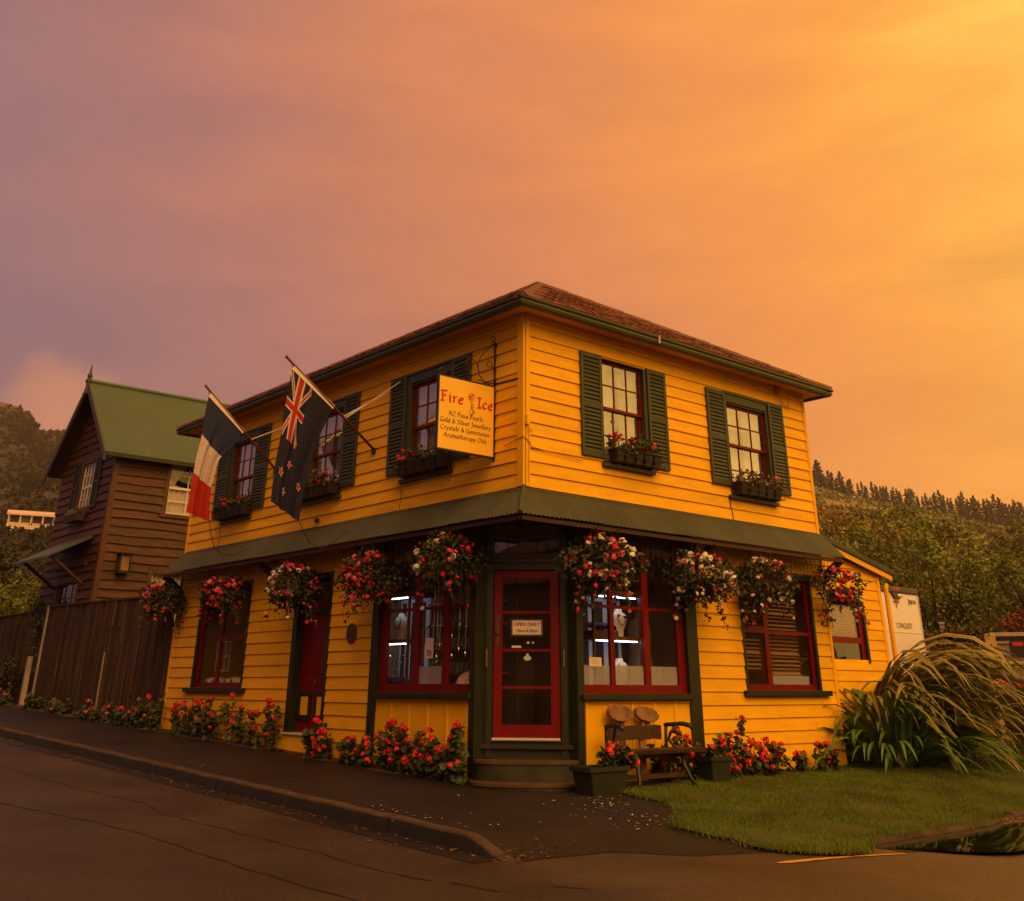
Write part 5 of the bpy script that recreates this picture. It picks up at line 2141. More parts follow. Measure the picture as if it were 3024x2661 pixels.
def interp(P, t):
    x = t * (len(P) - 1)
    i = min(int(x), len(P) - 2)
    f = x - i

    def cr(a, b, c, d):
        return .5 * ((2 * b) + (-a + c) * f + (2 * a - 5 * b + 4 * c - d) * f * f + (-a + 3 * b - 3 * c + d) * f ** 3)
    p0, p1, p2, p3 = P[max(i - 1, 0)], P[i], P[i + 1], P[min(i + 2, len(P) - 1)]
    return tuple(cr(p0[k], p1[k], p2[k], p3[k]) for k in range(2))


def resample(P, n=24):
    ds = [0]
    for a, b in zip(P, P[1:]): ds.append(ds[-1] + math.hypot(a[0] - b[0], a[1] - b[1]))
    o = []
    for k in range(n + 1):
        q = ds[-1] * k / n
        for i in range(len(P) - 1):
            if q <= ds[i + 1] + 1e-9:
                f = (q - ds[i]) / (ds[i + 1] - ds[i])
                o.append((P[i][0] + (P[i + 1][0] - P[i][0]) * f, P[i][1] + (P[i + 1][1] - P[i][1]) * f))
                break
    return o


def flag(label, y, foot, tip, left, right, colfn, folds, rope_end, braces, ropes):
    t = thing('flag', foot, label, 'flag')
    g = MB()
    g.tube([foot, tip], .022, 8)
    g.lathe([(0, .03), (.02, .025), (.028, 0), (.02, -.02), (0, -.025)], tip, 8)
    g.build('pole', POLE, t, smooth=True)
    g = MB()
    f = Vector(foot)
    g.fb(FL, f.y - .03, f.y + .03, f.z - .05, f.z + .05, .0, .06)
    g.build('socket', IRON, t)
    Lc, Rc = resample(left), resample(right)
    NS, NT = 84, 132
    vs, cols = [], []
    for j in range(NT + 1):
        tt = j / NT
        a, b = interp(Lc, tt), interp(Rc, tt)
        nar = math.hypot(a[0] - b[0], a[1] - b[1])
        for i in range(NS + 1):
            s = i / NS
            amp = folds * min(1, tt * 2.2) * (1.1 - .35 * nar)
            off = amp * (math.sin(s * 15 + tt * 2.2) + .45 * math.sin(s * 27 + 1 + tt * 3)) * (.35 + .65 * math.sin(min(1, s * 1.2) * math.pi) ** .5 if s < 1 else .3)
            sag = -.05 * math.sin(math.pi * s) * (1 - tt)
            x = a[0] + (b[0] - a[0]) * s
            z = a[1] + (b[1] - a[1]) * s + sag * (tt > 0)
            vs.append((x + .25 * off, y + off + .10 * tt * s, z))
    fs, fc = [], []
    for j in range(NT):
        for i in range(NS):
            fs.append((j * (NS + 1) + i, j * (NS + 1) + i + 1, (j + 1) * (NS + 1) + i + 1, (j + 1) * (NS + 1) + i))
            fc.append(colfn((i + .5) / NS, (j + .5) / NT))
    g = MB()
    g.add(vs, fs)
    o = g.build('cloth', CLOTH, t, smooth=True, recalc=False)
    at = o.data.color_attributes.new('Col', 'FLOAT_COLOR', 'CORNER')
    arr = np.ones((len(fs) * 4, 4), dtype=np.float32)
    arr[:, :3] = np.repeat(np.array(fc, dtype=np.float32), 4, axis=0)
    at.data.foreach_set('color', arr.ravel())
    # white canvas sleeve along the hoist
    g = MB()
    a, b = left[0], right[0]
    d0 = Vector((tip[0] - foot[0], 0, tip[2] - foot[2])).normalized()
    g.add([(a[0], y - .012, a[1] - .01), (b[0], y - .012, b[1] - .01), (b[0] + .035, y - .014, b[1] + .05), (a[0] + .035, y - .014, a[1] + .055)], [(0, 1, 2, 3)])
    g.add([(a[0], y + .012, a[1] - .01), (b[0], y + .012, b[1] - .01), (b[0] + .035, y + .014, b[1] + .05), (a[0] + .035, y + .014, a[1] + .055)], [(0, 1, 2, 3)])
    g.build('hoist_band', PET_W, t, recalc=False)
    g = MB()
    g.tube([(a[0], y, a[1] + .02), (a[0] - .01, y, a[1] + .10), tuple(Vector(tip).lerp(Vector(foot), .05))], .005, 4)
    p0 = vs[-1]
    g.tube([p0] + ropes + [rope_end], .008, 5)
    g.build('rope', ROPE, t, smooth=True)
    g = MB()
    for p, q in braces: g.tube([p, q], .011, 5)
    g.build('brace', PET_W, t)
    return t


BLUE, WHT, REDC = (.026, .038, .105), (.72, .64, .58), (.52, .030, .018)
NAVY = (.016, .017, .050)


def france(s, t):
    return BLUE if t < 1 / 3 else (WHT if t < 2 / 3 else REDC)


def star(px, py, cx, cy, r):
    dx, dy = px - cx, py - cy
    d_ = math.hypot(dx, dy)
    if d_ > r: return False
    a = (math.atan2(dy, dx) + math.pi) % (2 * math.pi / 5) - math.pi / 5
    ro, ri = r, r * .42
    # edge of a five pointed star
    h = abs(a) / (math.pi / 5)
    k = ro * ri * math.sin(math.pi / 5) / (ri * math.sin(math.pi / 5 * (1 - h) if False else math.pi / 5 - abs(a)) + ro * math.sin(abs(a)))
    return d_ < k


def nz(s, t):
    # flag coordinates: X along the fly (0..2), Y down the hoist (0..1)
    X_, Y_ = t * 2, s
    if X_ < 1 and Y_ < .5:
        x, y = X_, Y_ * 2
        cx, cy = abs(x - .5), abs(y - .5) * .5
        if cx < .05 or cy < .05: return REDC
        if cx < .083 or cy < .083: return WHT
        d1 = abs((y - .5) * .5 - (x - .5) * .5) / math.hypot(.5, .5) * 1.0
        d2 = abs((y - .5) * .5 + (x - .5) * .5) / math.hypot(.5, .5) * 1.0
        dd = min(d1, d2)
        if dd < .022: return REDC
        if dd < .055: return WHT
        return NAVY
    for cx, cy, r in ((1.5, .20, .060), (1.5, .82, .068), (1.28, .44, .060), (1.72, .38, .052)):
        if star(Y_, X_, cy, cx, r): return REDC
        if star(Y_, X_, cy, cx, r * 1.38): return WHT
    return NAVY


flag('blue white and red tricolour flag hanging from a wall pole', 6.9, (0, 6.9, 4.70), (-1.60, 6.9, 6.01),
     [(-1.522, 5.839), (-1.56, 5.381), (-1.546, 5.175), (-1.601, 4.701), (-1.606, 4.528), (-1.622, 4.13), (-1.638, 3.795)],
     [(-.776, 5.286), (-.887, 5.08), (-1.085, 4.858), (-1.163, 4.73), (-1.186, 4.553), (-1.217, 4.262), (-1.198, 3.98), (-1.151, 3.697)],
     france, .038, (-.30, 7.0, 3.27), [((-.60, 6.9, 5.19), (0, 6.25, 5.50))], [(-1.12, 6.95, 3.50), (-1.0, 7.0, 3.28), (-.80, 7.05, 3.17), (-.55, 7.05, 3.20), (-.36, 7.02, 3.31)])
flag('dark blue flag with union canton and red stars on a wall pole', 3.64, (0, 3.64, 4.565), (-1.77, 3.64, 5.79),
     [(-1.657, 5.622), (-1.681, 5.311), (-1.719, 4.887), (-1.726, 4.58), (-1.774, 4.149), (-1.785, 3.782), (-1.783, 3.578)],
     [(-.864, 5.121), (-.938, 4.936), (-1.022, 4.712), (-1.133, 4.336), (-1.196, 4.1), (-1.214, 3.725), (-1.231, 3.352)],
     nz, .036, (-.26, 3.88, 3.31), [((-.66, 3.64, 5.02), (0, 3.25, 5.50)), ((-.62, 3.64, 5.0), (0, 2.9, 5.62))], [(-1.15, 3.70, 3.22), (-1.0, 3.78, 3.08), (-.75, 3.85, 3.02), (-.5, 3.9, 3.12), (-.33, 3.9, 3.30)])
# ------------------------------------------------------------------ plants
def leaf_disc(g, c, nrm, r, q, k=6, cup=.25):
    """a rounded cupped leaf"""
    nrm = Vector(nrm).normalized()
    a = nrm.orthogonal().normalized()
    b = nrm.cross(a)
    ph = q.uniform(0, 6.28)
    vs = [Vector(c) - nrm * r * cup]
    for i in range(k):
        an = ph + 2 * math.pi * i / k
        rr_ = r * q.uniform(.78, 1.1)
        vs.append(Vector(c) + (a * math.cos(an) + b * math.sin(an)) * rr_)
    g.add(vs, [(0, 1 + i, 1 + (i + 1) % k) for i in range(k)])


def leaf_oval(g, c, d, nrm, ln, w):
    d, nrm = Vector(d).normalized(), Vector(nrm).normalized()
    s = d.cross(nrm)
    if s.length < 1e-4: s = d.orthogonal()
    s.normalize()
    c = Vector(c)
    g.add([c, c + d * ln * .45 + s * w, c + d * ln - nrm * w * .3, c + d * ln * .45 - s * w, c + d * ln * .45 - nrm * w * .35], [(0, 1, 4), (1, 2, 4), (2, 3, 4), (3, 0, 4)])


def rdir(q):
    while True:
        v = Vector((q.uniform(-1, 1), q.uniform(-1, 1), q.uniform(-1, 1)))
        if .05 < v.length < 1: return v.normalized()


def head_mesh(seed, m, n=26, r=1.0, pr=.42):
    q = random.Random(seed)
    g = MB()
    for i in range(n):
        d_ = rdir(q)
        if d_.z < -.45: d_.z *= -.5
        d_ = Vector((d_.x, d_.y, d_.z * .8))
        leaf_disc(g, d_ * r * q.uniform(.55, .85), d_ + rdir(q) * .45, r * pr * q.uniform(.7, 1.1), q, 5, -.2)
    return g.mesh('flower_head', m, recalc=False)


HEADS = [head_mesh(s, PET_R) for s in range(4)]
HEADP = [head_mesh(s + 9, PET_P, 14) for s in range(2)]


def bloom_mesh(seed, m):
    q = random.Random(seed)
    g = MB()
    for i in range(9):
        d_ = Vector((math.cos(i * 2.4), math.sin(i * 2.4), .4 + .5 * (i % 3))).normalized()
        leaf_disc(g, d_ * .45, d_ + rdir(q) * .3, .52 * q.uniform(.75, 1.1), q, 5, -.25)
    return g.mesh('blossom', m, recalc=False)


BL = {'r': [bloom_mesh(s, PET_K) for s in range(3)], 'w': [bloom_mesh(s + 5, PET_W) for s in range(3)], 'p': [bloom_mesh(s + 8, PET_P) for s in range(2)]}


def geranium(label, heads, base_y_or_x, seed, along='y', off=-.2, leaves=170, hr=.064, leafm=LEAFG, zb=None, hm=None, group=None, height=None, parent=None, spread=.16):
    q = random.Random(seed)
    us = [h[0] for h in heads]
    uc = sum(us) / len(us)

    def P3(u, o, z):
        return Vector((o, u, z)) if along == 'y' else Vector((u, o, z))
    gb = lambda u: (gz(u) if along == 'y' else gz(off)) if zb is None else zb
    t = parent or thing('geranium', P3(uc, off, gb(uc)), label, 'geranium', group)
    gs, gl = MB(), MB()
    top = height or max(h[1] for h in heads)
    tips = []
    for u, z in heads:
        b = P3(uc + (u - uc) * .55 + q.uniform(-.06, .06), off + q.uniform(-.05, .05), gb(uc))
        e = P3(u, off - q.uniform(.0, .10), z)
        m_ = b.lerp(e, .55) + Vector((q.uniform(-.05, .05), q.uniform(-.05, .05), .03))
        gs.tube([b, m_, e], [.008, .006, .003], 4)
        inst('flower_head', q.choice(hm or HEADS), t, TRS(e, (q.uniform(-.4, .4), q.uniform(-.4, .4), q.uniform(0, 6)), hr * q.uniform(.75, 1.25)))
        tips.append((b, m_, e))
    for i in range(len(heads)):                                    # younger blooms lower in the bush
        u = q.uniform(min(us) - .05, max(us) + .05)
        z = gb(uc) + (top - gb(uc)) * q.uniform(.25, .85)
        inst('flower_head', q.choice(hm or HEADS), t, TRS(P3(u, off - q.uniform(.04, .16), z), (q.uniform(-.6, .6), q.uniform(-.6, .6), q.uniform(0, 6)), hr * q.uniform(.45, .95)))
    lo, hi = min(us) - spread, max(us) + spread
    for i in range(int(5 + (hi - lo) * 5)):                       # leafy side stems
        u = q.uniform(lo, hi)
        b = P3(u, off + q.uniform(-.05, .06), gb(u))
        e = P3(u + q.uniform(-.12, .12), off + q.uniform(-.14, .12), gb(u) + (top - gb(u)) * q.uniform(.35, .95))
        gs.tube([b, b.lerp(e, .5) + Vector((q.uniform(-.03, .03), q.uniform(-.03, .03), 0)), e], [.007, .005, .003], 4)
        tips.append((b, b.lerp(e, .5), e))
    for i in range(int(leaves * 1.9)):
        b, m_, e = q.choice(tips)
        f = q.random() ** .8
        c = (b.lerp(m_, f * 2) if f < .5 else m_.lerp(e, f * 2 - 1)) + rdir(q) * q.uniform(.02, .085)
        c.z = max(c.z, gb(uc) + .02) - .01
        leaf_disc(gl, c, Vector((q.uniform(-.9, .2) if along == 'y' else q.uniform(-.7, .7), q.uniform(-.9, .3), q.uniform(.2, 1))), q.uniform(.026, .056), q)
    gs.build('stem', STEM, t, recalc=False)
    gl.build('foliage', leafm, t, recalc=False)['kind'] = 'stuff'
    return t


G1 = 'geraniums along the street wall'
geranium('straggly red geranium at the street wall under the small window sill', [(9.29, .79), (9.42, .70), (8.70, .68), (8.41, .83), (8.55, .86), (7.85, .90), (8.33, .55), (7.78, .64), (9.0, .80), (8.1, .78)], 0, 1, leaves=230, group=G1)
geranium('tall thin red geranium on the street wall left of the side door', [(7.25, .955), (6.73, .79), (6.48, .72), (5.74, .83), (5.80, .90), (6.2, .72), (7.0, .55)], 0, 2, leaves=150, group=G1)
geranium('red geranium clump right beside the side door step', [(4.42, .65), (4.22, .48), (4.455, .19), (4.32, .63), (4.12, .49), (4.385, .35), (4.2, .30), (4.5, .16)], 0, 3, leaves=200, height=.6, group=G1)
geranium('low red geranium in front of the left green shop post', [(3.545, .44), (3.34, .45), (2.965, .40), (2.90, .20), (3.3, .30), (3.05, .46)], 0, 4, leaves=170, height=.42, group=G1)
geranium('tallest dense red geranium under the left shop window', [(2.446, .654), (2.35, .68), (2.10, .606), (2.28, .506), (2.265, .354), (2.03, .234), (2.55, .60), (2.5, .45), (2.6, .40), (2.2, .62), (2.0, .46), (2.45, .30)], 0, 5, leaves=250, height=.6, group=G1)
geranium('loose red geranium in the middle under the left shop window', [(1.686, .572), (1.513, .604), (1.678, .461), (1.45, .50), (1.30, .36), (1.62, .30), (1.8, .36)], 0, 6, leaves=170, height=.52, group=G1)
geranium('red geranium with big green leaves beside the shop door step', [(.945, .693), (1.00, .66), (.97, .179), (1.15, .52), (1.1, .40), (1.2, .30), (.93, .25)], 0, 7, leaves=260, height=.62, group=G1)
G2 = 'small geraniums along the fence'
for i, (y, hs, lab) in enumerate(((19.4, [(19.3, 1.11), (19.7, 1.0), (19.1, .85)], 'pink flowering plant farthest left along the fence foot'),
                                  (17.6, [(17.57, .80), (17.5, .68)], 'low pink geranium at the fence end post'),
                                  (15.7, [(15.7, .70), (15.9, .62)], 'pale green low geranium along the middle of the fence foot'),
                                  (13.6, [(13.5, .80), (13.43, .52), (13.6, .60), (13.2, .50)], 'pink and red geranium before the pale fence paling'),
                                  (12.2, [(12.35, .72), (12.6, .50)], 'low leafy geranium between pale paling and house corner'),
                                  (11.5, [(11.73, .68), (11.3, .62)], 'red dotted leafy geranium near the house end of the fence'),
                                  (10.75, [(10.9, .66), (10.6, .55), (10.5, .90)], 'climbing geranium where fence meets the yellow wall'))):
    geranium(lab, hs, 0, 30 + i, leaves=190, hr=.06, hm=HEADP + HEADS[:2], height=gz(y) + (.62 if i == 6 else .32), off=-.22, group=G2, spread=.45)
G3 = 'geraniums along the lawn wall'
geranium('tall red geranium with one high bloom by the right shop post', [(3.81, .74), (3.66, .556), (3.51, .52), (3.73, .445), (3.945, .43), (3.59, .224), (3.44, .123), (3.85, .33)], 0, 50, 'x', -.3, 200, height=.5, group=G3, hr=.068)
geranium('red geranium under the left half of the blind window', [(4.21, .373), (4.336, .441), (4.633, .393), (4.193, .253), (4.623, .23), (4.25, .30), (4.5, .40)], 0, 51, 'x', -.3, 170, height=.36, group=G3, hr=.068)
geranium('low red geranium trailing towards the strap leaf clump', [(5.017, .248), (5.258, .252), (5.629, .357), (5.883, .362), (6.1, .25)], 0, 52, 'x', -.3, 170, height=.25, group=G3, hr=.064)
geranium('red geranium growing behind the right arm of the bench', [(2.519, .616), (2.483, .513), (2.70, .46), (2.68, .52), (2.934, .331), (2.747, .289), (2.971, .216), (2.882, .078), (2.181, .243)], 0, 53, 'x', -.22, 230, height=.5, group=G3, hr=.068)


# tubs ---------------------------------------------------------------------------
def tub(name_lab, x, y, w, d_, h, heads, seed, fol):
    t = thing('planter_tub', (x, y, gz(y)), name_lab, 'planter', 'green tubs beside the bench')
    z0 = gz(y) - .01
    g = MB()
    r = .03
    lv = [(0, .82), (h - .05, .97), (h - .05, 1.08), (h, 1.08), (h, 1.0), (h - .06, .96)]
    vs, fs = [], []
    cor = []
    for a, b in ((1, 1), (-1, 1), (-1, -1), (1, -1)):
        cor += [(a, b)]
    loop = []
    for i, (a, b) in enumerate(cor):
        base = math.atan2(b, a)
        for k in (-1, 0, 1):
            an = base + k * .5
            loop.append((a * (w / 2 - r) + r * math.cos(an), b * (d_ / 2 - r) + r * math.sin(an)))
    n = len(loop)
    for zz_, s in lv:
        for a, b in loop: vs.append((x + a * s, y + b * s, z0 + zz_))
    for l in range(len(lv) - 1):
        for i in range(n): fs.append((l * n + i, l * n + (i + 1) % n, (l + 1) * n + (i + 1) % n, (l + 1) * n + i))
    g.add(vs, fs)
    g.build('tub', PLANTER, t)
    g = MB()
    g.add([(x + a * .96, y + b * .96, z0 + h - .05) for a, b in loop], [tuple(range(n))])
    g.build('soil', SOIL, t, recalc=False)
    geranium('', heads, 0, seed, 'x', y, fol, height=z0 + h + .22, zb=z0 + h - .05, parent=t, spread=.12, hr=.066)
    return t


tub('green plastic tub with three geranium blooms beside the door step', .70, -.60, .64, .36, .30, [(1.02, .466), (.86, .426), (1.20, .36), (.90, .47)], 60, 130)
tub('green plastic tub with leafy geranium at the right end of the bench', 3.03, -.42, .42, .34, .32, [(2.95, .40), (3.15, .48)], 61, 120)

# hanging baskets ------------------------------------------------------------------
HB = [(FL, 10.15, 2.60, .40, 'rrrpp', 'leftmost hanging basket, dark red flowers beside the wooden fence'),
      (FL, 7.59, 2.58, .38, 'rrrp', 'hanging basket in front of the small street window'),
      (FL, 5.12, 2.56, .42, 'rwrpw', 'red and white hanging basket before the side door'),
      (FL, 2.90, 2.56, .42, 'rrrrp', 'mostly red hanging basket at the left post of the street shop window'),
      (FL, 1.07, 2.62, .46, 'rrrw', 'hanging basket with white blooms on its left side, left of the shop door'),
      (FR, 1.01, 2.58, .46, 'rrpw', 'full hanging basket trailing red and white, right of the shop door'),
      (FR, 3.05, 2.54, .46, 'wrwp', 'mostly white hanging basket at the right post of the lawn shop window'),
      (FR, 4.58, 2.57, .44, 'wrpw', 'pink and white hanging basket over the blind window'),
      (FR, 6.60, 2.60, .42, 'rpw', 'rightmost hanging basket with a big bare bowl at the house corner')]
for bi, (F, u, z, r, mix, lab) in enumerate(HB):
    q = random.Random(100 + bi)
    w = .42
    c = Vector(F.p(u, z, w))
    t = thing('hanging_basket', c, lab, 'hanging basket', 'hanging baskets under the canopy')
    g = MB()
    bc = c + Vector((0, 0, -.03))
    R_ = .20
    g.lathe([(R_, .03), (R_ * 1.03, .02), (R_ * 1.02, -.03), (R_ * .93, -.10), (R_ * .72, -.165), (R_ * .4, -.20), (0, -.21)], bc, 18)
    for k in range(12):
        a = 2 * math.pi * k / 12
        g.tube([bc + Vector((math.cos(a) * R_ * s_, math.sin(a) * R_ * s_, z_)) for s_, z_ in ((1.05, .03), (1.04, -.03), (.95, -.105), (.73, -.172), (.3, -.21))], .005, 4)
    g.build('bowl', BOXW, t, smooth=True)
    g = MB()
    hook = Vector(F.p(u, 3.06, .40))
    for k in range(3):
        a = 2 * math.pi * k / 3 + .4
        g.tube([bc + Vector((math.cos(a) * R_, math.sin(a) * R_, .03)), hook + Vector((0, 0, -.06))], .004, 4)
    g.tube([hook + Vector((0, 0, -.06)), hook], .005, 4)
    g.build('chain', IRON, t)
    gl = MB()
    uu, ww = F.u, F.w
    pts = []
    side = -1 if F is FL else 1      # which way the white side / trailing tail hangs in view
    dens = .62 if bi == 8 else 1.0
    for i in range(int(1150 * dens)):
        d_ = rdir(q)
        if bi == 8 and d_.z < .15 and abs(d_.dot(uu)) < .6: continue
        rr_ = r * 1.06 * q.uniform(.35, 1.0) ** .6 * (1 + .22 * math.sin(d_.dot(uu) * 4 + bi * 1.7) * math.sin(d_.z * 3 + bi))
        p = c + Vector((d_.x, d_.y, d_.z * .72)) * rr_ + uu * d_.dot(uu) * rr_ * .14 + Vector((0, 0, .03))
        if (p - c).length < .16: continue
        dirn = (d_ + Vector((0, 0, -.4)) + rdir(q) * .6)
        leaf_oval(gl, p, dirn, d_ + rdir(q) * .5, q.uniform(.05, .085), q.uniform(.018, .030))
    tails = []
    for i in range(15 if bi != 8 else 8):
        a = q.uniform(0, 6.28)
        s0 = c + Vector((math.cos(a) * .24, math.sin(a) * .24, -.02))
        ln = q.uniform(.2, .55)
        pl_ = [s0]
        for k in range(1, 6):
            pl_.append(s0 + Vector((math.cos(a) * .15 * k / 5, math.sin(a) * .15 * k / 5, -ln * (k / 5) ** 1.3)) + uu * q.uniform(-.02, .02))
        tails.append(pl_)
    if bi in (5, 6, 7, 8):      # long trailing tail to the right
        for m_ in range(3):
            s0 = c + uu * .22 + ww * q.uniform(-.1, .2)
            tails.append([s0 + uu * (.22 * k / 6) + Vector((0, 0, -(.45 + .08 * m_) * (k / 6) ** 1.2)) for k in range(7)])
    if bi in (3, 4):
        for m_ in range(3):
            s0 = c - uu * -.18 + ww * q.uniform(-.1, .2)
            tails.append([s0 + uu * (.22 * k / 6) + Vector((0, 0, -(.38 + .08 * m_) * (k / 6) ** 1.2)) for k in range(7)])
    gs = MB()
    for pl_ in tails:
        gs.tube(pl_, .004, 4)
        for k in range(14):
            p = pl_[q.randrange(len(pl_))] + rdir(q) * .04
            leaf_oval(gl, p, rdir(q) + Vector((0, 0, -.6)), rdir(q), q.uniform(.04, .07), q.uniform(.016, .026))
    gs.build('stem', STEM, t, recalc=False)
    gl.build('foliage', LEAFD, t, recalc=False)['kind'] = 'stuff'
    nb = int(74 * (.8 if bi == 8 else 1))
    clus = []
    for i in range(13):
        d_ = rdir(q)
        clus.append((d_ + ww * .5 + Vector((0, 0, .40))).normalized())
    for i in range(nb):
        d_ = (q.choice(clus) + rdir(q) * q.choice([.10, .22, .22, .5])).normalized()
        dv = d_.dot(uu) * (1 if F is FR else -1)      # >0 = right in view
        if bi in (4, 2): col = 'w' if dv < -.1 else q.choice('rrrpw')
        elif bi in (5,): col = 'w' if dv > .25 else q.choice('rrrpw')
        elif bi in (6,): col = 'r' if .1 < dv < .6 and d_.z > .2 else q.choice('wwwp')
        elif bi in (7,): col = q.choice('wwp') if dv < .1 else q.choice('rrpw')
        elif bi in (8,): col = 'w' if dv > .1 else q.choice('rrp')
        else: col = q.choice(mix)
        p = c + Vector((d_.x, d_.y, d_.z * .74)) * r * q.uniform(.82, 1.05) + Vector((0, 0, .03))
        inst('blossom', q.choice(BL[col]), t, TRS(p, (q.uniform(-1, 1), q.uniform(-1, 1), q.uniform(0, 6)), q.uniform(.046, .074)))
    for pl_ in tails:
        for k in range(2):
            col = q.choice(mix) if bi != 3 else 'r'
            p = pl_[q.randrange(2, len(pl_))] + rdir(q) * .03
            inst('blossom', q.choice(BL[col]), t, TRS(p, (q.uniform(-1, 1), q.uniform(-1, 1), q.uniform(0, 6)), q.uniform(.036, .058)))

# window boxes ---------------------------------------------------------------------
WB = [(FR, 1.62, 2.62, 4.06, LEAFG, 14, 'window box with many red blooms on the lawn side window nearest the corner'),
      (FR, 4.50, 5.62, 3.93, LEAFY, 7, 'window box with pale leaves and two pink blooms on the far lawn side window'),
      (FL, 1.52, 2.72, 3.99, LEAFG, 8, 'window box behind the hanging sign on the street side'),
      (FL, 4.62, 5.78, 3.99, LEAFY, 3, 'window box with yellowed leaves beside the dark blue flag'),
      (FL, 7.66, 8.86, 3.99, LEAFG, 8, 'window box with red blooms beside the tricolour flag')]
for bi, (F, a, b, z, lm, nh, lab) in enumerate(WB):
    q = random.Random(200 + bi)
    t = thing('window_box', F.p((a + b) / 2, z, .15), lab, 'window box', 'window boxes on the upper sills')
    g = MB()
    n = 5
    for k in range(n):                      # row of dark pots held by the rack
        c0, c1 = a + (b - a) * k / n + .012, a + (b - a) * (k + 1) / n - .012
        g.hexa([F.p(c0 + .03, z + .012, .03), F.p(c1 - .03, z + .012, .03), F.p(c1 - .03, z + .012, .19), F.p(c0 + .03, z + .012, .19),
                F.p(c0, z + .21, .01), F.p(c1, z + .21, .01), F.p(c1, z + .21, .225), F.p(c0, z + .21, .225)])
    bevel(g.build('pot_row', BOXW, t), .012, 2)
    g = MB()
    for zz_ in (.02, .11, .19):
        w = .235
        g.tube([F.p(a - .02, z + zz_, .02), F.p(a - .02, z + zz_, w), F.p(b + .02, z + zz_, w), F.p(b + .02, z + zz_, .02)], .006, 5)
    for k in range(7):
        x = a + (b - a) * k / 6
        g.tube([F.p(x, z + .19, .236), F.p(x, z + .02, .236), F.p(x, z + .006, .03)], .005, 5)
    g.build('rack', IRON, t)
    gl, gs = MB(), MB()
    for i in range(230):
        u = q.uniform(a - .03, b + .03)
        h = abs(q.gauss(0, .10))
        p = Vector(F.p(u, z + .20 + h + .05 * math.sin(u * 9), .12 + q.uniform(-.1, .14)))
        leaf_disc(gl, p, rdir(q) + Vector((0, 0, .8)) + F.w * .6, q.uniform(.018, .04), q)
        if i % 5 == 0: gs.tube([F.p(u, z + .18, .12), p], .003, 3)
    gs.build('stem', STEM, t, recalc=False)
    gl.build('foliage', lm, t, recalc=False)['kind'] = 'stuff'
    for i in range(nh):
        u = q.uniform(a, b) if bi not in (1, 2, 4) else {1: q.choice([5.2, 5.55, 5.0]), 2: q.uniform(2.2, 2.8), 4: q.uniform(8.0, 8.6)}[bi] + q.uniform(-.1, .1)
        inst('flower_head', q.choice(HEADS if bi != 1 else HEADP), t, TRS(F.p(u, z + .30 + q.uniform(-.06, .10), .14 + q.uniform(-.08, .10)), (q.uniform(-.5, .5), q.uniform(-.5, .5), q.uniform(0, 6)), q.uniform(.034, .055)))

# bench ------------------------------------------------------------------------------
bench = thing('bench', (1.85, -.45, gz(-.45)), 'rustic dark timber bench with wavy edged boards and iron arms', 'bench')
bz = gz(-.45)


def wavy(F, u0, u1, v0, v1, w0, w1, q, a=.012, top=True):
    n = 26
    pts = [(u0 + (u1 - u0) * i / n, v0 + a * abs(math.sin(i * .75 + q.random())) - a / 2) for i in range(n + 1)]
    pts += [(u1 - (u1 - u0) * i / n, v1 + (a * .5 * math.sin(i * .6) if top else 0)) for i in range(n + 1)]
    g = MB()
    g.prism(F, pts, w0, w1)
    return g


q = random.Random(77)
wavy(FR, 1.10, 2.13, .515, .675, .30, .335, q).build('backrest', DKWOOD, bench)
g = MB()
n = 24
vs = []
for i in range(n + 1):
    x = 1.20 + 1.43 * i / n
    e = .018 * abs(math.sin(i * .8))
    vs += [(x, -.30, bz + .385), (x, -.655 - e, bz + .385), (x, -.665 - e, bz + .43), (x, -.30, bz + .43)]
fs = []
for i in range(n):
    k = i * 4
    fs += [(k, k + 1, k + 5, k + 4), (k + 1, k + 2, k + 6, k + 5), (k + 2, k + 3, k + 7, k + 6), (k + 3, k, k + 4, k + 7)]
fs += [(0, 3, 2, 1), (n * 4, n * 4 + 1, n * 4 + 2, n * 4 + 3)]
g.add(vs, fs)
g.build('seat', DKWOOD, bench)
for x in (1.42, 1.78):
    g = MB()
    g.box(x - .05, x + .05, -.325, -.295, bz + .1, bz + .60)
    g.build('back_post', SLICE, bench)
g = MB()
g.box(1.25, 2.45, -.50, -.44, bz + .325, bz + .384)
g.build('seat_rail', DKWOOD, bench)
g = MB()
g.box(1.2, 2.35, -.50, -.40, bz + .10, bz + .15)
g.build('stretcher', DKWOOD, bench)
for x, lean in ((1.12, -1), (2.24, 1)):
    g = MB()
    g.tube([(x, -.30, bz + .69), (x + lean * .01, -.40, bz + .70), (x + lean * .06, -.56, bz + .71), (x + lean * .09, -.66, bz + .69), (x + lean * .09, -.69, bz + .66)], [.026, .026, .028, .03, .022], 7)
    g.tube([(x + lean * .02, -.50, bz + .69), (x - lean * .03, -.42, bz + .60), (x - lean * .05, -.40, bz + .52), (x, -.46, bz + .44), (x + lean * .08, -.60, bz + .40)], .02, 6)
    g.tube([(x, -.32, bz + .70), (x, -.31, bz + .45), (x + lean * .05, -.30, bz + .30)], .022, 6)
    g.build('arm', IRON, bench, smooth=True)
for x, lean in ((1.32, -1), (2.28, 1)):
    for y, fy in ((-.34, .10), (-.60, -.10)):
        g = MB()
        g.tube([(x, y * .5 - .23, bz + .38), (x - lean * .04, y, bz + .24), (x, y + fy * .6, bz + .10), (x + lean * .05, y + fy, bz)], [.028, .026, .024, .03], 7)
        g.build('leg', IRON, bench, smooth=True)
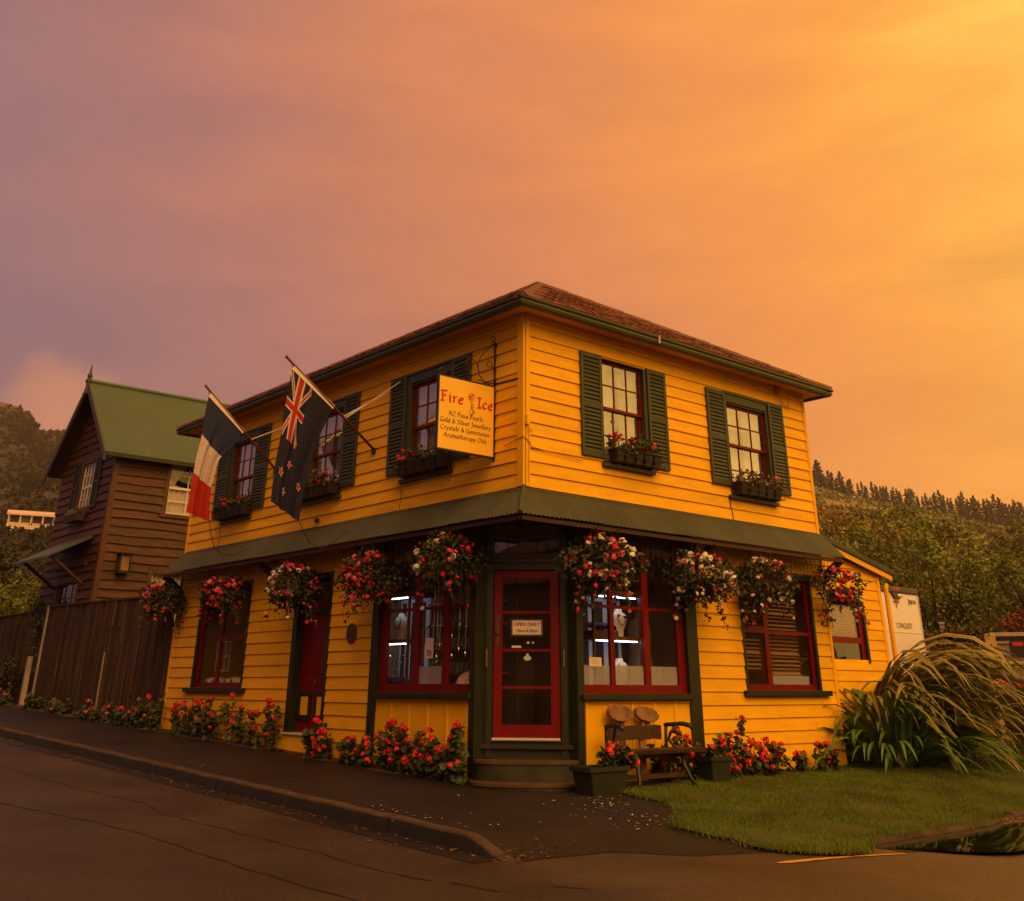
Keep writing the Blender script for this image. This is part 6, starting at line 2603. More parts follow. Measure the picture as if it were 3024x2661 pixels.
for x0, x1, zc, ry, sd_ in ((1.345, 1.79, .815, .105, 1), (1.855, 2.28, .80, .095, 2)):
    q = random.Random(sd_)
    n = 40
    cx, rx = (x0 + x1) / 2, (x1 - x0) / 2
    pts = []
    for i in range(n):
        a = 2 * math.pi * i / n
        k = .97 + .07 * math.sin(2 * a + sd_) + .045 * abs(math.sin(4.5 * a + sd_)) + q.uniform(-.02, .02)
        pts.append((cx + rx * k * math.cos(a), zc + ry * k * math.sin(a) - .02 * math.cos(a)))
    g = MB()
    g.prism(FR, pts, .10, .17)
    o = g.build('wood_slice', SLICE, bench)
    bevel(o, .012, 2)
    g = MB()
    for dx in (-.05, .05):
        g.fb(FR, cx + dx - .03, cx + dx + .03, .50, zc - .05, .08, .13)
    g.build('slice_post', SLICE, bench)


# strap leaved clumps -------------------------------------------------------------------
def strap_mesh(ln, w, rise, droop, m, edge=None, fold=.15, seed=0, twist=0.0):
    """leaf rising along +X/+Z and arching over"""
    q = random.Random(seed)
    n = 9
    cols = 4 if edge is not None else 2
    P_ = []
    ang = rise
    x = z = 0.0
    for i in range(n + 1):
        P_.append((x, z, ang))
        st = ln / n
        x += math.cos(ang) * st
        z += math.sin(ang) * st
        ang -= droop * (.35 + 1.3 * (i / n)) / n
    vs, fs, ms = [], [], []
    for i, (x, z, a) in enumerate(P_):
        t = i / n
        ww = w * (.55 + .45 * math.sin(min(1, t * 2.2) * math.pi / 2)) * (1 - t ** 4) * .5 + .002
        tw = twist * t
        xs = (-1, -.62, 0, .62, 1) if cols == 4 else (-1, 0, 1)
        for s in xs:
            lift = fold * ww * abs(s)
            vs.append((x - math.sin(a) * (lift + s * ww * math.sin(tw)), s * ww * math.cos(tw), z + math.cos(a) * (lift + s * ww * math.sin(tw))))
    c1 = len(xs)
    g = MB()
    for i in range(n):
        for k in range(c1 - 1):
            mi = 1 if (edge is not None and k in (0, c1 - 2)) else 0
            g.f.append([i * c1 + k, i * c1 + k + 1, (i + 1) * c1 + k + 1, (i + 1) * c1 + k])
            g.m.append(mi)
    g.v = vs
    return g.mesh('leaf', [m] + ([edge] if edge is not None else []), recalc=False, smooth=False)


q = random.Random(31)
AG = [strap_mesh(q.uniform(.95, 1.35), q.uniform(.042, .058), RAD(r_), RAD(d_), STRAP, seed=i) for i, (r_, d_) in enumerate(((85, 95), (78, 120), (70, 130), (60, 120), (48, 110), (35, 95), (82, 140), (25, 80)))]
aga = thing('strap_leaf_clump', (8.0, 0.05, 0), 'dense dark green clump of strap leaves on the lawn at the house corner', 'plant')
for i in range(285):
    rr_ = math.sqrt(q.random()) * .62
    a = q.uniform(0, 6.283)
    x, y = 7.95 + rr_ * math.cos(a) * 1.5, -.15 + rr_ * math.sin(a) * 1.0
    k = min(7, int(rr_ / .62 * 5 + q.uniform(0, 3)))
    inst('leaf', AG[k], aga, TRS((x, y, -.01), (q.uniform(-.15, .15), 0, a + q.uniform(-.7, .7)), q.uniform(1.15, 1.75)))
FX = [strap_mesh(q.uniform(2.7, 3.5), q.uniform(.095, .135), RAD(r_), RAD(d_), FLAXM, FLAXE, .2, i, q.uniform(-.7, .7)) for i, (r_, d_) in enumerate(((82, 172), (77, 160), (72, 150), (66, 146), (79, 168), (60, 135), (85, 185), (73, 165), (68, 172), (54, 125)))]
flax = thing('flax_bush', (8.95, .30, 0), 'large arching flax with yellow edged leaves drooping to the right of the lawn', 'plant')
for i in range(298):
    # several fans standing side by side; most leaves lean to the open side (right and front)
    f = q.random() ** 1.3
    bx0, by0 = 8.15 + 2.2 * f, .42 - .60 * f
    a = RAD(q.choice([q.gauss(-45, 28), q.gauss(-38, 25), q.gauss(-85, 32), q.uniform(-210, 10)]))
    x, y = bx0 + q.uniform(-.2, .2), by0 + q.uniform(-.15, .15)
    k = (q.uniform(.85, 1.32) if math.cos(a + .7) > .3 else q.uniform(.75, 1.1)) * (1 - .30 * f)
    lean = q.uniform(.1, .55) if i % 3 == 0 else q.uniform(-.1, .12)      # a third of the leaves lie low
    inst('leaf', q.choice(FX), flax, TRS((x, y, -.02), (q.uniform(-.3, .3), lean, a + q.uniform(-.25, .25)), k * (.85 if i % 3 == 0 else 1)))
# ------------------------------------------------------------------ brown timber house beyond the fence
bh = thing('brown_house', (.3, 16, .5), 'dark brown timber house with steep green iron roof behind the fence', 'building')
GY0, GY1, GE, GA = 16.0, 19.9, 6.62, 8.52
gable = lambda y: GE + (GA - GE) * (1 - abs(y - 17.95) / 1.95)
GW = [(17.30, 18.32, 5.22, 6.52), (17.1, 18.6, .4, 3.55)]
SW = [(1.72, 2.90, 5.10, 6.50), (1.62, 2.80, 2.30, 3.72)]
BE = .209
g = MB()
wall_cells(g, FG, GY0, GY1, .2, GE, GW, -.1, 0)
g.prism(FG, [(GY0, GE), (GY1, GE), (17.95, GA)], -.1, 0)
gw = g.build('gable_wall', BRWN, bh)
k = 0
br = random.Random(14)
while .3 + k * BE < GA - .1:
    a, b = .3 + k * BE, .3 + (k + 1) * BE
    k += 1
    u0, u1 = GY0, GY1
    if b > GE:
        d_ = (b - GE) / (GA - GE) * 1.95
        u0, u1 = GY0 + d_, GY1 - d_
    if u1 - u0 < .15: continue
    for c, e in split(u0 + (.09 if b < GE else 0), u1, [H[:2] for H in GW if H[2] < (a + b) / 2 < H[3]]):
        g = MB()
        j = br.uniform(-.006, .006)
        g.hexa([FG.p(c, a, .001), FG.p(e, a, .001), FG.p(e, a, .046 + j), FG.p(c, a, .046 + j), FG.p(c, b, .001), FG.p(e, b, .001), FG.p(e, b, .008), FG.p(c, b, .008)])
        g.build('weatherboard', BRWN, gw)
g = MB()
wall_cells(g, FS, .3, 8.0, .2, GE, SW, -.1, 0)
sw = g.build('side_wall', BRWN, bh)
k = 0
while .3 + k * BE < GE - .15:
    a, b = .3 + k * BE, .3 + (k + 1) * BE
    k += 1
    for c, e in split(.39, 8.0, [H[:2] for H in SW if H[2] < (a + b) / 2 < H[3]]):
        n = max(1, int((e - c) / .6))
        g = MB()
        j = br.uniform(-.006, .008)
        for i in range(n):
            q0, q1 = c + (e - c) * i / n, c + (e - c) * (i + 1) / n
            d0, d1 = .012 * math.sin(q0 * 3.1 + k), .012 * math.sin(q1 * 3.1 + k)
            g.hexa([FS.p(q0, a + d0, .001), FS.p(q1, a + d1, .001), FS.p(q1, a + d1, .048 + j), FS.p(q0, a + d0, .048 + j), FS.p(q0, b, .001), FS.p(q1, b, .001), FS.p(q1, b, .008), FS.p(q0, b, .008)])
        g.build('weatherboard', BRWN, sw)
g = MB()
g.box(.255, .39, 15.955, 16.0, .3, GE)
g.box(.255, .30, 16.0, 16.09, .3, GE)
g.build('corner_board', BRWT, bh)
g = MB()
g.fb(FS, .2, 8.0, GE - .22, GE - .02, .02, .06)
g.build('eave_board', BRWT, bh)
g = MB()
g.box(.4, 8, 19.8, 19.9, .2, GE)
g.box(7.9, 8, 16.1, 19.8, .2, GE)
g.box(.4, 7.9, 16.1, 19.8, 3.9, 4.0)
g.box(.4, 7.9, 16.1, 19.8, 6.55, 6.6)
g.build('rear_wall', INTD, bh)
# steep roof
RF_ = Frame((0, 17.95, 0), (1, 0, 0), (0, -1, 0))
RB_ = Frame((0, 17.95, 0), (1, 0, 0), (0, 1, 0))
g = MB()
g.add([(-.02, 15.72, 6.36), (8.1, 15.72, 6.36), (8.1, 17.95, 8.58), (-.02, 17.95, 8.58), (-.02, 20.18, 6.36), (8.1, 20.18, 6.36)], [(0, 1, 2, 3), (3, 2, 5, 4)])
broof = g.build('roof', INTD, bh)
for F in (RF_, RB_):
    u = -.10
    while u < 8.0:
        sheet(F, u - .02, u + .76, broof, 2.25, 8.64, 6.40, GIRON, .011, .085, hip=False)
        u += .76
g = MB()
g.tube([(-.12, 17.95, 8.66), (8.1, 17.95, 8.66)], .06, 8)
g.build('ridge_capping', GIRON, broof)
g = MB()
g.fb(RF_, -.1, 8.0, 6.30, 6.40, 2.20, 2.29)
g.build('gutter', GRN, broof)
BARGE = surf('barge_board_paint', (0.055, 0.050, 0.045), 0.6, 0.2, 4.0)
for s, nm in ((-1, 'barge_board'), (1, 'barge_board')):
    g = MB()
    a, b = (17.95, 8.62), (17.95 + s * 2.24, 6.38)
    g.hexa([(-.14, a[0], a[1] - .20), (-.10, a[0], a[1] - .20), (-.10, b[0], b[1] - .20), (-.14, b[0], b[1] - .20), (-.14, a[0], a[1] + .02), (-.10, a[0], a[1] + .02), (-.10, b[0], b[1] + .02), (-.14, b[0], b[1] + .02)])
    g.build(nm, BARGE, broof)
g = MB()
g.lathe([(.07, 0), (.07, .3), (.10, .32), (.10, .38), (.055, .42), (.075, .50), (.045, .58), (.03, .64), (.012, .80), (0, .86)], (-.12, 17.95, 8.3), 8)
g.build('finial', BARGE, broof)


def cot_window(F, H, bars, wallthing, frame, barm, rows, cols, curtain):
    u0, u1, v0, v1 = H
    g = MB()
    g.fb(F, u0 - .06, u0 + .05, v0 - .02, v1 + .06, -.08, .045)
    g.fb(F, u1 - .05, u1 + .06, v0 - .02, v1 + .06, -.08, .045)
    g.fb(F, u0 + .05, u1 - .05, v1 - .06, v1 + .06, -.08, .044)
    g.fb(F, u0 - .10, u1 + .10, v0 - .09, v0, -.08, .08)
    w = g.build('window', frame, wallthing)
    a, b, c, e = u0 + .05, u1 - .05, v0, v1 - .06
    g = MB()
    t = .04
    g.fb(F, a, a + t, c, e, -.05, -.02)
    g.fb(F, b - t, b, c, e, -.05, -.02)
    m_ = (c + e) / 2
    for z0, z1 in ((c, c + t), (e - t, e), (m_ - .03, m_ + .03)): g.fb(F, a + t, b - t, z0, z1, -.05, -.021)
    for i in range(1, cols):
        x = a + (b - a) * i / cols
        g.fb(F, x - .012, x + .012, c + t, e - t, -.047, -.024)
    for z0, z1 in ((c, m_), (m_, e)):
        for i in range(1, rows):
            z = z0 + (z1 - z0) * i / rows
            g.fb(F, a + t, b - t, z - .012, z + .012, -.046, -.025)
    g.build('sash', barm, w)
    for z0, z1 in ((c, m_), (m_, e)):
        g = MB()
        g.add([F.p(a, z0, -.04), F.p(b, z0, -.04), F.p(b, z1, -.04), F.p(a, z1, -.04)], [(0, 1, 2, 3)])
        g.build('pane', GLS2, w)
    if curtain:
        for s0, s1, ti in ((a, (a + b) / 2, 1), (b, (a + b) / 2, 1)):
            g = MB()

            def cf(p, q):
                z = c + (e - c) * q
                wd = 1.0
                if q > .5: wd = .30 + .70 * ((q - .5) / .5) ** 1.2
                return F.p(s0 + (s1 - s0) * p * wd, z, -.10 + .02 * math.sin(p * 22))
            g.grid(cf, 24, 14)
            g.build('curtain', CREAM2, w, smooth=True, recalc=False)
        g = MB()
        g.grid(lambda p, q: F.p(a + (b - a) * p, c + (m_ - c) * q, -.125 + .015 * math.sin(p * 40)), 40, 2)
        g.build('cafe_curtain', CREAM2, w, smooth=True, recalc=False)
    return w


cot_window(FG, GW[0], 0, bh, BRWT, WHITE, 2, 4, False)
cot_window(FS, SW[0], 0, bh, BRWT, WHITE, 2, 2, True)
cot_window(FS, SW[1], 0, bh, BRWT, WHITE, 2, 2, True)
for a, b in ((16.86, 17.22), (18.40, 18.78)):
    g = MB()
    g.fb(FG, a, a + .05, 5.22, 6.55, .036, .07)
    g.fb(FG, b - .05, b, 5.22, 6.55, .036, .07)
    for z0, z1 in ((5.22, 5.29), (6.48, 6.55), (5.85, 5.91)): g.fb(FG, a + .05, b - .05, z0, z1, .036, .069)
    s_ = g.build('shutter', GRN, bh)
    for i in range(18):
        z = 5.30 + i * .0655
        g = MB()
        g.hexa([FG.p(a + .05, z, .062), FG.p(b - .05, z, .062), FG.p(b - .05, z + .008, .066), FG.p(a + .05, z + .008, .066), FG.p(a + .05, z + .055, .038), FG.p(b - .05, z + .055, .038), FG.p(b - .05, z + .062, .042), FG.p(a + .05, z + .062, .042)])
        g.build('slat', GRN, s_)
g = MB()
pf = [(19.05, 4.52), (16.62, 4.52)]
AWM = surf('awning_green', (0.055, 0.075, 0.055), 0.5, 0.1, 2.0)
g.hexa([(.27, 16.62, 4.44), (-.80, 16.62, 3.88), (-.80, 19.05, 3.88), (.27, 19.05, 4.44), (.27, 16.62, 4.50), (-.80, 16.62, 3.93), (-.80, 19.05, 3.93), (.27, 19.05, 4.50)])
g.build('awning', AWM, bh)
g = MB()
g.fb(FG, 16.7, 18.95, 3.80, 3.88, .02, .09)
for y in (16.8, 18.85):
    g.tube([(.28, y, 3.35), (-.60, y, 3.96)], .04, 6)
g.build('awning_bracket', BRWN, bh)
cot_window(FG, (17.1, 18.6, 2.0, 3.5), 0, bh, BRWT, BRWT, 2, 3, False)
g = MB()
g.fb(FG, 17.1, 18.6, .4, 1.9, -.08, .02)
g.build('door_panel', BRWN, bh)
t = thing('wall_lantern', FS.p(.85, 3.6, .1), 'dark box lantern on the brown house side wall', 'lamp')
g = MB()
g.fb(FS, .70, 1.02, 4.02, 4.06, .03, .30)
g.fb(FS, .72, 1.00, 3.58, 3.62, .04, .26)
for u in (.72, .97):
    for w in (.05, .23): g.fb(FS, u, u + .03, 3.62, 4.02, w, w + .03)
g.fb(FS, .70, 1.02, 3.56, 4.06, .03, .05)
g.build('case', IRON, t)
g = MB()
g.fb(FS, .76, .96, 3.64, 4.0, .08, .22)
g.build('lamp_glass', surf('lantern_glass', (0.25, 0.16, 0.08), 0.2, 0.2, 6.0), t)
t = thing('flower_trough', FG.p(17.8, 4.95, .15), 'small planted trough under the brown house gable window', 'window box')
g = MB()
g.fb(FG, 17.35, 18.3, 4.92, 5.10, .08, .28)
g.build('trough', BOXW, t)
g = MB()
q = random.Random(9)
for i in range(120):
    leaf_oval(g, FG.p(q.uniform(17.3, 18.35), 5.1 + abs(q.gauss(0, .07)), q.uniform(.06, .32)), rdir(q) + Vector((0, 0, .5)), rdir(q), .09, .02)
g.build('foliage', surf('grey_leaf', (0.16, 0.15, 0.10), 0.7, 0.2, 9.0, island=.4), t, recalc=False)['kind'] = 'stuff'

# ------------------------------------------------------------------ paling fences
fr = random.Random(6)


def paling_fence(label, x, y0, y1, zt, pw, seed):
    q = random.Random(seed)
    f = thing('paling_fence', (x, (y0 + y1) / 2, gz(y0)), label, 'fence', 'paling fences')
    y = y0
    i = 0
    while y < y1:
        w = pw * q.uniform(.8, 1.2)
        if y + w > y1: w = y1 - y
        g = MB()
        tilt = q.uniform(-.012, .012)
        pr = q.uniform(0, .022) + (.018 if q.random() < .45 else 0)
        zz_ = zt(y) + q.uniform(-.02, .01)
        g.hexa([(x - .02 - pr, y + .004, gz(y) + .02), (x - pr, y + .004, gz(y) + .02), (x - pr, y + w - .008, gz(y) + .02), (x - .02 - pr, y + w - .008, gz(y) + .02),
                (x - .02 - pr, y + .004 + tilt, zz_), (x - pr, y + .004 + tilt, zz_), (x - pr, y + w - .008 + tilt, zz_), (x - .02 - pr, y + w - .008 + tilt, zz_)])
        g.build('paling', FENCE, f)
        y += w
        i += 1
    g = MB()
    g.hexa([(x - .07, y0, zt(y0) + .0), (x + .05, y0, zt(y0)), (x + .05, y1, zt(y1)), (x - .07, y1, zt(y1)), (x - .07, y0, zt(y0) + .04), (x + .05, y0, zt(y0) + .04), (x + .05, y1, zt(y1) + .04), (x - .07, y1, zt(y1) + .04)])
    g.build('cap_rail', FENCE, f)
    g = MB()
    g.box(x, x + .05, y0, y1, gz(y0) + .5, gz(y0) + .6)
    g.box(x, x + .05, y0, y1, gz(y0) + 1.8, gz(y0) + 1.9)
    g.build('rail', FENCE, f)
    return f


f1 = paling_fence('tall weathered paling fence joining the yellow house', 0.0, 10.42, 17.9, lambda y: 2.74 + (y - 10.4) * .016, .105, 1)
g = MB()
g.box(-.06, .06, 17.9, 18.02, .5, 2.90)
g.build('end_post', POSTC, f1)
g = MB()
g.box(-.055, -.02, 13.72, 13.79, .45, 1.75)
g.build('loose_batten', POSTC, f1)
f2 = paling_fence('farther paling fence half hidden by leaves at the left edge', .25, 18.35, 27.5, lambda y: 2.82, .13, 2)
g = MB()
g.hexa([(-.05, 18.7, .6), (.05, 18.7, .6), (.05, 18.85, .6), (-.05, 18.85, .6), (.0, 18.9, 1.75), (.1, 18.9, 1.75), (.1, 19.02, 1.75), (.0, 19.02, 1.75)])
setp(g.build('leaning_post', POSTC), 'short pale post leaning on the farther fence', 'post')
g = MB()
g.box(.05, .16, 11.0, 12.6, 2.83, 2.98)
setp(g.build('orange_plank', BRWT), 'orange brown plank lying behind the top of the fence', 'plank')


# ------------------------------------------------------------------ trees
def crown(g, c, rad, n, ls, q, clumps=40, hollow=.55, droop=0.0):
    c = Vector(c)
    cl = []
    for i in range(clumps):
        d_ = rdir(q)
        rr_ = q.uniform(hollow, 1.0)
        cl.append((c + Vector((d_.x * rad[0], d_.y * rad[1], d_.z * rad[2])) * rr_, q.uniform(.16, .34) * max(rad), d_))
    for i in range(n):
        p, s, d_ = q.choice(cl)
        o = rdir(q) * s * q.random() ** .5
        nn = (o.normalized() + d_ * .5 + Vector((0, 0, .35)) + rdir(q) * .5)
        leaf_oval(g, p + o, rdir(q) + Vector((0, 0, -droop)), nn, ls * q.uniform(.7, 1.3), ls * q.uniform(.22, .36))


def tree(name, label, base, h, parts, n, ls, lm, seed, group=None, cat='tree', clumps=40):
    q = random.Random(seed)
    t = thing(name, base, label, cat, group)
    b = Vector(base)
    g = MB()
    tops = [Vector(p[0]) for p in parts]
    mid = sum(tops, Vector()) / len(tops)
    fork = b.lerp(mid, .45) + Vector((0, 0, 0))
    g.tube([b, b.lerp(fork, .5) + Vector((.1, .05, 0)), fork], [h * .035, h * .028, h * .022], 8)
    for p, r in parts:
        p = Vector(p)
        for k in range(4):
            e = p + Vector((q.uniform(-.6, .6) * r[0], q.uniform(-.6, .6) * r[1], q.uniform(-.2, .6) * r[2]))
            g.tube([fork, fork.lerp(e, .5) + rdir(q) * .15, e], [h * .018, h * .010, h * .004], 5)
    g.build('trunk', BARK, t)
    g = MB()
    tot = sum(p[1][0] * p[1][2] for p in parts)
    for p, r in parts:
        crown(g, p, r, int(n * r[0] * r[2] / tot), ls, q, clumps)
    g.build('crown', lm, t, recalc=False)
    return t


T1 = 'broad trees behind the caravan'
tree('leafy_tree', 'big leafy tree rising behind the caravan', (34.8, 13.3, .6), 8, [((34.8, 13.3, 5.4), (3.0, 3.0, 2.6)), ((36.6, 10.4, 4.7), (2.2, 2.2, 1.9)), ((33.0, 16.2, 6.1), (2.3, 2.3, 1.7)), ((35.6, 12.0, 3.4), (2.6, 2.6, 1.6))], 15000, .20, TREEL, 1, T1, clumps=90)
tree('leafy_tree', 'warm toned tree between the lean-to roof and the hill', (44, 22, .6), 10, [((43.6, 22.1, 8.1), (3.4, 3.4, 2.0)), ((45.5, 18.9, 7.4), (2.6, 2.6, 1.9)), ((42, 25.0, 7.8), (3, 3, 2)), ((43.6, 21, 5.2), (4, 4, 2.2))], 13000, .24, TREEY, 2, T1, clumps=90)
tree('leafy_tree', 'dark round tree at the right edge above the iron fence', (33, 8.0, .5), 7, [((32.9, 8.0, 4.6), (2.0, 2.0, 1.6)), ((34.0, 6.0, 4.2), (2.0, 2.0, 1.5)), ((33.2, 7.8, 3.0), (2.2, 2.2, 1.3))], 9000, .18, TREEL, 3, T1, clumps=50)
tree('leafy_tree', 'reddish bush behind the iron fence at the right edge', (27.6, 5.4, .3), 4, [((27.4, 5.6, 2.9), (1.1, 1.1, .8)), ((28.0, 4.4, 2.8), (1.1, 1.1, .8))], 3000, .16, surf('rust_leaf', (0.20, 0.055, 0.014), 0.6, 0.3, 2.0, island=.5, trans=.2), 4, T1)
tree('leafy_tree', 'dark tree standing out of the left edge above the fence', (3.2, 32.5, 1.1), 7, [((2.2, 33.2, 4.7), (1.6, 1.6, 1.2)), ((.2, 33.6, 5.3), (2.2, 2.2, 1.7)), ((4.3, 32.3, 4.0), (1.4, 1.4, 1.1)), ((3.0, 32.6, 3.3), (2.6, 2.6, 1.2))], 10000, .19, TREED, 5, clumps=60)
tree('garden_shrub', 'green shrub leaning over the end post of the fence', (.5, 18.6, .6), 3, [((.45, 18.9, 2.6), (.65, .8, .6)), ((.30, 18.4, 1.9), (.40, .5, .7)), ((.75, 19.6, 3.0), (.7, .8, .5))], 2600, .11, LEAFG, 6, 'garden shrubs by the fence', 'shrub')
tree('garden_shrub', 'pale branching shrub in front of the brown house door', (1.0, 22.5, .7), 4, [((.9, 21.0, 3.1), (.8, .9, .7)), ((.6, 23.0, 3.2), (.9, 1.0, .7)), ((.9, 24.6, 3.0), (.9, 1.0, .8))], 3000, .14, TREEL, 7, 'garden shrubs by the fence', 'shrub')
tree('garden_shrub', 'low dark shrub at the foot of the farther fence', (.0, 20.8, .7), 1, [((-.05, 20.4, 1.2), (.35, .9, .45)), ((-.02, 22.0, 1.3), (.35, .9, .5))], 1500, .10, LEAFD, 8, 'garden shrubs by the fence', 'shrub')
q = random.Random(12)
g = MB()
for i in range(1500):
    u = q.uniform(-.3, .9)
    p = Vector((14.66, 2.13, 0)) + Vector((.43, -.85, 0)) * u + Vector((q.uniform(-.22, .05), q.uniform(-.15, .05), 2.35 - abs(q.gauss(0, .55)) + .1 * math.sin(u * 9)))
    p.z = max(p.z, .2)
    leaf_oval(g, p, rdir(q) + Vector((0, 0, -.5)), rdir(q) + Vector((-.5, -.4, .3)), .085, .03)
setp(g.build('climbing_ivy', LEAFY, recalc=False), 'mottled ivy hanging over the dark fence between the pale posts', 'ivy')

# ------------------------------------------------------------------ right boundary: posts, fence, bins, caravan
D1 = Vector((.451, -.892, 0))
FB = Frame((14.66, 2.13, 0), D1, Vector((-.892, -.451, 0)))
g = MB()
g.fb(FB, -.04, .05, .1, 2.50, -.05, .05)
g.fb(FB, -.055, .065, 2.47, 2.51, -.06, .06)
setp(g.build('fence_post', POSTC), 'slim pale fence post right of the caravan', 'post', 'pale posts at the right')
g = MB()
g.fb(FB, .84, 1.07, .1, 2.25, -.08, .10)
o = g.build('gate_post', POSTY)
bevel(o, .01)
setp(o, 'broad pale yellow gate post beside the iron fence', 'post', 'pale posts at the right')
t = thing('dark_fence', FB.p(.45, .2, 0), 'dark wooden fence behind the ivy between the pale posts', 'fence')
for i in range(7):
    g = MB()
    g.fb(FB, .055 + i * .112, .055 + i * .112 + .105, .15, 2.38 - .02 * (i % 2), -.03, -.005 + .008 * (i % 2))
    g.build('paling', FENCE, t)
t = thing('iron_fence', FB.p(2.4, .2, -.1), 'pale ribbed iron fence at the right edge', 'fence')
for i in range(5):
    g = MB()
    a = 1.08 + i * .76
    g.grid(lambda p, q_: FB.p(a + .76 * p, .15 + (2.06 - .15) * q_, -.10 + (.018 if (int(p * 24) % 6) < 2 else 0)), 48, 1)
    g.build('fence_sheet', FPANEL, t, recalc=False)
g = MB()
g.fb(FB, 1.08, 4.9, 2.05, 2.10, -.13, -.05)
g.build('top_rail', FPANEL, t)
t = thing('warning_sign', FB.p(1.5, 1.75, -.05), 'small dark sign with a red bar on the iron fence', 'sign')
g = MB()
g.fb(FB, 1.36, 1.66, 1.80, 2.12, -.05, -.03)
g.build('plate', IRON, t)
g = MB()
g.fb(FB, 1.40, 1.62, 2.00, 2.08, -.03, -.026)
g.build('red_bar', BINL, t)
g = MB()
g.fb(FB, 1.0, 5.5, 2.24, 2.32, -2.2, -1.0)
g.fb(FB, 1.0, 5.5, .2, 2.24, -2.1, -2.0)
setp(g.build('low_shed', POSTC), 'flat roofed shed behind the iron fence at the right edge', 'shed')

for i, (bx_, by_, rz, lab) in enumerate(((12.62, -.28, .1, 'nearer dark wheelie bin with red lid at the right edge'), (13.2, -.42, -.1, 'farther dark wheelie bin with red lid at the right edge'))):
    t = thing('wheelie_bin', (bx_, by_, gz(by_)), lab, 'bin', 'wheelie bins')
    z = gz(by_)
    g = MB()
    w0, w1, d0, d1 = .20, .28, .22, .33
    g.hexa([(bx_ - w0, by_ - d0, z + .05), (bx_ + w0, by_ - d0, z + .05), (bx_ + w0, by_ + d0, z + .05), (bx_ - w0, by_ + d0, z + .05), (bx_ - w1, by_ - d1, z + 1.18), (bx_ + w1, by_ - d1, z + 1.18), (bx_ + w1, by_ + d1, z + 1.18), (bx_ - w1, by_ + d1, z + 1.18)])
    bevel(g.build('body', BINB, t), .02, 2)
    g = MB()
    g.grid(lambda a, b: (bx_ - .31 + .62 * a, by_ - .37 + .74 * b, z + 1.19 + .09 * math.sin(math.pi * a) ** .5 * (.6 + .4 * b) + .02 * math.sin(a * 18)), 16, 6)
    g.box(bx_ - .31, bx_ + .31, by_ - .37, by_ + .37, z + 1.165, z + 1.195)
    g.build('lid', BINL, t, smooth=False)
    for s in (-1, 1):
        g = MB()
        g.tube([(bx_ + s * .19, by_ + .24, z + .10), (bx_ + s * .24, by_ + .24, z + .10)], .10, 14)
        g.build('wheel', IRON, t)
    g = MB()
    g.tube([(bx_ - .25, by_ + .38, z + 1.12), (bx_ + .25, by_ + .38, z + 1.12)], .018, 6)
    g.build('handle', BINB, t)
q = random.Random(3)
g = MB()
g.grid(lambda a, b: (12.36 + .36 * a, -.62 - .03 * math.sin(a * 9), 1.20 - .13 * b + .02 * math.sin(a * 14 + b * 3)), 14, 5)
setp(g.build('plastic_bag', ROPEW, recalc=False, smooth=True), 'crumpled white plastic bag under the nearer bin lid', 'bag')

cv = thing('caravan', (14.15, 3.0, .1), 'white caravan parked behind the lean-to with dark roof edge', 'caravan')
FV = Frame((0, 3.0, 0), (1, 0, 0), (0, -1, 0))
g = MB()
prof = [(12.95, .45), (15.20, .45), (15.345, 1.2), (15.345, 3.10), (15.33, 3.18), (12.95, 3.18)]
g.prism(FV, prof, -6.2, 0.0)
bevel(g.build('body', CARA, cv), .03, 2)
g = MB()
g.fb(FV, 12.93, 15.37, 3.17, 3.305, -6.2, .035)
bevel(g.build('roof_edge', CARAG, cv), .02, 2)
g = MB()
g.fb(FV, 15.325, 15.36, .5, 3.17, -.02, .012)
g.build('corner_trim', ROPEW, cv)
g = MB()
g.fb(FV, 14.18, 14.52, 3.225, 3.245, .035, .045)
g.fb(FV, 14.18, 14.52, 3.255, 3.275, .035, .045)
g.build('marker_light', BINL, cv)
g = MB()
g.prism(FV, [(14.12, 3.16), (14.55, 3.16), (14.45, 3.03), (14.28, 3.03)], .0, .06)
g.build('camera_housing', CARAG, cv)
g = MB()
g.tube([FV.p(14.34, 3.10, .05), FV.p(14.48, 3.10, .09)], .04, 8)
g.build('camera', WHITE, cv)
g = MB()
for (a, b) in (((14.33, 2.99), (14.45, 2.97)), ((14.33, 2.99), (14.45, 2.94)), ((14.33, 2.99), (14.21, 2.97)), ((14.33, 2.99), (14.21, 2.94))):
    g.tube([FV.p(*a, .006), FV.p(*b, .006)], .010, 4)
g.prism(FV, [(14.29, 2.97), (14.33, 3.0), (14.37, 2.97), (14.36, 2.88), (14.33, 2.82), (14.30, 2.88)], .001, .008)
g.build('emblem', BINL, cv)
ftext(FV, 'Jayco', 15.06, 2.955, .004, .17, 'lettering', CARAG, cv, bold=.004)
ftext(FV, 'CONQUEST', 14.56, 2.40, .004, .165, 'lettering', CARAG, cv, sx=.8)
for z in (1.35, 2.30):
    g = MB()
    g.fb(FV, 12.97, 15.325, z, z + .012, .0, .008)
    g.build('panel_seam', CARAG if z < 2 else ROPEW, cv)
g = MB()
g.fb(FV, 12.95, 15.3, .45, .75, .0, .05)
g.build('bumper', CARAG, cv)
for x in (13.2, 15.0):
    g = MB()
    g.tube([(x - .1, 6.0, .42), (x + .1, 6.0, .42)], .34, 16)
    g.build('wheel', IRON, cv)


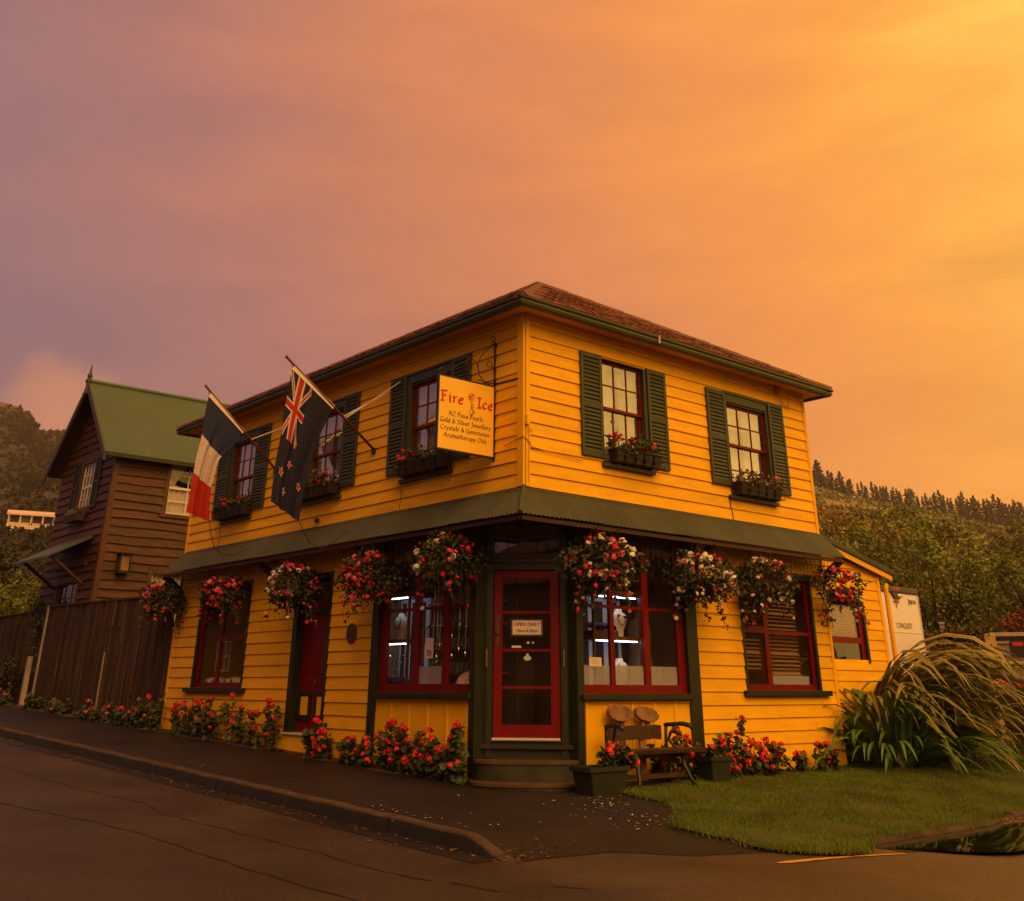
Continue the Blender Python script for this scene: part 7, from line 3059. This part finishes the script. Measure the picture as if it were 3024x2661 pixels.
# ------------------------------------------------------------------ hills
def hill(name, label, rows, matr, seed, amp, nu=90, nv=60):
    rows = [[Vector(p) for p in r] for r in rows]

    def P(a, b):
        i = min(int(b * (len(rows) - 1)), len(rows) - 2)
        f = b * (len(rows) - 1) - i
        out = []
        for r in (rows[i], rows[i + 1]):
            x = a * (len(r) - 1)
            k = min(int(x), len(r) - 2)
            out.append(r[k].lerp(r[k + 1], x - k))
        p = out[0].lerp(out[1], f)
        nz_ = (math.sin(p.x * .031 + seed) * math.sin(p.y * .027 + seed * 2) + .5 * math.sin(p.x * .083 + p.y * .05 + seed) + .3 * math.sin(p.x * .21 - p.y * .17))
        edge = min(1, (1 - b) * 6)
        return (p.x, p.y, p.z + amp * nz_ * (.2 + .8 * edge) * min(1, b * 5))
    g = MB()
    g.grid(P, nu, nv)
    # the far side drops away again
    o = setp(g.build(name, matr, recalc=False, smooth=True), label, kind='structure')
    return P


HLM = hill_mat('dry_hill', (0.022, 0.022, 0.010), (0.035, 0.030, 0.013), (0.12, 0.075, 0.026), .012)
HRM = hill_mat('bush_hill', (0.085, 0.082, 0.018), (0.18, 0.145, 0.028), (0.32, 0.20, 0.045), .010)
LRr = [(100.4, 832.5, 180.7), (145.2, 825.4, 188.9), (193.6, 815.0, 192.7), (207.5, 811.5, 190.5), (216.0, 809.2, 184.6), (223.3, 807.1, 174.7), (233.9, 804.0, 175.9), (246.1, 800.3, 174.8), (283.0, 787.7, 170.1), (336.1, 766.3, 164.5), (407.3, 730.5, 149.0)]
LMr = [(53.1, 404.9, 56.6), (75.0, 401.0, 58.6), (98.0, 395.6, 60.4), (104.2, 394.1, 62), (107.2, 393.1, 62.9), (111, 392, 64), (114.9, 390.8, 65.3), (121.7, 388.6, 64.0), (138.4, 382.8, 63.3), (163.7, 372.3, 63.0), (197.8, 355.0, 59.0)]
LFr = [(15.0, 137.6, 11.1), (22.7, 136.1, 11.5), (30.7, 134.1, 11.9), (32.5, 133.6, 12), (34.1, 133.2, 12.0), (35.4, 132.8, 12.1), (36.8, 132.3, 12.2), (39.1, 131.6, 12.3), (44.8, 129.5, 12.5), (53.6, 125.8, 12.2), (65.3, 119.7, 12.6)]
L0r = [(p[0] * .42 - 3, p[1] * .45 - 4, 1.3) for p in LFr]
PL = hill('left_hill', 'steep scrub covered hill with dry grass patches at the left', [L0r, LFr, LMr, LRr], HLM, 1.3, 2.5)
RRr = [(560, 560, 178), (615.3, 489.5, 163.3), (637.5, 460.5, 152.6), (661.3, 425.8, 136.9), (675.8, 402.8, 127.8), (692, 374.5, 118), (706.9, 346, 110.5), (725.3, 306.5, 96.5), (750.5, 240.2, 75.9), (775, 150, 60), (790, 20, 40)]
RMr = [(255, 260, 50), (285.9, 228.9, 46.0), (296, 216, 45.6), (306.1, 201.6, 45.3), (315.0, 187.7, 44.8), (323.0, 173.9, 44.3), (330.2, 160.4, 42.2), (339.2, 141.3, 39.8), (351.4, 109.3, 33.8), (362, 62, 28), (370, 0, 20)]
RFr = [(98, 94, 10), (106.9, 84.4, 10), (111, 79, 10), (114.8, 73.9, 10), (118.3, 68.5, 10.4), (121.5, 63.1, 10.8), (124.4, 57.7, 10.7), (127.9, 50.3, 10), (132.9, 37.5, 9), (136, 20, 7), (138, -5, 5)]
R0r = [(p[0] * .42, p[1] * .42, .9) for p in RFr]
PR = hill('right_hill', 'bush covered hill sloping down to the right behind the trees', [R0r, RFr, RMr, RRr], HRM, 4.1, 2.2)


def scrub(name, label, P, n, m, seed, brange, arange, s0, s1, group=None):
    q = random.Random(seed)
    g = MB()
    for i in range(n):
        a, b = q.uniform(*arange), q.uniform(*brange)
        c = Vector(P(a, b))
        dist = math.hypot(c.x + 9, c.y + 10)
        keep = math.sin(c.x * .05 + seed) * math.sin(c.y * .043) + .4 * math.sin(c.x * .13 + c.y * .11)
        if keep < -.35 and q.random() < .8: continue
        r = (s0 + (s1 - s0) * min(1, dist / 700)) * q.uniform(.6, 1.4)
        for k in range(11):
            d_ = rdir(q)
            d_.z = abs(d_.z)
            p = c + d_ * r * q.uniform(.4, .9)
            leaf_oval(g, p - d_ * r * .3, rdir(q), d_ + rdir(q) * .5, r * q.uniform(.6, 1.1), r * .32)
    setp(g.build(name, m, recalc=False), label, 'scrub', kind='stuff')


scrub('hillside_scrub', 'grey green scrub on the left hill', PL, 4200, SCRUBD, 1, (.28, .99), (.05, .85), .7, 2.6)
scrub('hillside_scrub', 'olive bush over the right hill slope', PR, 6500, SCRUB, 2, (.25, .97), (.1, .9), .9, 2.8)


# pines along the skyline
def pine_mesh(seed):
    q = random.Random(seed)
    g = MB()
    g.tube([(0, 0, 0), (0, 0, .95)], [.018, .004], 5, 1)
    lay = 15
    for k in range(lay):
        t = k / lay
        z = .14 + .84 * t
        L_ = (.20 * (1 - t) ** .75 + .02) * q.uniform(.65, 1.2)
        for j in range(7):
            a = q.uniform(0, 6.28)
            l = L_ * q.uniform(.55, 1.15)
            d_ = Vector((math.cos(a), math.sin(a), q.uniform(-.15, .35)))
            s = Vector((-d_.y, d_.x, 0)) * .038
            c = Vector((0, 0, z + q.uniform(-.02, .02)))
            g.add([c, c + d_ * l * .6 + s, c + d_ * l, c + d_ * l * .6 - s, c + d_ * l * .55 + Vector((0, 0, .045))], [(0, 1, 4), (1, 2, 4), (2, 3, 4), (3, 0, 4), (0, 3, 2, 1)])
    return g.mesh('pine', [PINEM, BARK], recalc=False)


PM = [pine_mesh(s) for s in range(6)]
PTP = [(663.7, 422.1, 149.8), (668.1, 415.2, 146.5), (672.4, 408.4, 142.4), (674.8, 404.5, 139.7), (680.0, 395.7, 137.4), (683.0, 390.5, 135.6), (685.8, 385.7, 133.2), (688.2, 381.5, 130.8), (691.2, 376.0, 131.2), (694.1, 370.8, 130.2), (696.4, 366.4, 127.1), (699.2, 361.1, 126.8), (701.6, 356.5, 125.8), (704.1, 351.7, 126.2), (706.7, 346.6, 124.5), (708.8, 342.3, 123.5), (711.0, 337.9, 123.9), (713.1, 333.4, 122.2), (715.3, 328.7, 122.6), (717.7, 323.7, 120.9), (719.5, 319.6, 119.2), (721.5, 315.2, 119.0), (723.3, 311.0, 116.6), (725.3, 306.5, 115.7)]
RIDGE = [Vector(p) for p in RRr]


def ridge_at(y):
    for a, b in zip(RIDGE, RIDGE[1:]):
        if a.y >= y >= b.y:
            f = (a.y - y) / (a.y - b.y)
            return a.lerp(b, f)
    return RIDGE[-1]


q = random.Random(55)
npine = 0
for i in range(len(PTP) + 8):
    for rep in range(3):
        if i < len(PTP):
            x, y, zt = PTP[i]
        else:
            y = 306.5 - (i - len(PTP) + 1) * 7
            zt = ridge_at(y).z + 17
        yy = y + (0, 2.0, -2.2)[rep] + q.uniform(-.6, .6)
        b = ridge_at(yy)
        hh = (zt - ridge_at(y).z) * (1.0, .86, .9)[rep] * q.uniform(.75, 1.3) + 4
        dz = q.uniform(-9, 3) if rep else 0
        inst('pine_tree', q.choice(PM), None, TRS((b.x + dz * .8, yy + dz * .3, b.z - 2 + (dz * .16 if dz < 0 else 0)), (0, 0, q.uniform(0, 6)), (hh * (1.5 if i < 4 else 1.05), hh * (1.5 if i < 4 else 1.05), hh)))
        o = COL.objects[-1]
        setp(o, 'dark pine in the row along the right hill skyline', 'tree', 'pines along the skyline')
        npine += 1
# bushy trees at the foot of the right hill
q = random.Random(56)
MT = []
for s in range(4):
    g = MB()
    crown(g, (0, 0, .55), (.5, .5, .45), 3000, .05, q, 44, .45)
    g.tube([(0, 0, 0), (0, 0, .6)], [.05, .02], 6, 1)
    MT.append(g.mesh('tree', [(TREEL, TREEY, SCRUB, TREED)[s], BARK], recalc=False))
for i in range(26):
    a, b = q.uniform(.12, .86), q.uniform(.30, .62)
    p = PR(a, b)
    s = q.uniform(5, 9) * (1 + b * 1.2)
    o = inst('hillside_tree', q.choice(MT), None, TRS((p[0], p[1], p[2] - .6), (0, 0, q.uniform(0, 6)), (s, s, s * q.uniform(.7, 1.0))))
    setp(o, 'rounded bushy tree on the lower slope of the right hill', 'tree', 'bushy trees on the right slope')
for i in range(12):
    a, b = q.uniform(.1, .8), q.uniform(.60, .80)
    p = PL(a, b)
    s = q.uniform(6, 11)
    o = inst('hillside_tree', MT[3], None, TRS((p[0], p[1], p[2] - .6), (0, 0, q.uniform(0, 6)), s))
    setp(o, 'dark rounded tree among the scrub of the left hill', 'tree', 'dark trees on the left slope')

# pale house on the left hillside
wh = thing('hillside_house', (64, 239, 31), 'pale long house with verandas on the left hillside', 'building')
hx = Vector((9.0, -2.5, 0)).normalized()
FH = Frame((59.4, 240.2, 0), hx, Vector((hx.y, -hx.x, 0)))
WALLW = surf('far_house_wall', (0.62, 0.50, 0.36), 0.7, 0.1, .5)
g = MB()
g.fb(FH, 0, 9.6, 28.0, 35.4, -6, 0)
g.build('wall', WALLW, wh)
g = MB()
g.hexa([FH.p(-.4, 35.0, 1.2), FH.p(10, 35.0, 1.2), FH.p(10, 35.9, -6.5), FH.p(-.4, 35.9, -6.5), FH.p(-.4, 35.4, 1.2), FH.p(10, 35.4, 1.2), FH.p(10, 37.0, -6.5), FH.p(-.4, 37.0, -6.5)])
g.build('roof', surf('far_house_roof', (0.70, 0.52, 0.42), 0.6, 0.1, .5), wh)
for zf in (31.6,):
    g = MB()
    g.fb(FH, -.2, 9.8, zf, zf + .35, 0, 1.4)
    g.build('balcony', WHITE, wh)
for z0, z1 in ((33.6, 35.0), (29.4, 31.4)):
    for i in range(4):
        g = MB()
        g.fb(FH, .5 + i * 2.3, 2.3 + i * 2.3, z0, z1, .02, .08)
        w_ = g.build('window', INTD if i != 1 else CARAG, wh)
for i in range(5):
    g = MB()
    g.fb(FH, .0 + i * 2.35, .14 + i * 2.35, 32.0, 35.1, 1.0, 1.15)
    g.build('veranda_post', WHITE, wh)
g = MB()
g.fb(FH, -.2, 9.8, 32.0, 32.9, 1.25, 1.3)
g.build('railing', WALLW, wh)

# ------------------------------------------------------------------ houses across the two streets (seen mirrored in the panes)
def cottage(label, x0, x1, y0, y1, h, rise, wallm, roofm, along, face):
    t = thing('opposite_house', ((x0 + x1) / 2, (y0 + y1) / 2, gz(y0) - .2), label, 'building', 'houses across the street')
    zb = gz((y0 + y1) / 2) - .3
    g = MB()
    g.box(x0, x1, y0, y1, zb, h)
    g.build('wall', wallm, t)
    g = MB()
    e = .4
    if along == 'x':
        m_ = (y0 + y1) / 2
        g.add([(x0 - e, y0 - e, h - .05), (x1 + e, y0 - e, h - .05), (x1 + e, y1 + e, h - .05), (x0 - e, y1 + e, h - .05), (x0 - e, m_, h + rise), (x1 + e, m_, h + rise)], [(0, 1, 5, 4), (2, 3, 4, 5), (0, 4, 3), (1, 2, 5), (0, 3, 2, 1)])
    else:
        m_ = (x0 + x1) / 2
        g.add([(x0 - e, y0 - e, h - .05), (x1 + e, y0 - e, h - .05), (x1 + e, y1 + e, h - .05), (x0 - e, y1 + e, h - .05), (m_, y0 - e, h + rise), (m_, y1 + e, h + rise)], [(0, 3, 5, 4), (1, 4, 5, 2), (0, 4, 1), (2, 5, 3), (0, 1, 2, 3)])
    g.build('roof', roofm, t)
    F = Frame((x1, 0, 0), (0, 1, 0), (1, 0, 0)) if face == 'x' else Frame((0, y1, 0), (1, 0, 0), (0, 1, 0))
    a0, a1 = (y0, y1) if face == 'x' else (x0, x1)
    n = 3
    for i in range(n):
        c = a0 + (a1 - a0) * (i + .5) / n
        if i == 1:
            g = MB()
            g.fb(F, c - .5, c + .5, zb + .3, zb + 2.4, 0, .05)
            g.build('door', REDT, t)
            continue
        g = MB()
        for u in (c - .75, c - .25, c + .21, c + .71): g.fb(F, u, u + .05, zb + 1.2, zb + 2.7, .01, .06)
        for z in (1.2, 1.9, 2.65): g.fb(F, c - .75, c + .76, zb + z, zb + z + .05, .011, .055)
        w_ = g.build('window', WHITE, t)
        g = MB()
        g.fb(F, c - .72, c + .72, zb + 1.22, zb + 2.68, .0, .012)
        g.build('pane', INTD, w_)


CW1 = surf('opposite_weatherboard', (0.30, 0.24, 0.17), 0.7, 0.1, 1.0)
CW2 = surf('opposite_stained_wall', (0.12, 0.075, 0.045), 0.7, 0.2, 1.0)
CR1 = surf('opposite_roof', (0.07, 0.05, 0.04), 0.6, 0.2, 1.0)
cottage('weatherboard cottage across the street facing the street windows', -29, -18.5, -3.5, 7.5, 4.4, 3.0, CW1, CR1, 'x', 'x')
cottage('dark cottage across the street facing the paling fence', -30, -19.5, 11, 22, 4.6, 3.0, CW2, CR1, 'y', 'x')
cottage('dark cottage out of view up the street, added to darken the panes, nearer one', -31, -19.5, 25.5, 37.5, 6.0, 3.2, CW2, CR1, 'y', 'x')  # added so the street wall glass mirrors something dark
cottage('dark cottage out of view up the street, added to darken the panes, farther one', -32, -19.5, 41, 62, 7.0, 3.4, CW2, CR1, 'y', 'x')  # likewise added for a dark mirror image in the street panes
cottage('dark cottage across the side street facing the lawn', -3, 9, -35, -24.5, 4.4, 3.2, CW2, CR1, 'y', 'y')
cottage('dark stained house across the side street, second from the corner', 12, 26, -36, -25, 5.4, 3.4, CW2, CR1, 'x', 'y')
cottage('dark house out of view down the side street, added to darken the shop window', 29, 45, -36, -25, 5.6, 3.6, CW2, CR1, 'x', 'y')  # added and sized to give the lawn side shop glass a dark reflection
cottage('weatherboard house on the corner diagonally opposite the shop', -32, -21, -34, -24, 5.6, 3.0, CW1, CR1, 'x', 'y')

# ------------------------------------------------------------------ evening air
HAZE_D = 0.00022
if HAZE_D:
    m = bpy.data.materials.new('evening_haze')
    m.use_nodes = True
    t = m.node_tree
    t.nodes.clear()
    oo = N(t, 'ShaderNodeOutputMaterial')
    pvn = N(t, 'ShaderNodeVolumePrincipled')
    pvn.inputs['Color'].default_value = (0.95, 0.82, 0.70, 1)
    pvn.inputs['Density'].default_value = HAZE_D
    pvn.inputs['Anisotropy'].default_value = 0.2
    t.links.new(pvn.outputs['Volume'], oo.inputs['Volume'])
    g = MB()
    g.box(-950, 1250, -350, 1150, -4.0, 215)
    setp(g.build('haze', m), 'thin warm evening haze over the valley', 'haze', kind='stuff')
